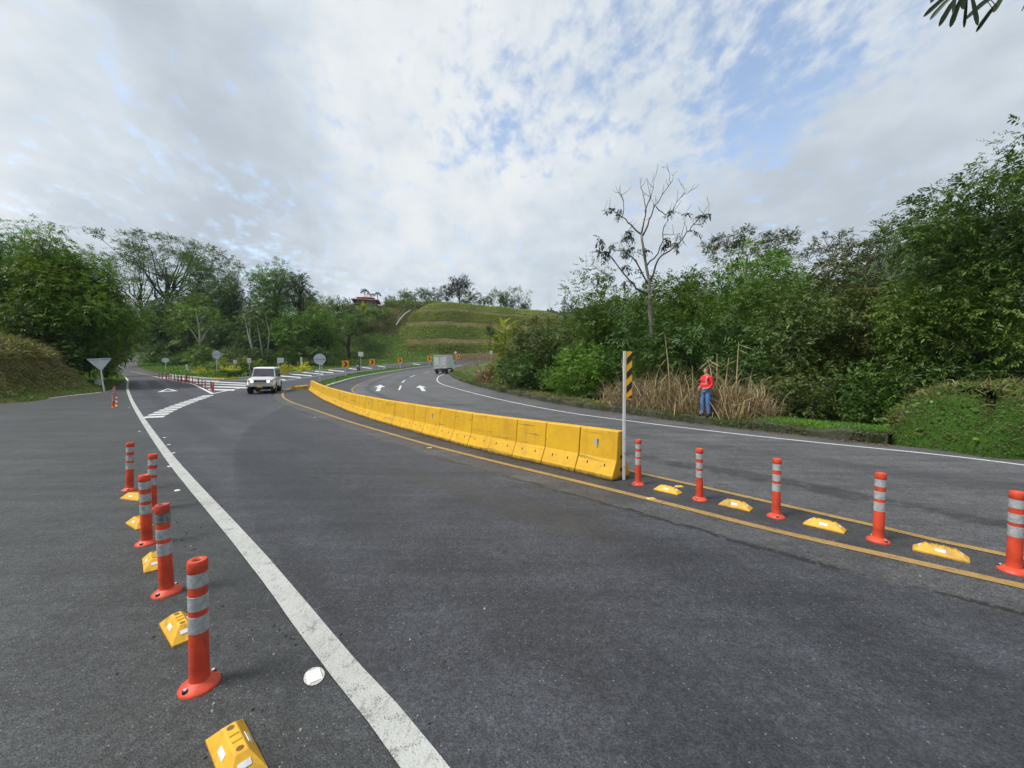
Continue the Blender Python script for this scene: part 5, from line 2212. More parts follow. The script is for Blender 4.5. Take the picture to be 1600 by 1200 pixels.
L_BROWN = leaf_mat('brownish_leaves', (0.0310, 0.0400, 0.0140), (0.1600, 0.1620, 0.0540), 0.2)
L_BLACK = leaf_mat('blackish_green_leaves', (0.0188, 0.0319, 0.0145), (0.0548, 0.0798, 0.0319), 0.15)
L_GREY = leaf_mat('grey_green_leaves', (0.0340, 0.0560, 0.0210), (0.1650, 0.2250, 0.0800), 0.25)
L_CROTON = leaf_mat('yellow_croton_leaves', (0.1296, 0.1920, 0.0144), (0.6221, 0.5040, 0.0300), 0.3)
L_CANE = leaf_mat('cane_leaves', (0.0707, 0.1231, 0.0216), (0.2106, 0.2657, 0.0540), 0.3)
GRASS = leaf_mat('short_grass', (0.055, 0.125, 0.017), (0.155, 0.265, 0.038), 0.3)
GRASS_DRY = leaf_mat('coarse_dry_grass', (0.075, 0.084, 0.024), (0.245, 0.220, 0.080), 0.25)
GRASS_TERRACE = leaf_mat('terrace_grass', (0.125, 0.135, 0.032), (0.34, 0.36, 0.085), 0.32)
GRASS_LIP = leaf_mat('terrace_lip_grass', (0.09, 0.18, 0.024), (0.19, 0.32, 0.045), 0.3)
GRASS_BANK = leaf_mat('bank_ground_cover', (0.034, 0.056, 0.012), (0.105, 0.145, 0.030), 0.25)
STRAW = leaf_mat('dry_straw', (0.12, 0.078, 0.04), (0.44, 0.34, 0.21), 0.25, 0.7)
LITTER = leaf_mat('dry_fallen_leaves', (0.05, 0.03, 0.015), (0.26, 0.17, 0.08), 0.0, 0.8)
BARK = simple('grey_brown_bark', (0.075, 0.062, 0.048), 0.95, 0.35, 4.0)
BARK_DARK = simple('dark_bark', (0.030, 0.026, 0.020), 0.95, 0.35, 4.0)
BARK_PALE = simple('pale_bark', (0.34, 0.33, 0.29), 0.9, 0.25, 3.0, dirt=(0.09, 0.085, 0.065), dirt_amt=0.7)
BARE_BARK = simple('weathered_bark', (0.19, 0.17, 0.14), 0.95, 0.3, 3.0, dirt=(0.08, 0.065, 0.05), dirt_amt=0.7)
TWIG = simple('bare_twig_bark', (0.085, 0.068, 0.058), 0.95, 0.3, 4.0)

RG = np.random.default_rng(11)


def unit(v):
    return v / np.maximum(np.linalg.norm(v, axis=-1, keepdims=True), 1e-9)


def rdir(n, rg=None):
    rg = rg or RG
    return unit(rg.normal(size=(n, 3)))


def leaf_mesh(name, P, A, N, L, W, tint, fold=0.18, blunt=False):
    """every leaf a folded blade: base, two sides, tip"""
    A = unit(A)
    S = unit(np.cross(A, N))
    N = np.cross(S, A)
    L = np.asarray(L)[:, None]
    W = np.asarray(W)[:, None]
    mid = P + A * L * 0.45
    v0 = P
    v1 = mid + S * W * 0.5 + N * W * fold
    v2 = P + A * L - N * L * 0.06
    v3 = mid - S * W * 0.5 + N * W * fold
    n = len(P)
    V = np.stack([v0, v1, v2, v3], 1).reshape(-1, 3)
    b = np.arange(n) * 4
    F = np.concatenate([np.stack([b, b + 1, b + 2], 1), np.stack([b, b + 2, b + 3], 1)], 0)
    return np_mesh(name, V, F, np.repeat(tint, 4))


def twigs_to_leaves(P, D, tl, k, leaf_len, leaf_w, rg, droop=0.25, spread=0.75, ctint=None):
    """P, D: twig bases and directions; k leaves alternating along each twig"""
    n = len(P)
    D = unit(D)
    up = np.array([0, 0, 1.0])
    side = unit(np.cross(D, up + rg.normal(size=(n, 3)) * 0.35))
    i = np.arange(k)
    t = (i + 0.7) / k
    sgn = np.where(i % 2 == 0, 1.0, -1.0)
    tlv = (tl * (0.7 + 0.6 * rg.random(n)))[:, None, None]
    pos = P[:, None, :] + D[:, None, :] * tlv * t[None, :, None]
    pos[:, :, 2] -= (tlv[:, :, 0] * droop * 0.5) * t[None, :] ** 2
    ax = D[:, None, :] * 0.55 + side[:, None, :] * sgn[None, :, None] * spread + rg.normal(size=(n, k, 3)) * 0.22
    ax[:, :, 2] -= droop
    nr = np.cross(side, D)[:, None, :] * 1.0 + up * 0.5 + rg.normal(size=(n, k, 3)) * 0.35
    nr = np.where(nr[:, :, 2:3] < 0, -nr, nr)
    m = n * k
    cl = np.repeat(0.6 + 0.95 * rg.random(n) ** 1.4, k)
    Ls = leaf_len * (0.7 + 0.6 * rg.random(m)) * cl
    Ws = leaf_w * (0.7 + 0.6 * rg.random(m)) * cl
    tt = np.repeat(ctint if ctint is not None else rg.random(n), k)
    tint = np.clip(0.62 * tt + 0.38 * rg.random(m), 0, 1)
    return pos.reshape(-1, 3), ax.reshape(-1, 3), nr.reshape(-1, 3), Ls, Ws, tint


def crown_clumps(c, r, n, rg, inner=0.35, lump=0.3, size=0.30, low=-1.0, flat=1.0):
    """clump centres over and inside an uneven ellipsoid; returns (centres, radii, tint)"""
    c, r = np.asarray(c, float), np.asarray(r, float)
    ni = int(n * inner)
    D = rdir(n * 3, rg)
    D = D[D[:, 2] > low][:n]
    n = len(D)
    ph = rg.random(3) * 6
    bump = np.sin(D[:, 0] * 3.1 + ph[0]) + np.sin(D[:, 1] * 3.7 + ph[1]) + np.sin(D[:, 2] * 4.3 + ph[2])
    f = 0.86 + lump * bump / 3 + rg.normal(size=n) * 0.07
    f[:ni] *= rg.uniform(0.35, 0.8, ni)
    P = c + D * f[:, None] * r
    R = size * r.mean() * rg.uniform(0.6, 1.35, n)
    return P, R, np.clip(rg.normal(0.5, 0.22, n), 0, 1)


def fill_clumps(P, R, T, total, rg, k, droop, flat=1.0, out=0.6):
    """choose twig bases around the clumps"""
    w = R ** 2
    w = w / w.sum()
    nt = max(8, int(total / k))
    idx = rg.choice(len(P), nt, p=w)
    d = rdir(nt, rg)
    d[:, 2] = d[:, 2] * 0.85 + 0.15
    q = P[idx] + d * (R[idx] * rg.random(nt) ** 0.4)[:, None] * np.array([1, 1, flat])
    D = d * out + rg.normal(size=(nt, 3)) * 0.35
    D[:, 2] += 0.15 - droop * 0.5
    return q, D, T[idx]


def limb_path(a, b, rg, sag=0.0, n=5, wob=0.06):
    a, b = np.asarray(a, float), np.asarray(b, float)
    L = np.linalg.norm(b - a)
    out = []
    for i in range(n + 1):
        t = i / n
        p = a + (b - a) * t
        p = p + rg.normal(size=3) * wob * L * (1 if 0 < i < n else 0) * 0.6
        p[2] += sag * L * math.sin(math.pi * t)
        out.append(tuple(p))
    return out


def tree(name, label, u, y, vtop, vbot, wpx, mat, leaf=None, lw=0.45, lai=3.6, clumps=46, k=7, droop=0.25, lump=0.32, size=0.30, style='round', bark=None, trunk_r=None, group=None, seed=None,
         depth=0.9, trunk_top=0.6, limbs=9, cat='tree', inner=0.35, ground=None, lean=0.0, flat=1.0, out=0.6, part='crown', low=-1.0):
    rg = np.random.default_rng(seed if seed is not None else int(u * 7 + y * 13 + vtop))
    kx = y / FPX
    x = (u - 800) * kx
    gz = Hs(x, y) if ground is None else ground
    ztop, zbot = at(u, vtop, y).z, at(u, vbot, y).z
    gz = min(gz, zbot + 0.3) if style != 'mound' else gz
    rx, rz = wpx * kx / 2, (ztop - zbot) / 2
    ry = rx * depth
    t = empty(name, (x, y, gz), 0, label, cat, group)
    c = np.array([lean * kx, 0, (ztop + zbot) / 2 - gz])
    leaf = leaf if leaf is not None else max(0.12, 0.0042 * y)
    if style == 'umbrella':
        # several flat plates of foliage at different heights, limbs fanning up to them
        P, R, T = [], [], []
        n = clumps
        for i in range(n):
            a = rg.random() * 2 * math.pi
            q = rg.random() ** 0.5
            lay = rg.choice([0, 1, 2, 3], p=[0.42, 0.26, 0.2, 0.12])
            h = 1 - 0.30 * q * q - lay * 0.42 + rg.normal() * 0.03
            sc = 1.0 - 0.08 * lay
            P.append((c[0] + rx * q * sc * math.cos(a), ry * q * sc * math.sin(a), c[2] + rz * h))
            R.append(size * rx * rg.uniform(0.5, 1.1))
            T.append(np.clip(rg.normal(0.5, 0.22), 0, 1))
        P, R, T = np.array(P), np.array(R), np.array(T)
        flat = 0.22
    else:
        P, R, T = crown_clumps(c, (rx * 0.86, ry * 0.86, rz * 0.86), clumps, rg, inner, lump, size, low=low)
    if style == 'mound':
        P[:, 2] = np.maximum(P[:, 2], 0.15)
    area = math.pi * rx * rz
    total = int(min(66000, max(500, 0.86 * lai * area / (0.62 * leaf * leaf * lw))))
    tp, td, tt = fill_clumps(P, R, T, total, rg, k, droop, flat, out)
    if style == 'mound':
        tp[:, 2] = np.maximum(tp[:, 2], 0.05)
    lm = leaf_mesh(part, *twigs_to_leaves(tp, td, leaf * 2.6, k, leaf, leaf * lw, rg, droop, 0.75, tt))
    link_mesh(part, lm, mat, t)
    # trunk and limbs
    m = MB()
    tr = trunk_r if trunk_r is not None else max(0.05, 0.035 * (ztop - gz))
    top = (c[0] * trunk_top, 0, (c[2] - rz) + 2 * rz * trunk_top if style != 'mound' else c[2])
    pth = limb_path((0, 0, -0.3), top, rg, n=6, wob=0.03)
    m.tube(pth, [tr * (1 - 0.65 * i / 6) for i in range(7)], 8)
    order = rg.permutation(len(P))[:limbs]
    for i in order:
        s = rg.uniform(0.35, 0.95)
        j = min(6, max(1, int(s * 6)))
        a = pth[j]
        if P[i][2] < a[2] - 0.5 * rz and style != 'mound':
            a = pth[max(1, j - 2)]
        lp = limb_path(a, P[i], rg, 0.06 if style != 'umbrella' else -0.10, 4, 0.05)
        r0 = tr * (1 - 0.65 * j / 6) * 0.55
        m.tube(lp, [r0 * (1 - 0.2 * q) for q in range(5)], 6)
    m.build('trunk', bark or BARK_DARK, t, smooth=True)
    return t


# ------------------------------------------------------------------ grass and lofted banks
def blades(name, P, N, h, w, mat, label, lean=0.5, fall=0.0, kind=True, parent=None, rg=None, cat='grass'):
    """bent blades, two triangles-long each, rooted at P"""
    rg = rg or RG
    n = len(P)
    up = np.array([0, 0, 1.0])
    D = unit(N * 0.7 + up * 0.6 + rg.normal(size=(n, 3)) * lean)
    D[:, 2] -= fall
    D = unit(D)
    S = unit(np.cross(D, rdir(n, rg)))
    H_ = (h * (0.5 + 0.9 * rg.random(n)))[:, None]
    W_ = (w * (0.6 + 0.8 * rg.random(n)))[:, None]
    mid = P + D * H_ * 0.55
    tip = mid + unit(D + np.array([0, 0, -0.55 - fall]) + rg.normal(size=(n, 3)) * 0.3) * H_ * 0.5
    V = np.stack([P - S * W_ * 0.5, P + S * W_ * 0.5, mid + S * W_ * 0.4, mid - S * W_ * 0.4, tip], 1).reshape(-1, 3)
    b = np.arange(n) * 5
    F = np.concatenate([np.stack([b, b + 1, b + 2], 1), np.stack([b, b + 2, b + 3], 1), np.stack([b + 3, b + 2, b + 4], 1)], 0)
    patch = vnoise(P[:, 0], P[:, 1], max(1.0, 0.05 * abs(P[:, 1]).mean()), 4)
    tint = np.clip(0.55 * patch + 0.5 * rg.random(n), 0, 1)
    me = np_mesh(name, V, F, np.repeat(tint, 5))
    o = link_mesh(name, me, mat, parent)
    if kind:
        tag(o, label, cat if parent is None else None, kind='stuff')
    return o


def loft(name, rows, mat, label, smooth=True):
    V = np.array(rows, float)             # (R, U, 3)
    R, U = V.shape[:2]
    i, j = np.meshgrid(np.arange(U - 1), np.arange(R - 1))
    a = (j * U + i).ravel()
    F = np.stack([a, a + 1, a + 1 + U, a + U], 1)
    me = np_mesh(name, V.reshape(-1, 3), F)
    mats = mat if isinstance(mat, list) else [mat]
    o = link_mesh(name, me, mats, smooth=smooth)
    tag(o, label, 'ground', kind='structure')
    return o, V


def offset_rows(path, prof, side, height, bump=None):
    """rows of a bank laid parallel to path; a row stops where it would run over the far side of its own path"""
    nn = normals2(path)
    T = [(p.x, p.y) for p in path]
    rows, last = [], [Vector(p) for p in path]
    for a, b in prof:
        q = []
        for i, (p, n) in enumerate(zip(path, nn)):
            q.append(p + n * (side * (a + (bump(p, a, b) if bump else 0))))
        d = seg_dist([c.x for c in q], [c.y for c in q], T, signed=True) * side
        row = []
        for i, c in enumerate(q):
            if a > 0.45 and d[i] < 0.72 * a:
                c = last[i]
            last[i] = c
            row.append((c.x, c.y, height(i, path[i], a, b, c)))
        rows.append(row)
    return rows


def scatter(V, r0, r1, n, rg, u0=0.0, u1=1.0):
    """random points (and normals) on the bands r0..r1 of a loft"""
    R, U = V.shape[:2]
    A = V[r0:r1, :-1]
    B = V[r0:r1, 1:]
    Cc = V[r0 + 1:r1 + 1, 1:]
    Dd = V[r0 + 1:r1 + 1, :-1]
    nrm = np.cross(B - A, Dd - A)
    area = np.linalg.norm(nrm, axis=2)
    ui = np.arange(U - 1) / (U - 1)
    area = area * ((ui >= u0) & (ui <= u1))[None, :]
    p = area.ravel() / area.sum()
    idx = rg.choice(len(p), n, p=p)
    s, t = rg.random(n)[:, None], rg.random(n)[:, None]
    a, b, c, d = (q.reshape(-1, 3)[idx] for q in (A, B, Cc, Dd))
    P = (a * (1 - s) + b * s) * (1 - t) + (d * (1 - s) + c * s) * t
    N = unit(nrm.reshape(-1, 3)[idx])
    N = np.where(N[:, 2:3] < 0, -N, N)
    return P, N


def build_left_bank():
    rg = np.random.default_rng(21)
    path = resample(LEFT_KERB + LEFT_ROAD_EDGE[1:22], 1.1)
    nn = normals2(path)
    k0 = len(LEFT_KERB)
    prof = [(0.0, -0.1), (0.25, 0.12), (0.9, 0.35), (1.5, 0.95), (2.1, 1.75), (2.7, 2.5), (3.3, 3.15), (4.0, 3.55), (6.0, 3.9), (12, 4.4), (30, 5.2)]
    rows = []
    for (a, b) in prof:
        row = []
        for i, (p, n) in enumerate(zip(path, nn)):
            f = float(sstep(i, k0 - 3, k0 + 12))
            hh = 1 - 0.45 * f
            off = a + 5.5 * f * min(1, a / 0.5) * (1 - float(sstep(i, k0 + 25, k0 + 45)) * 0.7)
            bump = 0.45 * (float(vnoise(p.x * 1.0 + a, p.y + b * 2, 1.6, 2)) - 0.5) * min(1, b)
            q = p - n * (off + bump)
            row.append((q.x, q.y, float(G(p.x, p.y)) + b * hh + bump * 0.4))
        rows.append(row)
    o, V = loft('bank', rows, BANK_SOIL, 'steep brown earth bank on the left, grown over with dry grass')
    P, N = scatter(V, 2, 6, 30000, rg, 0.0, 0.62)
    blades('grass', P, N, 0.30, 0.05, GRASS_DRY, 'coarse brownish grass hanging over the face of the left bank', 0.6, 0.75, rg=rg)
    P, N = scatter(V, 0, 3, 15000, rg)
    blades('grass', P, N, 0.22, 0.035, GRASS, 'green grass at the foot of the left bank', 0.5, 0.0, rg=rg)
    P, N = scatter(V, 5, 8, 14000, rg, 0.0, 0.7)
    blades('grass', P, N, 0.7, 0.06, GRASS_DRY, 'long drooping grass along the top edge of the left bank', 0.6, 0.25, rg=rg)


def build_right_bank():
    rg = np.random.default_rng(22)
    path = spline([(26, 32), (18, 20.5), (13.6, 14.2), (11.6, 11.9), (10.0, 10.35), gp(1415, 697) + Vector((0, 0.15)), gp(1500, 708) + Vector((0, .12)), gp(1600, 720) + Vector((0, .1)), (14.6, 6.5), (21.8, 1.9), (30, -5)], 0.3)
    nn = normals2(path)
    prof = [(0.0, -0.12), (0.05, 0.05), (0.18, 0.32), (0.36, 0.66), (0.6, 0.98), (0.95, 1.2), (1.5, 1.34), (2.6, 1.40), (4.5, 1.2), (7, 0.7)]
    rows = offset_rows(path, prof, -1, lambda i, p, a, b, c: float(G(p.x, p.y)) + b + 0.26 * (float(vnoise(p.x + a, p.y + b, 0.7, 5)) - 0.5) * min(1, b * 2),
                       lambda p, a, b: 0.42 * (float(vnoise(p.x + a, p.y + b * 1.5, 0.9, 5)) - 0.5) * min(1, b * 2))
    o, V = loft('bank', rows, MEADOW, 'low rounded bank covered with small-leaved creepers at the right edge')
    P, N = scatter(V, 0, 8, 115000, rg)
    n = len(P)
    ax = N * 0.5 + rdir(n, rg) * 0.8 + np.array([0, 0, -0.25])
    nz = N + rdir(n, rg) * 0.5
    patch = vnoise(P[:, 0] + P[:, 2], P[:, 1], 0.7, 6)
    me = leaf_mesh('creeper', P + N * (0.06 * rg.random(n))[:, None], ax, nz, 0.048 * (0.5 + 0.9 * rg.random(n)), 0.026 * (0.6 + 0.8 * rg.random(n)), np.clip(0.65 * patch + 0.4 * rg.random(n), 0, 1))
    o = link_mesh('ground_cover', me, GRASS_BANK)
    tag(o, 'small-leaved green creepers covering the low bank at the right edge', 'ground cover', kind='stuff')
    P, N = scatter(V, 1, 7, 16000, rg)
    blades('grass', P, N, 0.15, 0.016, GRASS_DRY, 'sparse dry grass among the creepers of the right bank', 0.6, 0.3, rg=rg)
    P, N = scatter(V, 4, 8, 7000, rg)
    blades('grass', P, N, 0.34, 0.02, GRASS_DRY, 'long straggling dry grass along the crest of the right bank', 0.6, 0.25, rg=rg)
    P, N = scatter(V, 1, 7, 2600, rg)
    n = len(P)
    me = leaf_mesh('weeds', P + N * 0.05, N * 0.8 + rdir(n, rg) * 0.7, N + rdir(n, rg) * 0.6, 0.12 * (0.6 + 0.8 * rg.random(n)), 0.07 * (0.6 + 0.8 * rg.random(n)), rg.random(n))
    o = link_mesh('weeds', me, L_MID)
    tag(o, 'scattered broad-leaved weeds on the right bank', 'weeds', kind='stuff')
    # verge behind the mossy kerb
    i0 = min(range(len(RIGHT_KERB)), key=lambda i: (RIGHT_KERB[i] - gp(1395, 694)).length)
    path = resample(RIGHT_KERB[i0:], 0.6)
    nn = normals2(path)
    prof = [(0.28, -0.1), (0.3, 0.2), (0.7, 0.24), (1.5, 0.22), (2.6, 0.05), (4.2, -0.45), (8, -1.0)]
    rows = [[(p.x + n.x * a, p.y + n.y * a, float(G(p.x, p.y)) + b) for p, n in zip(path, nn)] for a, b in prof]
    o, V = loft('verge', rows, BANK_SOIL, 'strip of earth and grass behind the mossy kerb')
    U = V.shape[1]

    def uf(u):
        q = [800 + FPX * r[0] / r[1] for r in rows[2]]
        return next((i for i in range(U) if q[i] <= u), U // 2) / (U - 1)
    u_far = next((i for i in range(U) if rows[2][i][1] > 62), U - 1) / (U - 1)
    P, N = scatter(V, 1, 4, 9000, rg, 0.0, uf(1190))
    blades('grass', P, N, 0.14, 0.02, GRASS, 'bright short grass on the verge right of the person', 0.55, 0.0, rg=rg)
    P, N = scatter(V, 1, 5, 7000, rg, uf(748), u_far)
    blades('grass', P, N, 0.24, 0.05, GRASS, 'bright short grass on the inside of the bend', 0.55, 0.0, rg=rg)
    P, N = scatter(V, 1, 4, 3500, rg, uf(1195), uf(760))
    blades('grass', P, N, 0.22, 0.03, GRASS_DRY, 'trampled dry grass behind the mossy kerb', 0.8, 0.2, rg=rg)


def build_kerb_moss():
    rg = np.random.default_rng(26)
    i0 = min(range(len(RIGHT_KERB)), key=lambda i: (RIGHT_KERB[i] - gp(1388, 693)).length)
    path = [p for p in resample(RIGHT_KERB[i0:], 0.1) if p.y < 45]
    nn = normals2(path)
    n = 14000
    idx = (rg.random(n) ** 1.3 * (len(path) - 1)).astype(int)
    a = rg.uniform(-0.01, 0.4, n)
    face = rg.random(n) < 0.35
    jit = rg.uniform(-0.07, 0.07, (n, 2))
    x = np.array([path[i].x + nn[i].x * q for i, q in zip(idx, np.where(face, -0.01, a))])
    y = np.array([path[i].y + nn[i].y * q for i, q in zip(idx, np.where(face, -0.01, a))])
    tg = np.array([(path[min(i + 1, len(path) - 1)] - path[max(i - 1, 0)]).normalized()[:] for i in idx])
    x, y = x + tg[:, 0] * jit[:, 0], y + tg[:, 1] * jit[:, 0]
    z = G(x, y) + np.where(face, rg.uniform(0.02, 0.24, n), np.where(a < 0.03, 0.22, 0.262))
    keep = vnoise(x, y, 0.5, 12) > 0.42
    P = np.stack([x, y, z], 1)[keep]
    N = np.tile(np.array([0, 0, 1.0]), (len(P), 1))
    blades('moss', P, N, 0.055, 0.022, GRASS_BANK, 'moss and small weeds growing on the low dark kerb', 0.9, 0.2, rg=rg, cat='moss')
    # leaf litter blown against the kerb foot
    n = 1500
    idx = (rg.random(n) ** 1.3 * (len(path) - 1)).astype(int)
    q = -np.abs(rg.normal(size=n)) * 0.16 - 0.02
    x = np.array([path[i].x + nn[i].x * b for i, b in zip(idx, q)])
    y = np.array([path[i].y + nn[i].y * b for i, b in zip(idx, q)])
    P = np.stack([x, y, G(x, y) + 0.012], 1)
    A = rdir(n, rg) * np.array([1, 1, 0.15])
    me = leaf_mesh('leaf_litter', P, A, np.tile(np.array([0, 0, 1.0]), (n, 1)) + rdir(n, rg) * 0.25, 0.05 + 0.05 * rg.random(n), 0.022 + 0.02 * rg.random(n), rg.random(n))
    o = link_mesh('leaf_litter', me, LITTER)
    tag(o, 'dry fallen leaves lying along the foot of the mossy kerb', 'leaf litter', kind='stuff')


def build_terraces():
    rg = np.random.default_rng(23)
    c1, c2 = (-31.0, 205.0), (10.0, 214.0)
    k = 1.08
    z0 = 8.1
    prof = [(-1, -3), (0, 0), (0.6, 2.9), (0.9, 3.0), (2.4, 6.2), (3.2, 6.6), (6.0, 6.8), (6.3, 8.9), (6.8, 9.1), (10.4, 14.4), (11.4, 14.9), (14, 15.0), (14.3, 16.9), (14.8, 17.1), (18.6, 21.4), (19.5, 21.8), (22, 21.9), (22.2, 23.5), (22.7, 23.7), (27.2, 26.4), (30, 27.2), (38, 27.6)]
    angs1 = [rad(a) for a in np.linspace(165, 270, 46)]
    angs2 = [rad(a) for a in np.linspace(270, 352, 30)]
    rows = []
    for ri, (d, z) in enumerate(prof):
        row = []
        r1, r2 = max(3, 45 - d), max(6, 58 - d)
        n = 0
        for a in angs1:
            wob = 1.7 * (float(vnoise(a * 14, z * 0.25, 1.3, 7)) - 0.5)
            f = float(sstep(a, rad(205), rad(232)))          # the steps fade out into a plain slope on the left
            zz = z * f + (27.6 * min(1, max(0, (d + 1) / 33.0)) ** 0.9) * (1 - f)
            row.append((c1[0] + (r1 + wob) * math.cos(a), c1[1] + (r1 + wob) * math.sin(a), z0 + zz * k))
        x0, y0 = row[-1][0], row[-1][1]
        ex, ey = c2[0], c2[1] - r2
        for i in range(1, 24):
            t = i / 24
            wob = 1.7 * (float(vnoise(t * 8 + 31, z * 0.25, 1.3, 7)) - 0.5)
            row.append((x0 + (ex - x0) * t, y0 + (ey - y0) * t - wob, z0 + z * k * (1 - 0.15 * t) + (0.9 * (float(vnoise(t * 7 + 5, z * 0.3, 1.1, 4)) - 0.5) if z > 1 else 0)))
        for a in angs2:
            wob = 0.7 * (float(vnoise(a * 20, z * 0.4, 1.3, 8)) - 0.5)
            g = 0.85 - 0.25 * float(sstep(a, rad(270), rad(345)))
            row.append((c2[0] + (r2 + wob) * math.cos(a), c2[1] + (r2 + wob) * math.sin(a), z0 + z * k * g))
        rows.append(row)
    V = np.array(rows, float)
    R, U = V.shape[:2]
    i, j = np.meshgrid(np.arange(U - 1), np.arange(R - 1))
    a = (j * U + i).ravel()
    F = np.stack([a, a + 1, a + 1 + U, a + U], 1)
    me = np_mesh('terraced_hill', V.reshape(-1, 3), F)
    o = link_mesh('terraced_hill', me, [SOIL, MEADOW])
    earth = {1, 6, 11, 16, 0, 5, 10, 15}
    mi = np.array([0 if (q in earth) else 1 for q in range(R - 1)])[:, None] * np.ones((1, U - 1), int)
    mi[:, :22] = 1
    me.polygons.foreach_set('material_index', mi.ravel().astype(np.int32))
    tag(o, 'round hill cut into four grassy terraces with bare earth steps', 'hill', kind='structure')
    for (r0, r1), n in zip(((3, 5), (8, 10), (13, 15), (18, 20)), (11000, 15000, 12000, 10000)):
        P, N = scatter(V, r0, r1, n, rg, 0.16, 1.0)
        blades('grass', P, N, 0.72, 0.24, GRASS_TERRACE, 'shaggy yellowish grass hanging over a terrace face of the round hill', 0.35, 0.6, rg=rg)
    for (r0, r1), n in zip(((4, 6), (9, 11), (14, 16), (19, 21)), (3000, 3000, 2800, 4200)):
        P, N = scatter(V, r0, r1, n, rg, 0.12, 1.0)
        blades('grass', P, N, 0.8, 0.24, GRASS_LIP, 'green grass on the flat lip of a terrace of the round hill', 0.4, 0.0, rg=rg)
    P, N = scatter(V, 1, 18, 9000, rg, 0.0, 0.33)
    m = (P[:, 0] < -52) & (P[:, 2] < 22)
    blades('grass', P[m], N[m], 0.7, 0.26, GRASS_LIP, 'bright grass on the lower slope left of the terraces', 0.5, 0.0, rg=rg)
    m = (P[:, 0] < -52) & (P[:, 2] >= 20)
    blades('grass', P[m], N[m], 0.9, 0.25, GRASS_DRY, 'rough brownish grass on the slope left of the terraces', 0.5, 0.1, rg=rg)
    P, N = scatter_ground(-86, -34, 96, 212, 52000, rg, lambda x, y: 800 + 600 * x / y > 500)
    lo = P[:, 2] < 17 + 5 * vnoise(P[:, 0], P[:, 1], 8, 3)
    blades('grass', P[lo], N[lo], 0.55, 0.26, GRASS_LIP, 'bright grass on the slope below the cane, left of the terraces', 0.5, 0.0, rg=rg)
    blades('grass', P[~lo], N[~lo], 1.0, 0.28, GRASS_DRY, 'rough straw-tinged grass on the upper slope beside the terraces', 0.5, 0.0, rg=rg)
    # pale concrete drain running up the left edge of the terraces
    pts = [at(619, 508, 178), at(624, 500, 182), at(632, 491, 187), at(641, 485, 190)]
    m = MB()
    m.tube([tuple(p) for p in pts], 0.28, 6)
    o = m.build('drain_channel', KERB_NEW)
    tag(o, 'pale concrete drain running up the left edge of the terraces', 'drain')


def scatter_ground(x0, x1, y0, y1, n, rg, test=None, zf=None):
    x, y = rg.uniform(x0, x1, n), rg.uniform(y0, y1, n)
    sd = seg_dist(x, y, PAVED_T, closed=True)
    m = (~inside(x, y, PAVED_T)) & (sd > 0.3)
    if test is not None:
        m &= test(x, y)
    x, y = x[m], y[m]
    sd = sd[m]
    z = np.where(sd < 4, np.minimum(H(x, y), G(x, y) + np.clip(sd * 0.3 - 0.32, -1.3, 9)), H(x, y))
    return np.stack([x, y, z], 1), np.tile(np.array([0, 0, 1.0]), (len(x), 1))


def build_island_lawn():
    """grass apron behind the striped area: from the island kerb up to the edge of the wood"""
    rg = np.random.default_rng(24)
    path = resample(ISLAND_EDGE[6:], 1.6)
    jc = min(range(len(path)), key=lambda i: (path[i] - gp(262, 586)).length)
    nn = normals2(path)
    prof = [(0.2, -0.1), (0.24, 0.13), (1.5, 0.2), (4, 0.28), (8, 0.4), (13, 0.6), (20, 0.8)]
    rows = offset_rows(path, prof, -1, lambda i, p, a, b, c: float(G(c.x, c.y)) + b + (0.25 * (float(vnoise(c.x, c.y, 5, 9)) - 0.5) if a > 1 else 0))
    o, V = loft('lawn', rows, MEADOW, 'mown grass between the striped area and the wood')
    P, N = scatter(V, 1, 6, 26000, rg)
    blades('grass', P, N, 0.26, 0.13, GRASS, 'bright mown grass of the planted island and verge', 0.5, 0.0, rg=rg)
    A, B = [np.array([(p.x, p.y, 0) for p in MED_N]), np.array([(p.x, p.y, 0) for p in MED_S])]
    n = 4500
    t, s = rg.random(n), rg.uniform(0.08, 0.9, n)
    ia = (t * (len(A) - 1)).astype(int)
    ib = (t * (len(B) - 1)).astype(int)
    P = A[ia] * (1 - s)[:, None] + B[ib] * s[:, None]
    P[:, 2] = G(P[:, 0], P[:, 1]) + 0.13
    blades('grass', P, np.tile(np.array([0, 0, 1.0]), (n, 1)), 0.2, 0.05, GRASS, 'short grass growing on the median', 0.5, 0.0, rg=rg)


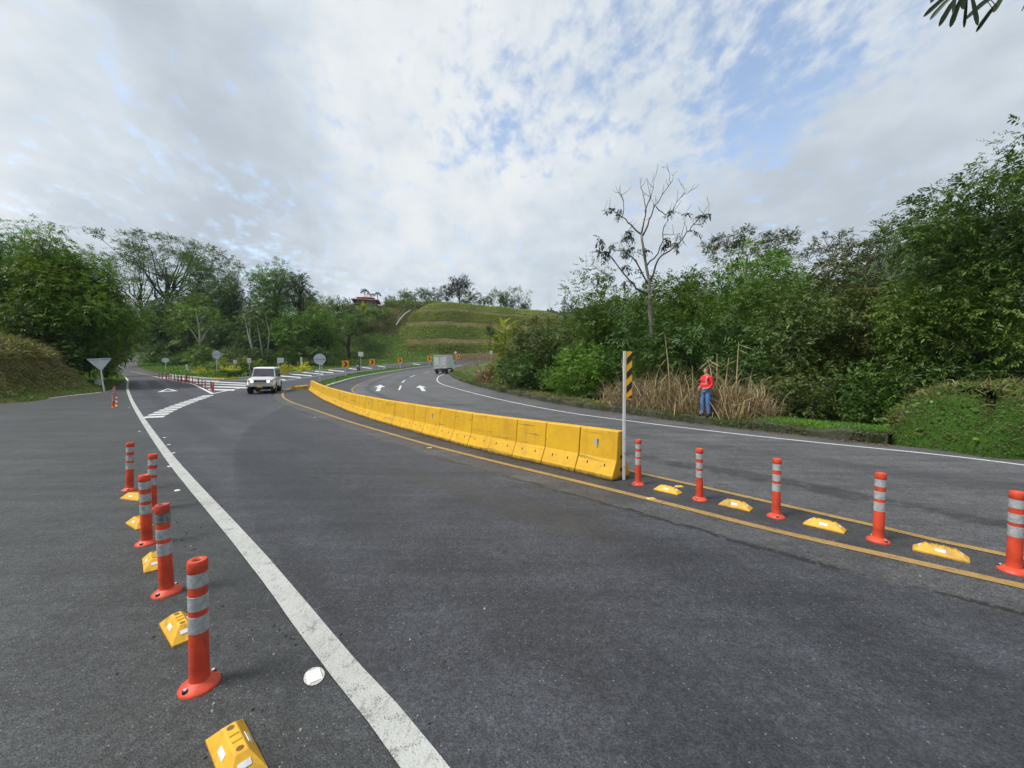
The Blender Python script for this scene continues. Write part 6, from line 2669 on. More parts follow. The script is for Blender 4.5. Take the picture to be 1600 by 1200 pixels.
def build_far_hills():
    HM = leaf_mat('forested_far_hill', (0.0259, 0.0600, 0.0216), (0.0583, 0.1020, 0.0360), 0.0, 0.95)
    for nm, uvs, y, lab, foot in (('far_hill', [(1290, 470), (1340, 420), (1385, 398), (1420, 380), (1450, 372), (1500, 350), (1580, 330), (1700, 345), (1850, 400)], 620, 'blue-green mountain ridge showing beyond the trees on the right', 470),
                                  ('far_hill', [(780, 560), (826, 498), (848, 490), (858, 485), (872, 489), (905, 483), (960, 470), (1040, 478), (1120, 500), (1250, 560)], 700, 'hazy forested ridge between the terraced hill and the right trees', 565)):
        rows = []
        rg = np.random.default_rng(int(y))
        top = []
        for i in range(len(uvs) - 1):
            for q in range(10):
                t = q / 10
                top.append((uvs[i][0] + (uvs[i + 1][0] - uvs[i][0]) * t, uvs[i][1] + (uvs[i + 1][1] - uvs[i][1]) * t + rg.normal() * 0.7))
        for r in range(9):
            f = r / 8
            row = []
            for (u, v) in top:
                p = at(u, v, y)
                zb = -10.0
                row.append((p.x + 6 * (float(vnoise(u, f * 60, 14, 3)) - 0.5), y - 160 * (1 - f) + 26 * (float(vnoise(u * 0.6, f * 40, 9, 2)) - 0.5), zb + (p.z - zb) * f ** 1.15 + 6 * (float(vnoise(u, f * 90, 10, 5)) - 0.5) * (f < 1)))
            rows.append(row)
        rows.append([(p[0], y + 120, -10) for p in rows[-1]])
        V = np.array(rows)
        o, V = loft(nm, rows, HM, lab)
        me = o.data
        a = me.attributes.new('tint', 'FLOAT', 'POINT')
        a.data.foreach_set('value', rg.random(len(me.vertices)).astype(np.float32))
        # tree crowns roughening the ridge
        P, N = scatter(V, 3, 8, 9000, rg)
        n = len(P)
        me = leaf_mesh('forest', P, N * 0.3 + rdir(n, rg) + np.array([0, 0, 0.6]), N + rdir(n, rg) * 0.5, 6 * (0.5 + rg.random(n)), 5 * (0.5 + rg.random(n)), rg.random(n))
        f = link_mesh('forest', me, HM)
        tag(f, 'distant forest covering the %s' % ('right mountain ridge' if y < 650 else 'hazy middle ridge'), 'forest', kind='stuff')
    # thin mast on the middle ridge
    b = at(858, 488, 690)
    h = 17 * 690 / FPX
    t = empty('radio_mast', (b.x, b.y, b.z - 4), 0, 'thin radio mast on the hazy middle ridge', 'mast')
    m = MB()
    for k in range(3):
        an = 2 * math.pi * k / 3
        m.tube([(0.9 * math.cos(an), 0.9 * math.sin(an), 0), (0.25 * math.cos(an), 0.25 * math.sin(an), h + 4)], 0.13, 5)
    m.build('mast_frame', STEEL, t)
    m = MB()
    m.box((0, 0, h * 0.6 + 4), (1.6, 1.6, 0.8))
    m.box((0, 0, h * 0.85 + 4), (1.4, 1.4, 0.6))
    m.build('antenna', SIGN_BACK, t)


# ------------------------------------------------------------------ single plants with a habit of their own
def build_bare_tree():
    y0 = 20.0
    s = 2.608

    def q(zx, zy, dy=0.0):
        return at(zx / s + 860, zy / s + 240, y0 + dy)
    base = at(1018, 600, y0)
    gz = Hs(base.x, y0)
    o0 = Vector((base.x, y0, gz))
    t = empty('bare_tree', o0, 0, 'tall nearly leafless tree with a pale trunk rising above the thicket', 'tree')
    br = [([(412, 900), (412, 740), (406, 600), (404, 530), (384, 420), (371, 325)], 0.17, 0.075, 0.0),
          ([(404, 540), (352, 445), (300, 395), (272, 395), (240, 378)], 0.07, 0.012, 0.8),
          ([(402, 575), (350, 552), (308, 500), (252, 425), (232, 400), (200, 402)], 0.075, 0.012, -0.6),
          ([(371, 330), (330, 290), (292, 258), (266, 240), (240, 222), (208, 232)], 0.06, 0.012, 0.5),
          ([(292, 258), (297, 205), (293, 180), (284, 165), (286, 138)], 0.03, 0.009, 0.7),
          ([(371, 325), (388, 250), (398, 200), (412, 165), (430, 90)], 0.055, 0.01, -0.4),
          ([(390, 240), (382, 185), (368, 140), (366, 95)], 0.03, 0.008, -0.9),
          ([(376, 335), (402, 270), (420, 222), (445, 188), (482, 132), (516, 72)], 0.06, 0.009, 0.6),
          ([(482, 132), (486, 95), (468, 52)], 0.022, 0.007, 0.8),
          ([(430, 215), (468, 250), (498, 232), (528, 182), (560, 160), (590, 138)], 0.035, 0.008, 1.1),
          ([(528, 182), (545, 160), (540, 120)], 0.018, 0.006, 1.3),
          ([(390, 460), (440, 405), (458, 330), (470, 285), (492, 240)], 0.06, 0.012, -1.0),
          ([(404, 520), (440, 430), (500, 385), (556, 318), (582, 290), (618, 250), (648, 208)], 0.07, 0.009, 0.3),
          ([(582, 290), (612, 288), (636, 278)], 0.022, 0.007, 0.6), ([(556, 318), (548, 270), (558, 230)], 0.022, 0.007, 0.0), ([(618, 250), (640, 250)], 0.014, 0.006, 0.5),
          ([(300, 395), (286, 360), (300, 330), (350, 350)], 0.025, 0.007, 1.0), ([(458, 330), (500, 330), (530, 340), (556, 380)], 0.022, 0.007, -1.2),
          ([(352, 445), (330, 420), (318, 370), (300, 340)], 0.028, 0.007, 0.4), ([(420, 222), (410, 180), (412, 120)], 0.02, 0.006, 0.2), ([(330, 290), (318, 330), (300, 345)], 0.022, 0.007, 0.9),
          ([(384, 420), (345, 400), (330, 440), (305, 460)], 0.028, 0.007, -0.7)]
    m = MB()
    mp = MB()
    tips = []
    rg = np.random.default_rng(31)
    for i, (pts, r0, r1, dy) in enumerate(br):
        n = len(pts)
        P = []
        for k, (a, b) in enumerate(pts):
            f = k / (n - 1)
            P.append(q(a, b, dy * f) - o0)
        # finer knobbly course
        F = []
        for k in range(n - 1):
            for w in range(3):
                c = P[k].lerp(P[k + 1], w / 3)
                if w:
                    c = c + Vector(rg.normal(size=3)) * 0.035
                F.append(c)
        F.append(P[-1])
        R = [r0 + (r1 - r0) * (k / (len(F) - 1)) ** 0.8 for k in range(len(F))]
        R = [q_ * 0.78 for q_ in R]
        (mp if i == 0 else m).tube(F, R, 8 if i == 0 else 6)
        tips += F[-6:]
        if i:
            for k in range(4, len(F), 2):
                a = F[k]
                d = Vector(rg.normal(size=3)) * 0.25 + Vector((0, 0, 0.28))
                m.tube([a, a + d * 0.6, a + d * 1.0 + Vector((0, 0, 0.12))], [min(R[k], 0.014), 0.01, 0.007], 5)
                tips.append(a + d)
    mp.build('trunk', BARE_BARK, t, smooth=True)
    m.build('branches', TWIG, t, smooth=True)
    # scattered tufts of dark hanging leaflets
    sel = [p for p in tips if rg.random() < 0.17 and not (p.z + o0.z > 10.5)]
    TP = np.repeat(np.array([tuple(p) for p in sel]), 5, axis=0)
    D = rdir(len(TP), rg) + np.array([0, 0, -0.3])
    lm = leaf_mesh('leaves', *twigs_to_leaves(TP, D, 0.34, 8, 0.17, 0.07, rg, 0.6, 0.8))
    link_mesh('leaves', lm, L_BLACK, t)


def pale_tree(u, y, vtop, vbot, label, forks, mat, seed, leaf_n=900):
    """thin pale trunk splitting into a few limbs with loose tufts"""
    rg = np.random.default_rng(seed)
    b = at(u, vbot, y)
    gz = min(Hs(b.x, y), b.z)
    t = empty('slender_tree', (b.x, y, gz), 0, label, 'tree', 'slender pale-trunked trees in front of the dark wood')
    h = at(u, vtop, y).z - gz
    m = MB()
    k = y / FPX
    ends = []
    for (pts, r0) in forks:
        P = [Vector(((a - u) * k, rg.normal() * 0.2, at(u, bb, y).z - gz)) for a, bb in pts]
        m.tube(P, [r0 * (1 - 0.6 * i / (len(P) - 1)) for i in range(len(P))], 7)
        ends.append(P[-1])
        ends.append(P[-1].lerp(P[-2], 0.35))
    m.build('trunk', BARK_PALE, t, smooth=True)
    E = np.array([tuple(e) for e in ends])
    idx = rg.integers(0, len(E), leaf_n // 6)
    TP = E[idx] + rg.normal(size=(len(idx), 3)) * np.array([1.0, 1.0, 0.45]) * k * 7
    lm = leaf_mesh('crown', *twigs_to_leaves(TP, rdir(len(TP), rg), 0.9, 6, 0.5, 0.26, rg, 0.3, 0.8))
    link_mesh('crown', lm, mat, t)


def palm(u, y, vtop, vbot, label, group, n=11, fl=None):
    rg = np.random.default_rng(int(u * 3 + vtop))
    b = at(u, vbot, y)
    h = at(u, vtop, y).z - b.z
    t = empty('palm_tree', (b.x, b.y, b.z - 1.5), 0, label, 'palm tree', group)
    m = MB()
    m.tube([(0, 0, 0), (0.15, 0, h * 0.5), (0.05, 0, h + 0.6)], [0.28, 0.2, 0.16], 8)
    m.build('trunk', BARK, t, smooth=True)
    fl = fl or h * 0.42
    for i in range(n):
        a = 2 * math.pi * i / n + rg.normal() * 0.2
        el = rg.uniform(0.15, 1.1)
        d = np.array([math.cos(a) * math.cos(el), math.sin(a) * math.cos(el), math.sin(el)])
        k = 9
        P, A, N = [], [], []
        p = np.array([0.05, 0, h + 0.5])
        dd = d.copy()
        for q in range(k):
            p = p + dd * fl / k
            dd = unit(dd + np.array([0, 0, -0.26]))
            sd = unit(np.cross(dd, np.array([0, 0, 1.0])))
            for s in (-1, 1):
                P.append(p)
                A.append(sd * s * 0.9 + dd * 0.55 + np.array([0, 0, -0.35]))
                N.append(np.array([0, 0, 1.0]) + sd * s * 0.3)
        n_ = len(P)
        lm = leaf_mesh('frond', np.array(P), np.array(A), np.array(N), np.full(n_, fl * 0.36), np.full(n_, fl * 0.10), rg.random(n_))
        link_mesh('frond', lm, L_BLACK, t)


def cane_patch(name, label, pts, n, h, w, mat, cat, seed, group=None, stem=True, lean=0.35):
    """tall cane: upright stems with arching strap leaves; pts: ground points"""
    rg = np.random.default_rng(seed)
    P = np.array(pts, float)
    o0 = P.mean(0)
    t = empty(name, tuple(o0), 0, label, cat, group)
    idx = rg.integers(0, len(P), n)
    B = P[idx] - o0 + rg.normal(size=(n, 3)) * np.array([0.4, 0.4, 0])
    hh = h * rg.uniform(0.55, 1.1, n)
    k = 6
    pos, ax, nr, L, W, T = [], [], [], [], [], []
    tl = rg.normal(size=(n, 3)) * 0.12 + np.array([0, 0, 1])
    tl = unit(tl)
    for i in range(k):
        f = (i + 1) / k
        pos.append(B + tl * (hh * f * 0.8)[:, None])
        a = rg.normal(size=(n, 3)) * 0.6
        a[:, 2] = 0.75 - 0.2 * rg.random(n)
        ax.append(a)
        nr.append(rdir(n, rg) + np.array([0, 0, 0.6]))
        L.append(hh * 0.42 * rg.uniform(0.7, 1.2, n))
        W.append(np.full(n, w))
        T.append(rg.random(n))
    lm = leaf_mesh('leaves', np.concatenate(pos), np.concatenate(ax), np.concatenate(nr), np.concatenate(L), np.concatenate(W), np.concatenate(T))
    link_mesh('leaves', lm, mat, t)
    return t


def reed_clump(label, loc, n, h, w, seed, group, tall=0, stalk_h=1.5):
    """dry reeds: a fan of straw blades, bent and broken ones, a few bare stalks"""
    rg = np.random.default_rng(seed)
    t = empty('dry_reed_clump', loc, 0, label, 'dry reeds', group)
    B = rg.normal(size=(n, 3)) * np.array([0.32, 0.26, 0])
    D = unit(rg.normal(size=(n, 3)) * np.array([0.30, 0.30, 0.0]) * (1 + 2.2 * (rg.random((n, 1)) < 0.22)) + np.array([0, 0, 1.0]))
    hh = h * (0.22 + 1.0 * rg.random(n) ** 1.6)
    tip_d = unit(D + rg.normal(size=(n, 3)) * 0.75 + np.array([0, 0, -0.5]) * rg.random((n, 1)) * 2.2)
    S = unit(np.cross(D, rdir(n, rg)))
    ww = (w * rg.uniform(0.5, 1.4, n))[:, None]
    a0, a1 = B, B + D * (hh * 0.62)[:, None]
    a2 = a1 + tip_d * (hh * 0.45)[:, None]
    V = np.stack([a0 - S * ww, a0 + S * ww, a1 + S * ww * 0.8, a1 - S * ww * 0.8, a2], 1).reshape(-1, 3)
    b = np.arange(n) * 5
    F = np.concatenate([np.stack([b, b + 1, b + 2], 1), np.stack([b, b + 2, b + 3], 1), np.stack([b + 3, b + 2, b + 4], 1)], 0)
    lm = np_mesh('leaves', V, F, np.repeat(rg.random(n), 5))
    link_mesh('leaves', lm, STRAW, t)
    for i in range(tall):
        m = MB()
        bx = rg.normal(size=2) * 0.18
        q = rg.normal(size=2) * 0.16
        m.tube([(bx[0], bx[1], 0), (bx[0] + q[0] * 0.5, bx[1] + q[1] * .5, stalk_h * 0.6), (bx[0] + q[0], bx[1] + q[1], stalk_h * rg.uniform(0.8, 1.15))], [0.024, 0.02, 0.008], 6)
        m.build('stalk', STRAW_SOLID, t)
        nl = 9
        zz = stalk_h * rg.uniform(0.35, 1.0, nl)
        P = np.stack([bx[0] + q[0] * zz / stalk_h, bx[1] + q[1] * zz / stalk_h, zz], 1)
        A = rdir(nl, rg) * np.array([1, 1, 0.3]) + np.array([0, 0, -0.5])
        link_mesh('sheath', leaf_mesh('sheath', P, A, rdir(nl, rg), stalk_h * rg.uniform(0.12, 0.28, nl), np.full(nl, 0.03), rg.random(nl)), STRAW, t)
    return t


STRAW_SOLID = simple('straw_stalk', (0.40, 0.30, 0.17), 0.85, 0.25, 9)


def build_reeds():
    grp = 'dry reed clumps behind the mossy kerb'
    fine = [p for p in resample(RIGHT_KERB, 0.1) if 6 < p.y < 32]
    fn = normals2(fine)
    left = [(958, 0.9, 0, 1.5), (975, 0.85, 1, 2.6), (995, 1.25, 0, 1.5), (1012, 1.2, 1, 1.6), (1028, 1.35, 0, 1.6), (1044, 1.25, 1, 1.5), (1062, 1.5, 1, 3.3), (1078, 1.05, 1, 1.7)]
    right = [(1120, 1.0, 1, 2.1), (1131, 1.35, 2, 2.2), (1147, 1.05, 0, 1.6), (1160, 1.1, 1, 2.6), (1175, 1.0, 0, 1.5), (1190, 0.8, 0, 1.2)]
    for side, lst in (('left', left), ('right', right)):
        lst = list(reversed(lst)) if side == 'left' else lst
        for i, (u, h, tall, sh) in enumerate(lst):
            off = 0.8 + 0.25 * (i % 3)
            j = min(range(len(fine)), key=lambda k: abs(800 + FPX * (fine[k].x + fn[k].x * off) / (fine[k].y + fn[k].y * off) - u))
            p = fine[j] + fn[j] * off
            lab = '%s clump of dry straw-coloured reeds counted to the %s from the person on the kerb' % (ORD[i], side)
            reed_clump(lab, g3(p, 0.2), 260, h * 1.45, 0.013, 100 + int(u), grp, tall, sh)
    # brown seed-headed reeds inside the bend
    p = at(768, 600, 39)
    t = reed_clump('tall russet reeds at the left end of the thicket inside the bend', (p.x, p.y, float(G(p.x, p.y))), 420, 2.5, 0.035, 77, None, 3, 3.0)
    t.scale = (1.7, 1.7, 1.0)
    p = at(750, 590, 45)
    t = reed_clump('small straw-coloured reeds on the grass tip inside the bend', (p.x, p.y, float(G(p.x, p.y))), 160, 1.5, 0.03, 78, None, 1, 3.6)


def build_banana():
    for (u, y, vt, vb, lab, s) in ((789, 70, 496, 545, 'bright green broad-leaved plant in front of the terraces', 1.0), (568, 150, 468, 492, 'pale banana plant below the farmhouse', 0.8)):
        rg = np.random.default_rng(u)
        b = at(u, vb, y)
        h = at(u, vt, y).z - b.z
        t = empty('banana_plant', (b.x, y, b.z), 0, lab, 'banana plant')
        m = MB()
        m.tube([(0, 0, -3), (0, 0, h * 0.6)], [0.14 * h / 3, 0.09 * h / 3], 8)
        m.build('stem', L_YELLOW, t)
        for i in range(14):
            a = rg.random() * 6.28
            el = rg.uniform(0.3, 1.3)
            d = np.array([[math.cos(a) * math.cos(el), math.sin(a) * math.cos(el), math.sin(el)]])
            z = h * rg.uniform(0.2, 0.7)
            lm = leaf_mesh('leaf', np.array([[0.25 * d[0, 0] * h * .3, 0.25 * d[0, 1] * h * .3, z]]) + rg.normal(size=(1, 3)) * 0.12 * h, d, np.array([[0, 0, 1.0]]) + rg.normal(size=(1, 3)) * 0.3, np.array([h * 0.48]), np.array([h * 0.15]), rg.uniform(0.6, 1, 1))
            link_mesh('leaf', lm, L_YELLOW, t)


def build_overhang():
    """tree standing right of the picture whose branch tips reach into the top right corner"""
    rg = np.random.default_rng(41)
    root = (8.6, 3.0)
    t = empty('overhanging_tree', (root[0], root[1], 0), 0, 'dark finger-leaved branch tips hanging into the top right corner of the sky', 'tree')
    o = Vector((root[0], root[1], 0))
    m = MB()
    m.tube([(0, 0, -0.3), (-0.2, 0.1, 2.2), (-0.5, 0.2, 4.6), (-1.0, 0.3, 6.6)], [0.22, 0.19, 0.14, 0.07], 10)
    m.build('trunk', BARK_DARK, t, smooth=True)
    tips = [(1512, -26, 4.3), (1582, -22, 4.4), (1498, -50, 4.2), (1640, -60, 4.2), (1560, -90, 4.5)]
    m = MB()
    P, A, N, L = [], [], [], []
    for (u, v, y) in tips:
        e = at(u, v, y) - o
        m.tube([(-0.6, 0.2, 5.0), tuple(Vector((-0.6, 0.2, 5.0)).lerp(e, 0.5) + Vector((0, 0, 0.35))), tuple(e)], [0.05, 0.03, 0.012], 6)
        fan = 11
        for k in range(fan):
            a = rad(-130 + 260 * k / (fan - 1))
            d = Vector((math.sin(a) * 0.9 - 0.15, rg.normal() * 0.45, -0.75 * math.cos(a * 0.6) + rg.normal() * 0.12))
            P.append(tuple(e + d.normalized() * 0.02))
            A.append(tuple(d))
            N.append((rg.normal() * 0.4, -1, 0.3 + rg.normal() * 0.3))
            L.append(rg.uniform(0.26, 0.40))
    m.build('branch', BARK_DARK, t, smooth=True)
    n = len(P)
    # finger leaflets: narrow at the stalk, rounded at the tip
    mbv, mbf = [], []
    for i in range(n):
        p, a = Vector(P[i]), Vector(A[i]).normalized()
        nn_ = Vector(N[i])
        s = a.cross(nn_).normalized()
        nn_ = s.cross(a)
        w = 0.026
        prof = [(0, 0.12), (0.25, 0.45), (0.6, 0.9), (0.85, 1.0), (0.95, 0.7), (1.0, 0.2)]
        rings = []
        b0 = len(mbv)
        for f, q in prof:
            c = p + a * L[i] * f + Vector((0, 0, -0.10 * f * f * L[i] / 0.3)) 
            mbv += [tuple(c - s * w * q + nn_ * 0.006), tuple(c), tuple(c + s * w * q + nn_ * 0.006)]
        for r in range(len(prof) - 1):
            for c in range(2):
                k = b0 + r * 3 + c
                mbf.append((k, k + 1, k + 4, k + 3))
    me = np_mesh('leaves', np.array(mbv), np.array(mbf), np.repeat(rg.random(n), 18))
    link_mesh('leaves', me, L_BLACK, t, smooth=True)


def bamboo(u, y, vtop, wpx, label, seed, n=26, mat=None, lean=0.5):
    """arching culms with feathery drooping leaves"""
    rg = np.random.default_rng(seed)
    k = y / FPX
    x = (u - 800) * k
    gz = float(G(x, y)) + 3.2
    t = empty('bamboo_clump', (x, y, gz), 0, label, 'bamboo')
    h = at(u, vtop, y).z - gz
    m = MB()
    TP, TD, TT = [], [], []
    for i in range(n):
        a = rg.random() * 6.28
        b = np.array([math.cos(a), math.sin(a) * 0.8, 0]) * rg.random() * wpx * k * 0.16
        out = np.array([math.cos(a), math.sin(a) * 0.8, 0]) * wpx * k * 0.36 * rg.uniform(0.4, 1.15)
        hh = h * rg.uniform(0.62, 1.02)
        P = []
        for q in range(9):
            f = q / 8
            p = b + out * f ** 2.2 + np.array([0, 0, hh * (f if f < 0.75 else 0.75 + (f - 0.75) * 0.75)])
            P.append(tuple(p))
        m.tube(P, [0.05 * (1 - 0.9 * q / 8) for q in range(9)], 6)
        nt = 110
        f = rg.uniform(0.18, 1, nt)
        ii = np.minimum((f * 8).astype(int), 7)
        fr = f * 8 - ii
        PP = np.array(P)
        base = PP[ii] * (1 - fr)[:, None] + PP[ii + 1] * fr[:, None]
        d = rdir(nt, rg)
        d[:, 2] = d[:, 2] * 0.5 + 0.1
        TP.append(base + d * rg.uniform(0.05, 0.75, nt)[:, None])
        TD.append(d + np.array([0, 0, -0.25]))
        TT.append(np.full(nt, rg.random()))
    m.build('culms', BARK, t, smooth=True)
    lm = leaf_mesh('crown', *twigs_to_leaves(np.concatenate(TP), np.concatenate(TD), 0.55, 9, 0.26, 0.055, rg, 0.45, 0.6, np.concatenate(TT)))
    link_mesh('crown', lm, mat or L_MID, t)
    return t


# ------------------------------------------------------------------ planting plan
def build_right_side():
    # tall tree and its skirts at the right edge
    tree('spreading_tree', 'tall dark tree at the right edge hanging over the creeper-covered bank', 1668, 13.0, 140, 600, 510, L_DEEP, 0.12, 0.42, 5.6, 130, 8, 0.35, 0.2, 0.24, seed=301, depth=0.7, trunk_r=0.25, ground=1.4, low=-0.8)
    tree('spreading_tree', 'leafy lower boughs left of the tall right tree, drooping towards the gully', 1485, 13.8, 410, 640, 240, L_MID, 0.13, 0.38, 4.6, 64, 8, 0.45, 0.32, 0.26, seed=302, depth=0.8, trunk_r=0.12, ground=0.2, low=-0.8)
    tree('spreading_tree', 'feathery upper left shoulder of the foliage at the right edge', 1535, 15.0, 285, 500, 200, L_GREY, 0.14, 0.32, 3.6, 54, 9, 0.4, 0.42, 0.24, seed=303, depth=0.8, trunk_r=0.1, ground=1.0)
    tree('shrub', 'dark shrub in deep shade above the right bank', 1610, 15.5, 530, 640, 330, L_BLACK, 0.13, 0.42, 4.0, 44, 7, 0.3, seed=304, ground=1.2, trunk_r=0.05, cat='shrub', depth=0.6)  # near-black leaf colour paints in the shade under the tall tree
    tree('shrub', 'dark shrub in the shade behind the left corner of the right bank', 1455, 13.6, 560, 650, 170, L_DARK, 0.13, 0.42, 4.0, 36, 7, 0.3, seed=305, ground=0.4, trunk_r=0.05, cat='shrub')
    # olive and brown trees in the middle
    tree('thicket_tree', 'olive tree with yellowish leaves above the gully, left of the tall right tree', 1350, 17, 432, 655, 215, L_OLIVE, 0.16, 0.45, 4.6, 60, 7, 0.35, seed=310, trunk_r=0.12, ground=-0.5)
    tree('thicket_tree', 'brownish leafy tree behind and right of the person', 1220, 18.5, 428, 655, 225, L_OLIVE, 0.16, 0.45, 4.8, 64, 7, 0.35, seed=311, trunk_r=0.14, ground=-0.3)
    tree('thicket_tree', 'broad green tree whose top stands highest right of the bare tree', 1200, 25, 404, 570, 240, L_MID, 0.19, 0.42, 4.6, 64, 7, 0.3, 0.36, seed=312, trunk_r=0.16)
    tree('thicket_tree', 'russet-tinged tree between the broad green tree and the olive tree', 1305, 24, 410, 570, 185, L_BROWN, 0.19, 0.45, 4.4, 56, 7, 0.35, 0.36, seed=313, trunk_r=0.14)
    tree('thicket_tree', 'mid green tree right behind the trunk of the bare tree', 1066, 25, 402, 620, 165, L_MID, 0.19, 0.42, 4.6, 56, 7, 0.3, 0.36, seed=314, trunk_r=0.13)
    tree('thicket_tree', 'light green tree left of the bare tree', 948, 27, 412, 610, 130, L_MID, 0.19, 0.40, 4.4, 54, 8, 0.3, 0.38, seed=315, trunk_r=0.12)
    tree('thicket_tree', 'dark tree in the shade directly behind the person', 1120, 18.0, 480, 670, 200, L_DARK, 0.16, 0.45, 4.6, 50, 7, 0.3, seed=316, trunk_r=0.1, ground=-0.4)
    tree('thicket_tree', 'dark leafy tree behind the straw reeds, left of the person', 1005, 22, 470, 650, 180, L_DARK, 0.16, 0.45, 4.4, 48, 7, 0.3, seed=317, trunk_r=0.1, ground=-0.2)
    tree('thicket_tree', 'olive green tree at the left shoulder of the thicket', 890, 32, 486, 620, 130, L_OLIVE, 0.2, 0.45, 4.6, 46, 7, 0.3, 0.36, seed=318, trunk_r=0.1)
    tree('thicket_tree', 'small olive tree with speckled leaves inside the bend', 824, 34, 494, 622, 116, L_OLIVE, 0.19, 0.45, 4.6, 46, 7, 0.3, 0.36, seed=319, trunk_r=0.1)
    tree('shrub', 'rounded bright green bush behind the mossy kerb, left of the marker post', 908, 25.0, 532, 640, 128, L_BRIGHT, 0.13, 0.6, 5.0, 60, 6, 0.2, 0.2, 0.26, style='mound', seed=320, cat='bush', trunk_r=0.05)
    tree('shrub', 'bright leafy bush between the bare trunk and the straw reeds', 1030, 20.5, 545, 625, 105, L_BRIGHT, 0.14, 0.5, 3.6, 36, 6, 0.2, 0.35, seed=321, cat='bush', trunk_r=0.04, ground=0.0)
    tree('shrub', 'dark bush at the kerb inside the bend, left of the bright round bush', 828, 30, 555, 620, 120, L_DARK, 0.16, 0.5, 4.4, 40, 6, 0.2, 0.3, style='mound', seed=322, cat='bush', trunk_r=0.04)
    tree('shrub', 'yellow-green bush at the far left tip of the thicket inside the bend', 790, 37, 520, 602, 56, L_YELLOW, 0.2, 0.45, 3.6, 30, 6, 0.2, 0.35, seed=323, cat='bush', trunk_r=0.04)
    tree('shrub', 'dark undergrowth bush in the mouth of the gully', 1300, 15.5, 590, 690, 210, L_DARK, 0.13, 0.5, 4.0, 44, 6, 0.2, 0.35, seed=324, cat='bush', trunk_r=0.04, ground=-0.9)
    tree('shrub', 'leafy sprawling bush right of the straw reeds', 1235, 14.6, 570, 662, 120, L_OLIVE, 0.13, 0.48, 3.8, 36, 6, 0.3, 0.35, seed=325, cat='bush', trunk_r=0.04, ground=-0.2)
    tree('shrub', 'grey-green bush where the thicket meets the right bank', 1400, 14.5, 545, 680, 120, L_MID, 0.13, 0.45, 4.0, 40, 7, 0.35, 0.35, seed=326, cat='bush', trunk_r=0.05, ground=-0.5)
    # thicket further back so no bare ground shows between the trees
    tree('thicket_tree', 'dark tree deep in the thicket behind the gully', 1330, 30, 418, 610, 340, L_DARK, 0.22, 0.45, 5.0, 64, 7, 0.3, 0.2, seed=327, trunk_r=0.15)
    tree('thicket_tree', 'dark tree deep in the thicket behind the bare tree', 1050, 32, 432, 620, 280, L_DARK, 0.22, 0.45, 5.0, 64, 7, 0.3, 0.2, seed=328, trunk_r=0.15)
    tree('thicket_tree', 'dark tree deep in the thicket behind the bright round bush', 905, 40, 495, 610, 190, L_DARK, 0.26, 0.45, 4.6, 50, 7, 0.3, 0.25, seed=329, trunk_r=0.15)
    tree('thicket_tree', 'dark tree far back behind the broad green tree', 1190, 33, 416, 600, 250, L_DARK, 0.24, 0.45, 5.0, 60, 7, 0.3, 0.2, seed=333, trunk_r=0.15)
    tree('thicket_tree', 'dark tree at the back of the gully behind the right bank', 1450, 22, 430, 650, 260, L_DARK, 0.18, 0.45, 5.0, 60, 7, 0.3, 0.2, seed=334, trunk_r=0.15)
    tree('umbrella_tree', 'flat-topped tree showing just above the broad green tree', 1165, 46, 372, 440, 130, L_BROWN, 0.26, 0.42, 3.4, 80, 8, 0.1, style='umbrella', seed=330, size=0.16, bark=BARK_DARK, trunk_r=0.25, limbs=14)
    tree('umbrella_tree', 'wide flat-topped tree with gaps of sky below its crown on the right skyline', 1355, 46, 374, 444, 220, L_BROWN, 0.26, 0.42, 3.0, 120, 8, 0.1, style='umbrella', seed=331, size=0.10, bark=BARK_DARK, trunk_r=0.3, limbs=24)
    tree('sapling', 'thin sapling with wispy leaves at the left end of the right thicket skyline', 880, 40, 462, 520, 34, L_GREY, 0.2, 0.4, 1.2, 14, 6, 0.2, 0.5, seed=332, trunk_r=0.05, size=0.3)


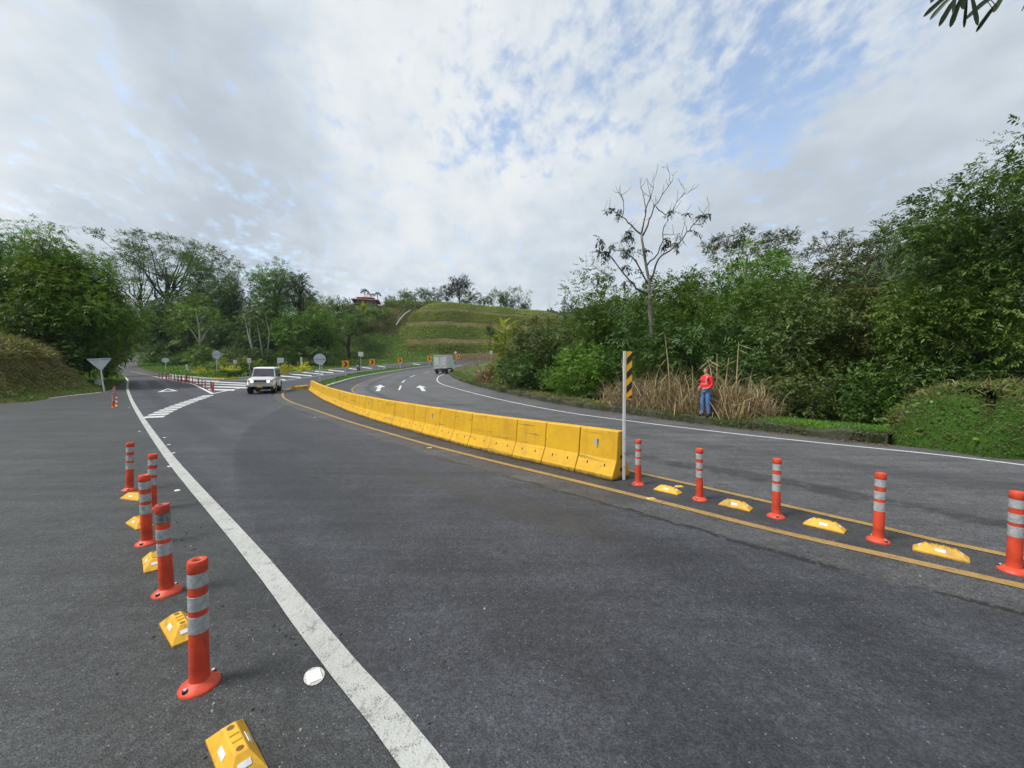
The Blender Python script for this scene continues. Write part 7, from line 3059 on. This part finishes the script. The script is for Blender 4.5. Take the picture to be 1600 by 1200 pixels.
def build_left_side():
    bamboo(40, 34, 342, 200, 'tall feathery bamboo clump on the left bank at the picture edge', 401, 46, L_MID)
    tree('spreading_tree', 'dense dark green tree on the left bank right of the bamboo', 135, 34, 372, 580, 150, L_FRESH, 0.2, 0.4, 5.2, 76, 8, 0.35, 0.24, seed=402, ground=4.3, trunk_r=0.18)
    tree('spreading_tree', 'rounded fresh green tree in front of the bamboo on the left bank', 72, 33, 372, 585, 150, L_FRESH, 0.2, 0.4, 5.0, 70, 8, 0.35, 0.24, seed=413, ground=4.2, trunk_r=0.16)
    tree('spreading_tree', 'dense leafy tree at the far left edge behind the bamboo', 20, 36, 375, 570, 200, L_MID, 0.2, 0.4, 5.2, 70, 8, 0.35, 0.35, seed=403, ground=4.3, trunk_r=0.18)
    tree('spreading_tree', 'yellow-green tree on the right flank of the left bank', 166, 36, 425, 590, 72, L_YELLOW, 0.2, 0.4, 4.4, 50, 8, 0.35, 0.35, seed=404, ground=3.4, trunk_r=0.12)
    tree('spreading_tree', 'dark tree standing behind the bamboo and the fresh green trees on the left bank', 90, 39, 400, 600, 230, L_DARK, 0.26, 0.42, 5.0, 60, 8, 0.3, 0.2, seed=412, ground=4.0, trunk_r=0.2)
    tree('shrub', 'dark ferny bush on the upper face of the left bank', 60, 32, 480, 548, 130, L_DARK, 0.22, 0.4, 3.2, 34, 8, 0.5, 0.35, seed=405, ground=3.6, cat='bush', trunk_r=0.06)
    tree('shrub', 'dark overhanging bush above the triangular sign', 140, 33, 505, 590, 80, L_DARK, 0.2, 0.4, 3.4, 34, 8, 0.5, 0.35, seed=406, ground=2.6, cat='bush', trunk_r=0.06)
    tree('shrub', 'pale green hanging fern bush at the left picture edge on the bank', 15, 30, 500, 560, 110, L_CANE, 0.24, 0.3, 2.4, 30, 8, 0.6, 0.35, seed=407, ground=3.4, cat='bush', trunk_r=0.05)
    tree('shrub', 'yellow-green bush overhanging the narrow left road', 182, 55, 505, 570, 40, L_YELLOW, 0.3, 0.36, 3.6, 34, 8, 0.4, 0.35, seed=408, ground=3.2, cat='bush', trunk_r=0.06)
    tree('shrub', 'lime green bush farther along the narrow left road', 196, 84, 512, 560, 30, L_YELLOW, 0.4, 0.36, 3.6, 30, 8, 0.4, 0.35, seed=409, cat='bush', trunk_r=0.08)
    tree('shrub', 'lime green bush where the narrow left road disappears', 222, 122, 510, 549, 34, L_YELLOW, 0.5, 0.36, 3.6, 30, 8, 0.3, 0.35, seed=410, cat='bush', trunk_r=0.1)
    tree('shrub', 'green hedge bush behind the utility box at the foot of the left bank', 168, 42, 555, 600, 24, L_MID, 0.22, 0.4, 3.2, 24, 7, 0.3, 0.3, seed=411, cat='bush', trunk_r=0.05, ground=1.2)


def build_wood():
    g = 'trees of the wood behind the planted island'
    U = dict(style='umbrella', bark=BARK_DARK)
    tree('umbrella_tree', 'wide flat-crowned tree with dark fanning limbs at the left of the wood', 262, 122, 380, 475, 175, L_GREY, 0.5, 0.42, 1.8, 90, 7, 0.1, size=0.13, seed=501, trunk_r=0.75, limbs=26, group=g, **U)
    tree('umbrella_tree', 'lower flat-crowned tree at the left end of the wood beside the road', 222, 116, 408, 480, 95, L_GREY, 0.5, 0.42, 1.6, 60, 7, 0.1, size=0.15, seed=502, trunk_r=0.6, limbs=18, group=g, **U)
    tree('forest_tree', 'tall creeper-hung dark tree under the wide flat crown', 312, 112, 390, 540, 82, L_DARK, 0.5, 0.45, 4.8, 62, 7, 0.3, 0.4, group=g, seed=503)
    tree('forest_tree', 'thin-crowned pale tree showing sky through its branches', 368, 124, 400, 465, 58, L_GREY, 0.45, 0.45, 0.95, 30, 7, 0.1, 0.4, 0.24, group=g, seed=504, bark=BARK_PALE, limbs=26, trunk_r=0.4)
    tree('forest_tree', 'tall round-crowned tree standing highest at the right of the wood', 432, 112, 407, 500, 82, L_MID, 0.5, 0.45, 4.6, 58, 7, 0.2, 0.4, group=g, seed=505)
    tree('forest_tree', 'looser right shoulder tree beside the tall round-crowned tree', 470, 114, 420, 490, 44, L_DARK, 0.45, 0.45, 2.6, 34, 7, 0.2, 0.45, group=g, seed=506)
    tree('forest_tree', 'dark tree between the thin pale tree and the creeper-hung tree', 350, 106, 430, 530, 70, L_DARK, 0.48, 0.45, 4.6, 52, 7, 0.3, 0.35, group=g, seed=507)
    tree('forest_tree', 'dark creeper-hung column below the tall round crown', 418, 104, 440, 545, 62, L_DARK, 0.48, 0.45, 4.6, 52, 7, 0.35, 0.3, group=g, seed=508)
    tree('forest_tree', 'dark tree at the left foot of the wood near the small round sign', 252, 100, 460, 568, 76, L_DARK, 0.45, 0.45, 4.8, 52, 7, 0.3, 0.35, group=g, seed=509)
    tree('forest_tree', 'layered green tree behind the slender pale trunk', 300, 96, 458, 560, 70, L_MID, 0.42, 0.45, 3.8, 52, 7, 0.15, 0.4, group=g, seed=510)
    tree('forest_tree', 'dark tree right of the slender pale trunk', 345, 94, 490, 575, 60, L_DARK, 0.42, 0.45, 4.6, 48, 7, 0.3, 0.35, group=g, seed=511)
    tree('forest_tree', 'dense dark tree above the off-road car', 398, 92, 495, 575, 76, L_DARK, 0.42, 0.45, 4.6, 52, 7, 0.3, 0.35, group=g, seed=512)
    tree('forest_tree', 'mid green tree above the two panels right of the car', 452, 94, 480, 572, 70, L_MID, 0.42, 0.45, 4.3, 52, 7, 0.3, 0.38, group=g, seed=513)
    tree('forest_tree', 'bushy green tree left of the large round sign', 495, 98, 478, 568, 66, L_MID, 0.42, 0.45, 4.3, 52, 7, 0.25, 0.38, group=g, seed=514)
    tree('forest_tree', 'soft green tree at the right end of the wood above the first chevron', 510, 104, 486, 560, 56, L_MID, 0.42, 0.42, 3.4, 44, 7, 0.3, 0.38, group=g, seed=515)
    tree('forest_tree', 'rounded olive tree on the upper slope right of the tall round crown', 490, 128, 468, 510, 56, L_OLIVE, 0.5, 0.45, 4.1, 42, 7, 0.2, 0.35, group=g, seed=516)
    tree('forest_tree', 'dark small-crowned tree on the skyline left of the farmhouse', 527, 165, 462, 492, 26, L_DARK, 0.6, 0.45, 3.8, 34, 7, 0.2, 0.4, group=g, seed=517)
    tree('forest_tree', 'dark tree standing deeper in the wood behind the layered green tree', 275, 130, 450, 540, 90, L_DARK, 0.6, 0.45, 4.3, 48, 7, 0.3, 0.35, group=g, seed=518)
    tree('forest_tree', 'dark tree deep in the wood between the thin pale tree and the dark column', 385, 132, 455, 540, 100, L_DARK, 0.6, 0.45, 4.3, 48, 7, 0.3, 0.35, group=g, seed=519)
    tree('forest_tree', 'dark tree deep in the wood above the mid green tree', 465, 128, 480, 550, 90, L_DARK, 0.6, 0.45, 4.1, 48, 7, 0.3, 0.35, group=g, seed=520)
    tree('forest_tree', 'olive tree on the slope left below the farmhouse', 512, 138, 482, 545, 66, L_OLIVE, 0.6, 0.45, 4.1, 48, 7, 0.3, 0.35, group=g, seed=521)
    for u, y, vt, vb, w, m, lab in [(505, 150, 466, 510, 56, L_MID, 'green tree on the upper slope between the round crown and the small skyline tree'), (545, 160, 474, 512, 50, L_OLIVE, 'olive bush-like tree just left below the farmhouse'),
                                     (480, 165, 458, 495, 60, L_DARK, 'dark skyline tree right of the tall round crown'), (545, 150, 488, 526, 46, L_MID, 'mid green tree on the slope right below the farmhouse')]:
        tree('forest_tree', lab, u, y, vt, vb, w, m, 0.6, 0.45, 4.3, 44, 7, 0.25, 0.38, group=g, seed=u)
    for i, (u, y, vt, vb, w, m, lab) in enumerate([(240, 92, 535, 578, 46, L_DARK, 'dark bush at the foot of the wood behind the small round sign'), (280, 86, 545, 580, 50, L_DARK, 'dark bush at the foot of the wood by the leaning marker'),
                                                  (318, 84, 540, 578, 50, L_MID, 'green bush at the foot of the wood left of the tall round sign'), (360, 82, 535, 576, 54, L_GREY, 'grey-green bush at the foot of the wood right of the tall round sign'),
                                                  (408, 84, 545, 574, 50, L_DARK, 'dark bush at the foot of the wood behind the car roof'), (450, 88, 545, 572, 50, L_MID, 'green bush at the foot of the wood behind the two panels'),
                                                  (495, 92, 540, 569, 54, L_DARK, 'dark bush at the foot of the wood behind the large round sign'), (508, 100, 530, 564, 44, L_DARK, 'dark bush at the foot of the wood above the chevron')]):
        tree('shrub', lab, u, y, vt, vb, w, m, 0.36, 0.45, 4.1, 34, 7, 0.3, 0.35, group='bushes along the foot of the wood', seed=540 + i, cat='bush', trunk_r=0.08)
    pale_tree(314, 84, 478, 566, 'slender tree with a white forked trunk in front of the dark wood', [([(318, 572), (314, 540), (311, 510), (308, 482)], 0.22), ([(313, 535), (302, 520), (292, 508)], 0.12), ([(313, 540), (323, 520), (332, 505)], 0.12), ([(311, 512), (320, 496), (326, 484)], 0.10), ([(310, 500), (300, 490), (296, 480)], 0.08)], L_MID, 61)
    pale_tree(395, 84, 486, 562, 'leaning pair of pale trunks behind the white off-road car', [([(399, 566), (393, 535), (386, 508), (384, 490)], 0.2), ([(397, 552), (391, 525), (392, 500), (397, 484)], 0.15), ([(412, 560), (406, 525), (402, 495)], 0.15), ([(418, 556), (420, 520), (416, 490)], 0.12)], L_GREY, 62)
    # planted croton beds on the island
    for i, (u, y, vt, vb, w, lab) in enumerate([(318, 58, 577, 590, 26, 'yellow croton bush left of the tall round sign'), (352, 56, 574, 591, 26, 'yellow croton bush right of the tall round sign'), (370, 58, 576, 589, 22, 'yellow croton bush just left of the car'),
                                               (446, 62, 573, 583, 30, 'low yellow-green croton hedge right of the car'), (474, 64, 571, 581, 28, 'low yellow-green croton hedge left of the large round sign')]):
        b = at(u, vb, y)
        tree('croton_bush', lab, u, y, vt, vb + 2, w, L_CROTON, 0.26, 0.5, 3.6, 24, 6, 0.1, 0.3, style='mound', group='yellow croton bushes on the island', seed=560 + i, cat='bush', trunk_r=0.03, ground=b.z - 0.1)
    for i, (u, y, vt, vb, w, lab) in enumerate([(350, 66, 561, 580, 26, 'tall yellow-leaved shrub behind the tall round sign'), (377, 74, 553, 574, 16, 'yellow-green shrub behind the car roof'), (326, 64, 566, 582, 22, 'green shrub on the island left of the tall round sign'), (404, 78, 563, 575, 24, 'yellow shrub above the car roof')]):
        tree('shrub', lab, u, y, vt, vb, w, L_YELLOW if i != 2 else L_MID, 0.28, 0.4, 2.6, 22, 7, 0.3, 0.4, group='ornamental shrubs on the island', seed=570 + i, cat='shrub', trunk_r=0.05, ground=at(u, vb, y).z)


def build_skyline():
    g = 'trees along the ridge above the terraces'
    tree('ridge_tree', 'dark layered conifer-like tree standing highest above the terraces', 718, 228, 431, 478, 46, L_BLACK, 0.8, 0.45, 3.2, 44, 7, 0.05, 0.42, 0.2, group=g, seed=601, trunk_r=0.5, limbs=16)
    tree('ridge_tree', 'dark leaning tree left of the conifer-like tree on the ridge', 698, 230, 443, 474, 26, L_BLACK, 0.75, 0.45, 2.4, 26, 7, 0.1, 0.4, 0.24, group=g, seed=602, trunk_r=0.4)
    for i, (u, vt, vb, w, m, lab) in enumerate([(612, 462, 492, 30, L_OLIVE, 'scrubby tree right of the farmhouse on the ridge'), (640, 454, 488, 34, L_OLIVE, 'second scrubby tree right of the farmhouse on the ridge'), (664, 448, 482, 34, L_DARK, 'dark bushy tree on the ridge left of the conifer-like tree'),
                                               (684, 452, 480, 24, L_OLIVE, 'olive bush at the left foot of the conifer-like tree'), (735, 456, 480, 34, L_MID, 'green bush right of the conifer-like tree'), (756, 460, 482, 30, L_OLIVE, 'small olive tree on the middle of the ridge'),
                                               (782, 452, 484, 40, L_MID, 'rounded green tree on the right of the ridge'), (802, 464, 488, 24, L_DARK, 'dark bush under the open umbrella tree'), (822, 472, 492, 20, L_DARK, 'dark bush at the right end of the ridge')]):
        tree('ridge_tree', lab, u, 224 + (i % 3) * 3, vt, vb, w, m, 0.75, 0.45, 3.2, 26, 7, 0.2, 0.4, 0.28, group=g, seed=610 + i, trunk_r=0.3)
    tree('umbrella_tree', 'open umbrella-shaped tree at the right end of the ridge', 815, 226, 452, 474, 36, L_GREY, 0.6, 0.45, 1.1, 36, 7, 0.05, style='umbrella', size=0.16, seed=630, trunk_r=0.3, limbs=16, group=g, bark=BARK_DARK)
    tree('ridge_tree', 'bare twiggy tree behind the rounded green tree', 791, 236, 446, 478, 14, L_GREY, 0.5, 0.4, 0.5, 14, 5, 0.1, 0.5, 0.3, group=g, seed=631, trunk_r=0.2, limbs=14)
    palm(570, 199, 451, 480, 'tallest palm tree behind the farmhouse roof', 'palm trees by the farmhouse', 11, 2.6)
    palm(579, 200, 457, 480, 'short palm tree behind the ridge of the farmhouse roof', 'palm trees by the farmhouse', 9, 2.2)
    palm(590, 199, 455, 480, 'palm tree right of the farmhouse roof', 'palm trees by the farmhouse', 9, 2.4)
    tree('ridge_tree', 'small spreading tree left of the farmhouse', 548, 188, 468, 484, 22, L_DARK, 0.5, 0.45, 1.6, 20, 7, 0.1, 0.4, 0.25, style='umbrella', seed=632, trunk_r=0.2, group=g)
    # hedge bushes hiding the foot of the farmhouse
    for i, (u, vt, vb, w, lab) in enumerate([(560, 478, 500, 40, 'green bush below the left side of the farmhouse'), (590, 478, 500, 40, 'green bush below the right side of the farmhouse')]):
        tree('shrub', lab, u, 176, vt, vb, w, L_MID, 0.6, 0.45, 3.4, 24, 7, 0.2, 0.35, seed=640 + i, cat='bush', trunk_r=0.1)
    # cane on the slope between wood and terraces
    rg = np.random.default_rng(71)
    for i, (u0, v0, u1, v1, y0, y1, n, lab, m) in enumerate([(535, 492, 585, 506, 160, 176, 480, 'tall green cane on the slope below the farmhouse', L_CANE), (604, 478, 644, 488, 196, 208, 420, 'tall green cane on the slope left of the top terrace', L_CANE),
                                                           (625, 470, 690, 482, 196, 206, 420, 'tall cane along the ridge above the upper left terrace', L_CANE), (592, 484, 612, 500, 178, 190, 160, 'yellowing cane beside the concrete drain', GRASS_DRY)]):
        pts = []
        for _ in range(60):
            t = rg.random()
            y = y0 + (y1 - y0) * rg.random()
            x = (u0 + (u1 - u0) * t - 800) / FPX * y
            z = at(0, v0 + (v1 - v0) * rg.random(), y).z
            pts.append((x, y, max(Hs(x, y), z - 2.0)))
        cane_patch('cane_patch', lab, pts, n, 3.4, 0.28, m, 'cane', 700 + i)
    tree('shrub', 'lone dark bush on the terrace face right of the middle', 766, 150, 506, 530, 15, L_BLACK, 0.5, 0.5, 3.6, 20, 6, 0.2, 0.3, seed=650, cat='bush', trunk_r=0.1, ground=None)




def build_haze():
    m = bpy.data.materials.new('air')
    m.use_nodes = True
    t = m.node_tree
    for n in list(t.nodes):
        t.nodes.remove(n)
    o = t.nodes.new('ShaderNodeOutputMaterial')
    v = t.nodes.new('ShaderNodeVolumePrincipled')
    v.inputs['Color'].default_value = (0.80, 0.88, 1.0, 1)
    v.inputs['Density'].default_value = 0.00014
    t.links.new(v.outputs[0], o.inputs['Volume'])
    mb = MB()
    mb.box((0, 90, 135), (5400, 5400, 430))
    b = mb.build('haze', m)
    tag(b, 'thin blue-white haze softening the far hills', 'haze', kind='stuff')


build_haze()
build_left_bank()
build_right_bank()
build_kerb_moss()
build_terraces()
build_island_lawn()
build_far_hills()
build_bare_tree()
build_reeds()
build_banana()
build_overhang()
build_right_side()
build_left_side()
build_wood()
build_skyline()
_nt = sum(len(m.polygons) * (1 if len(m.polygons) and m.polygons[0].loop_total == 3 else 2) for m in bpy.data.meshes)
print('TRIS', _nt)
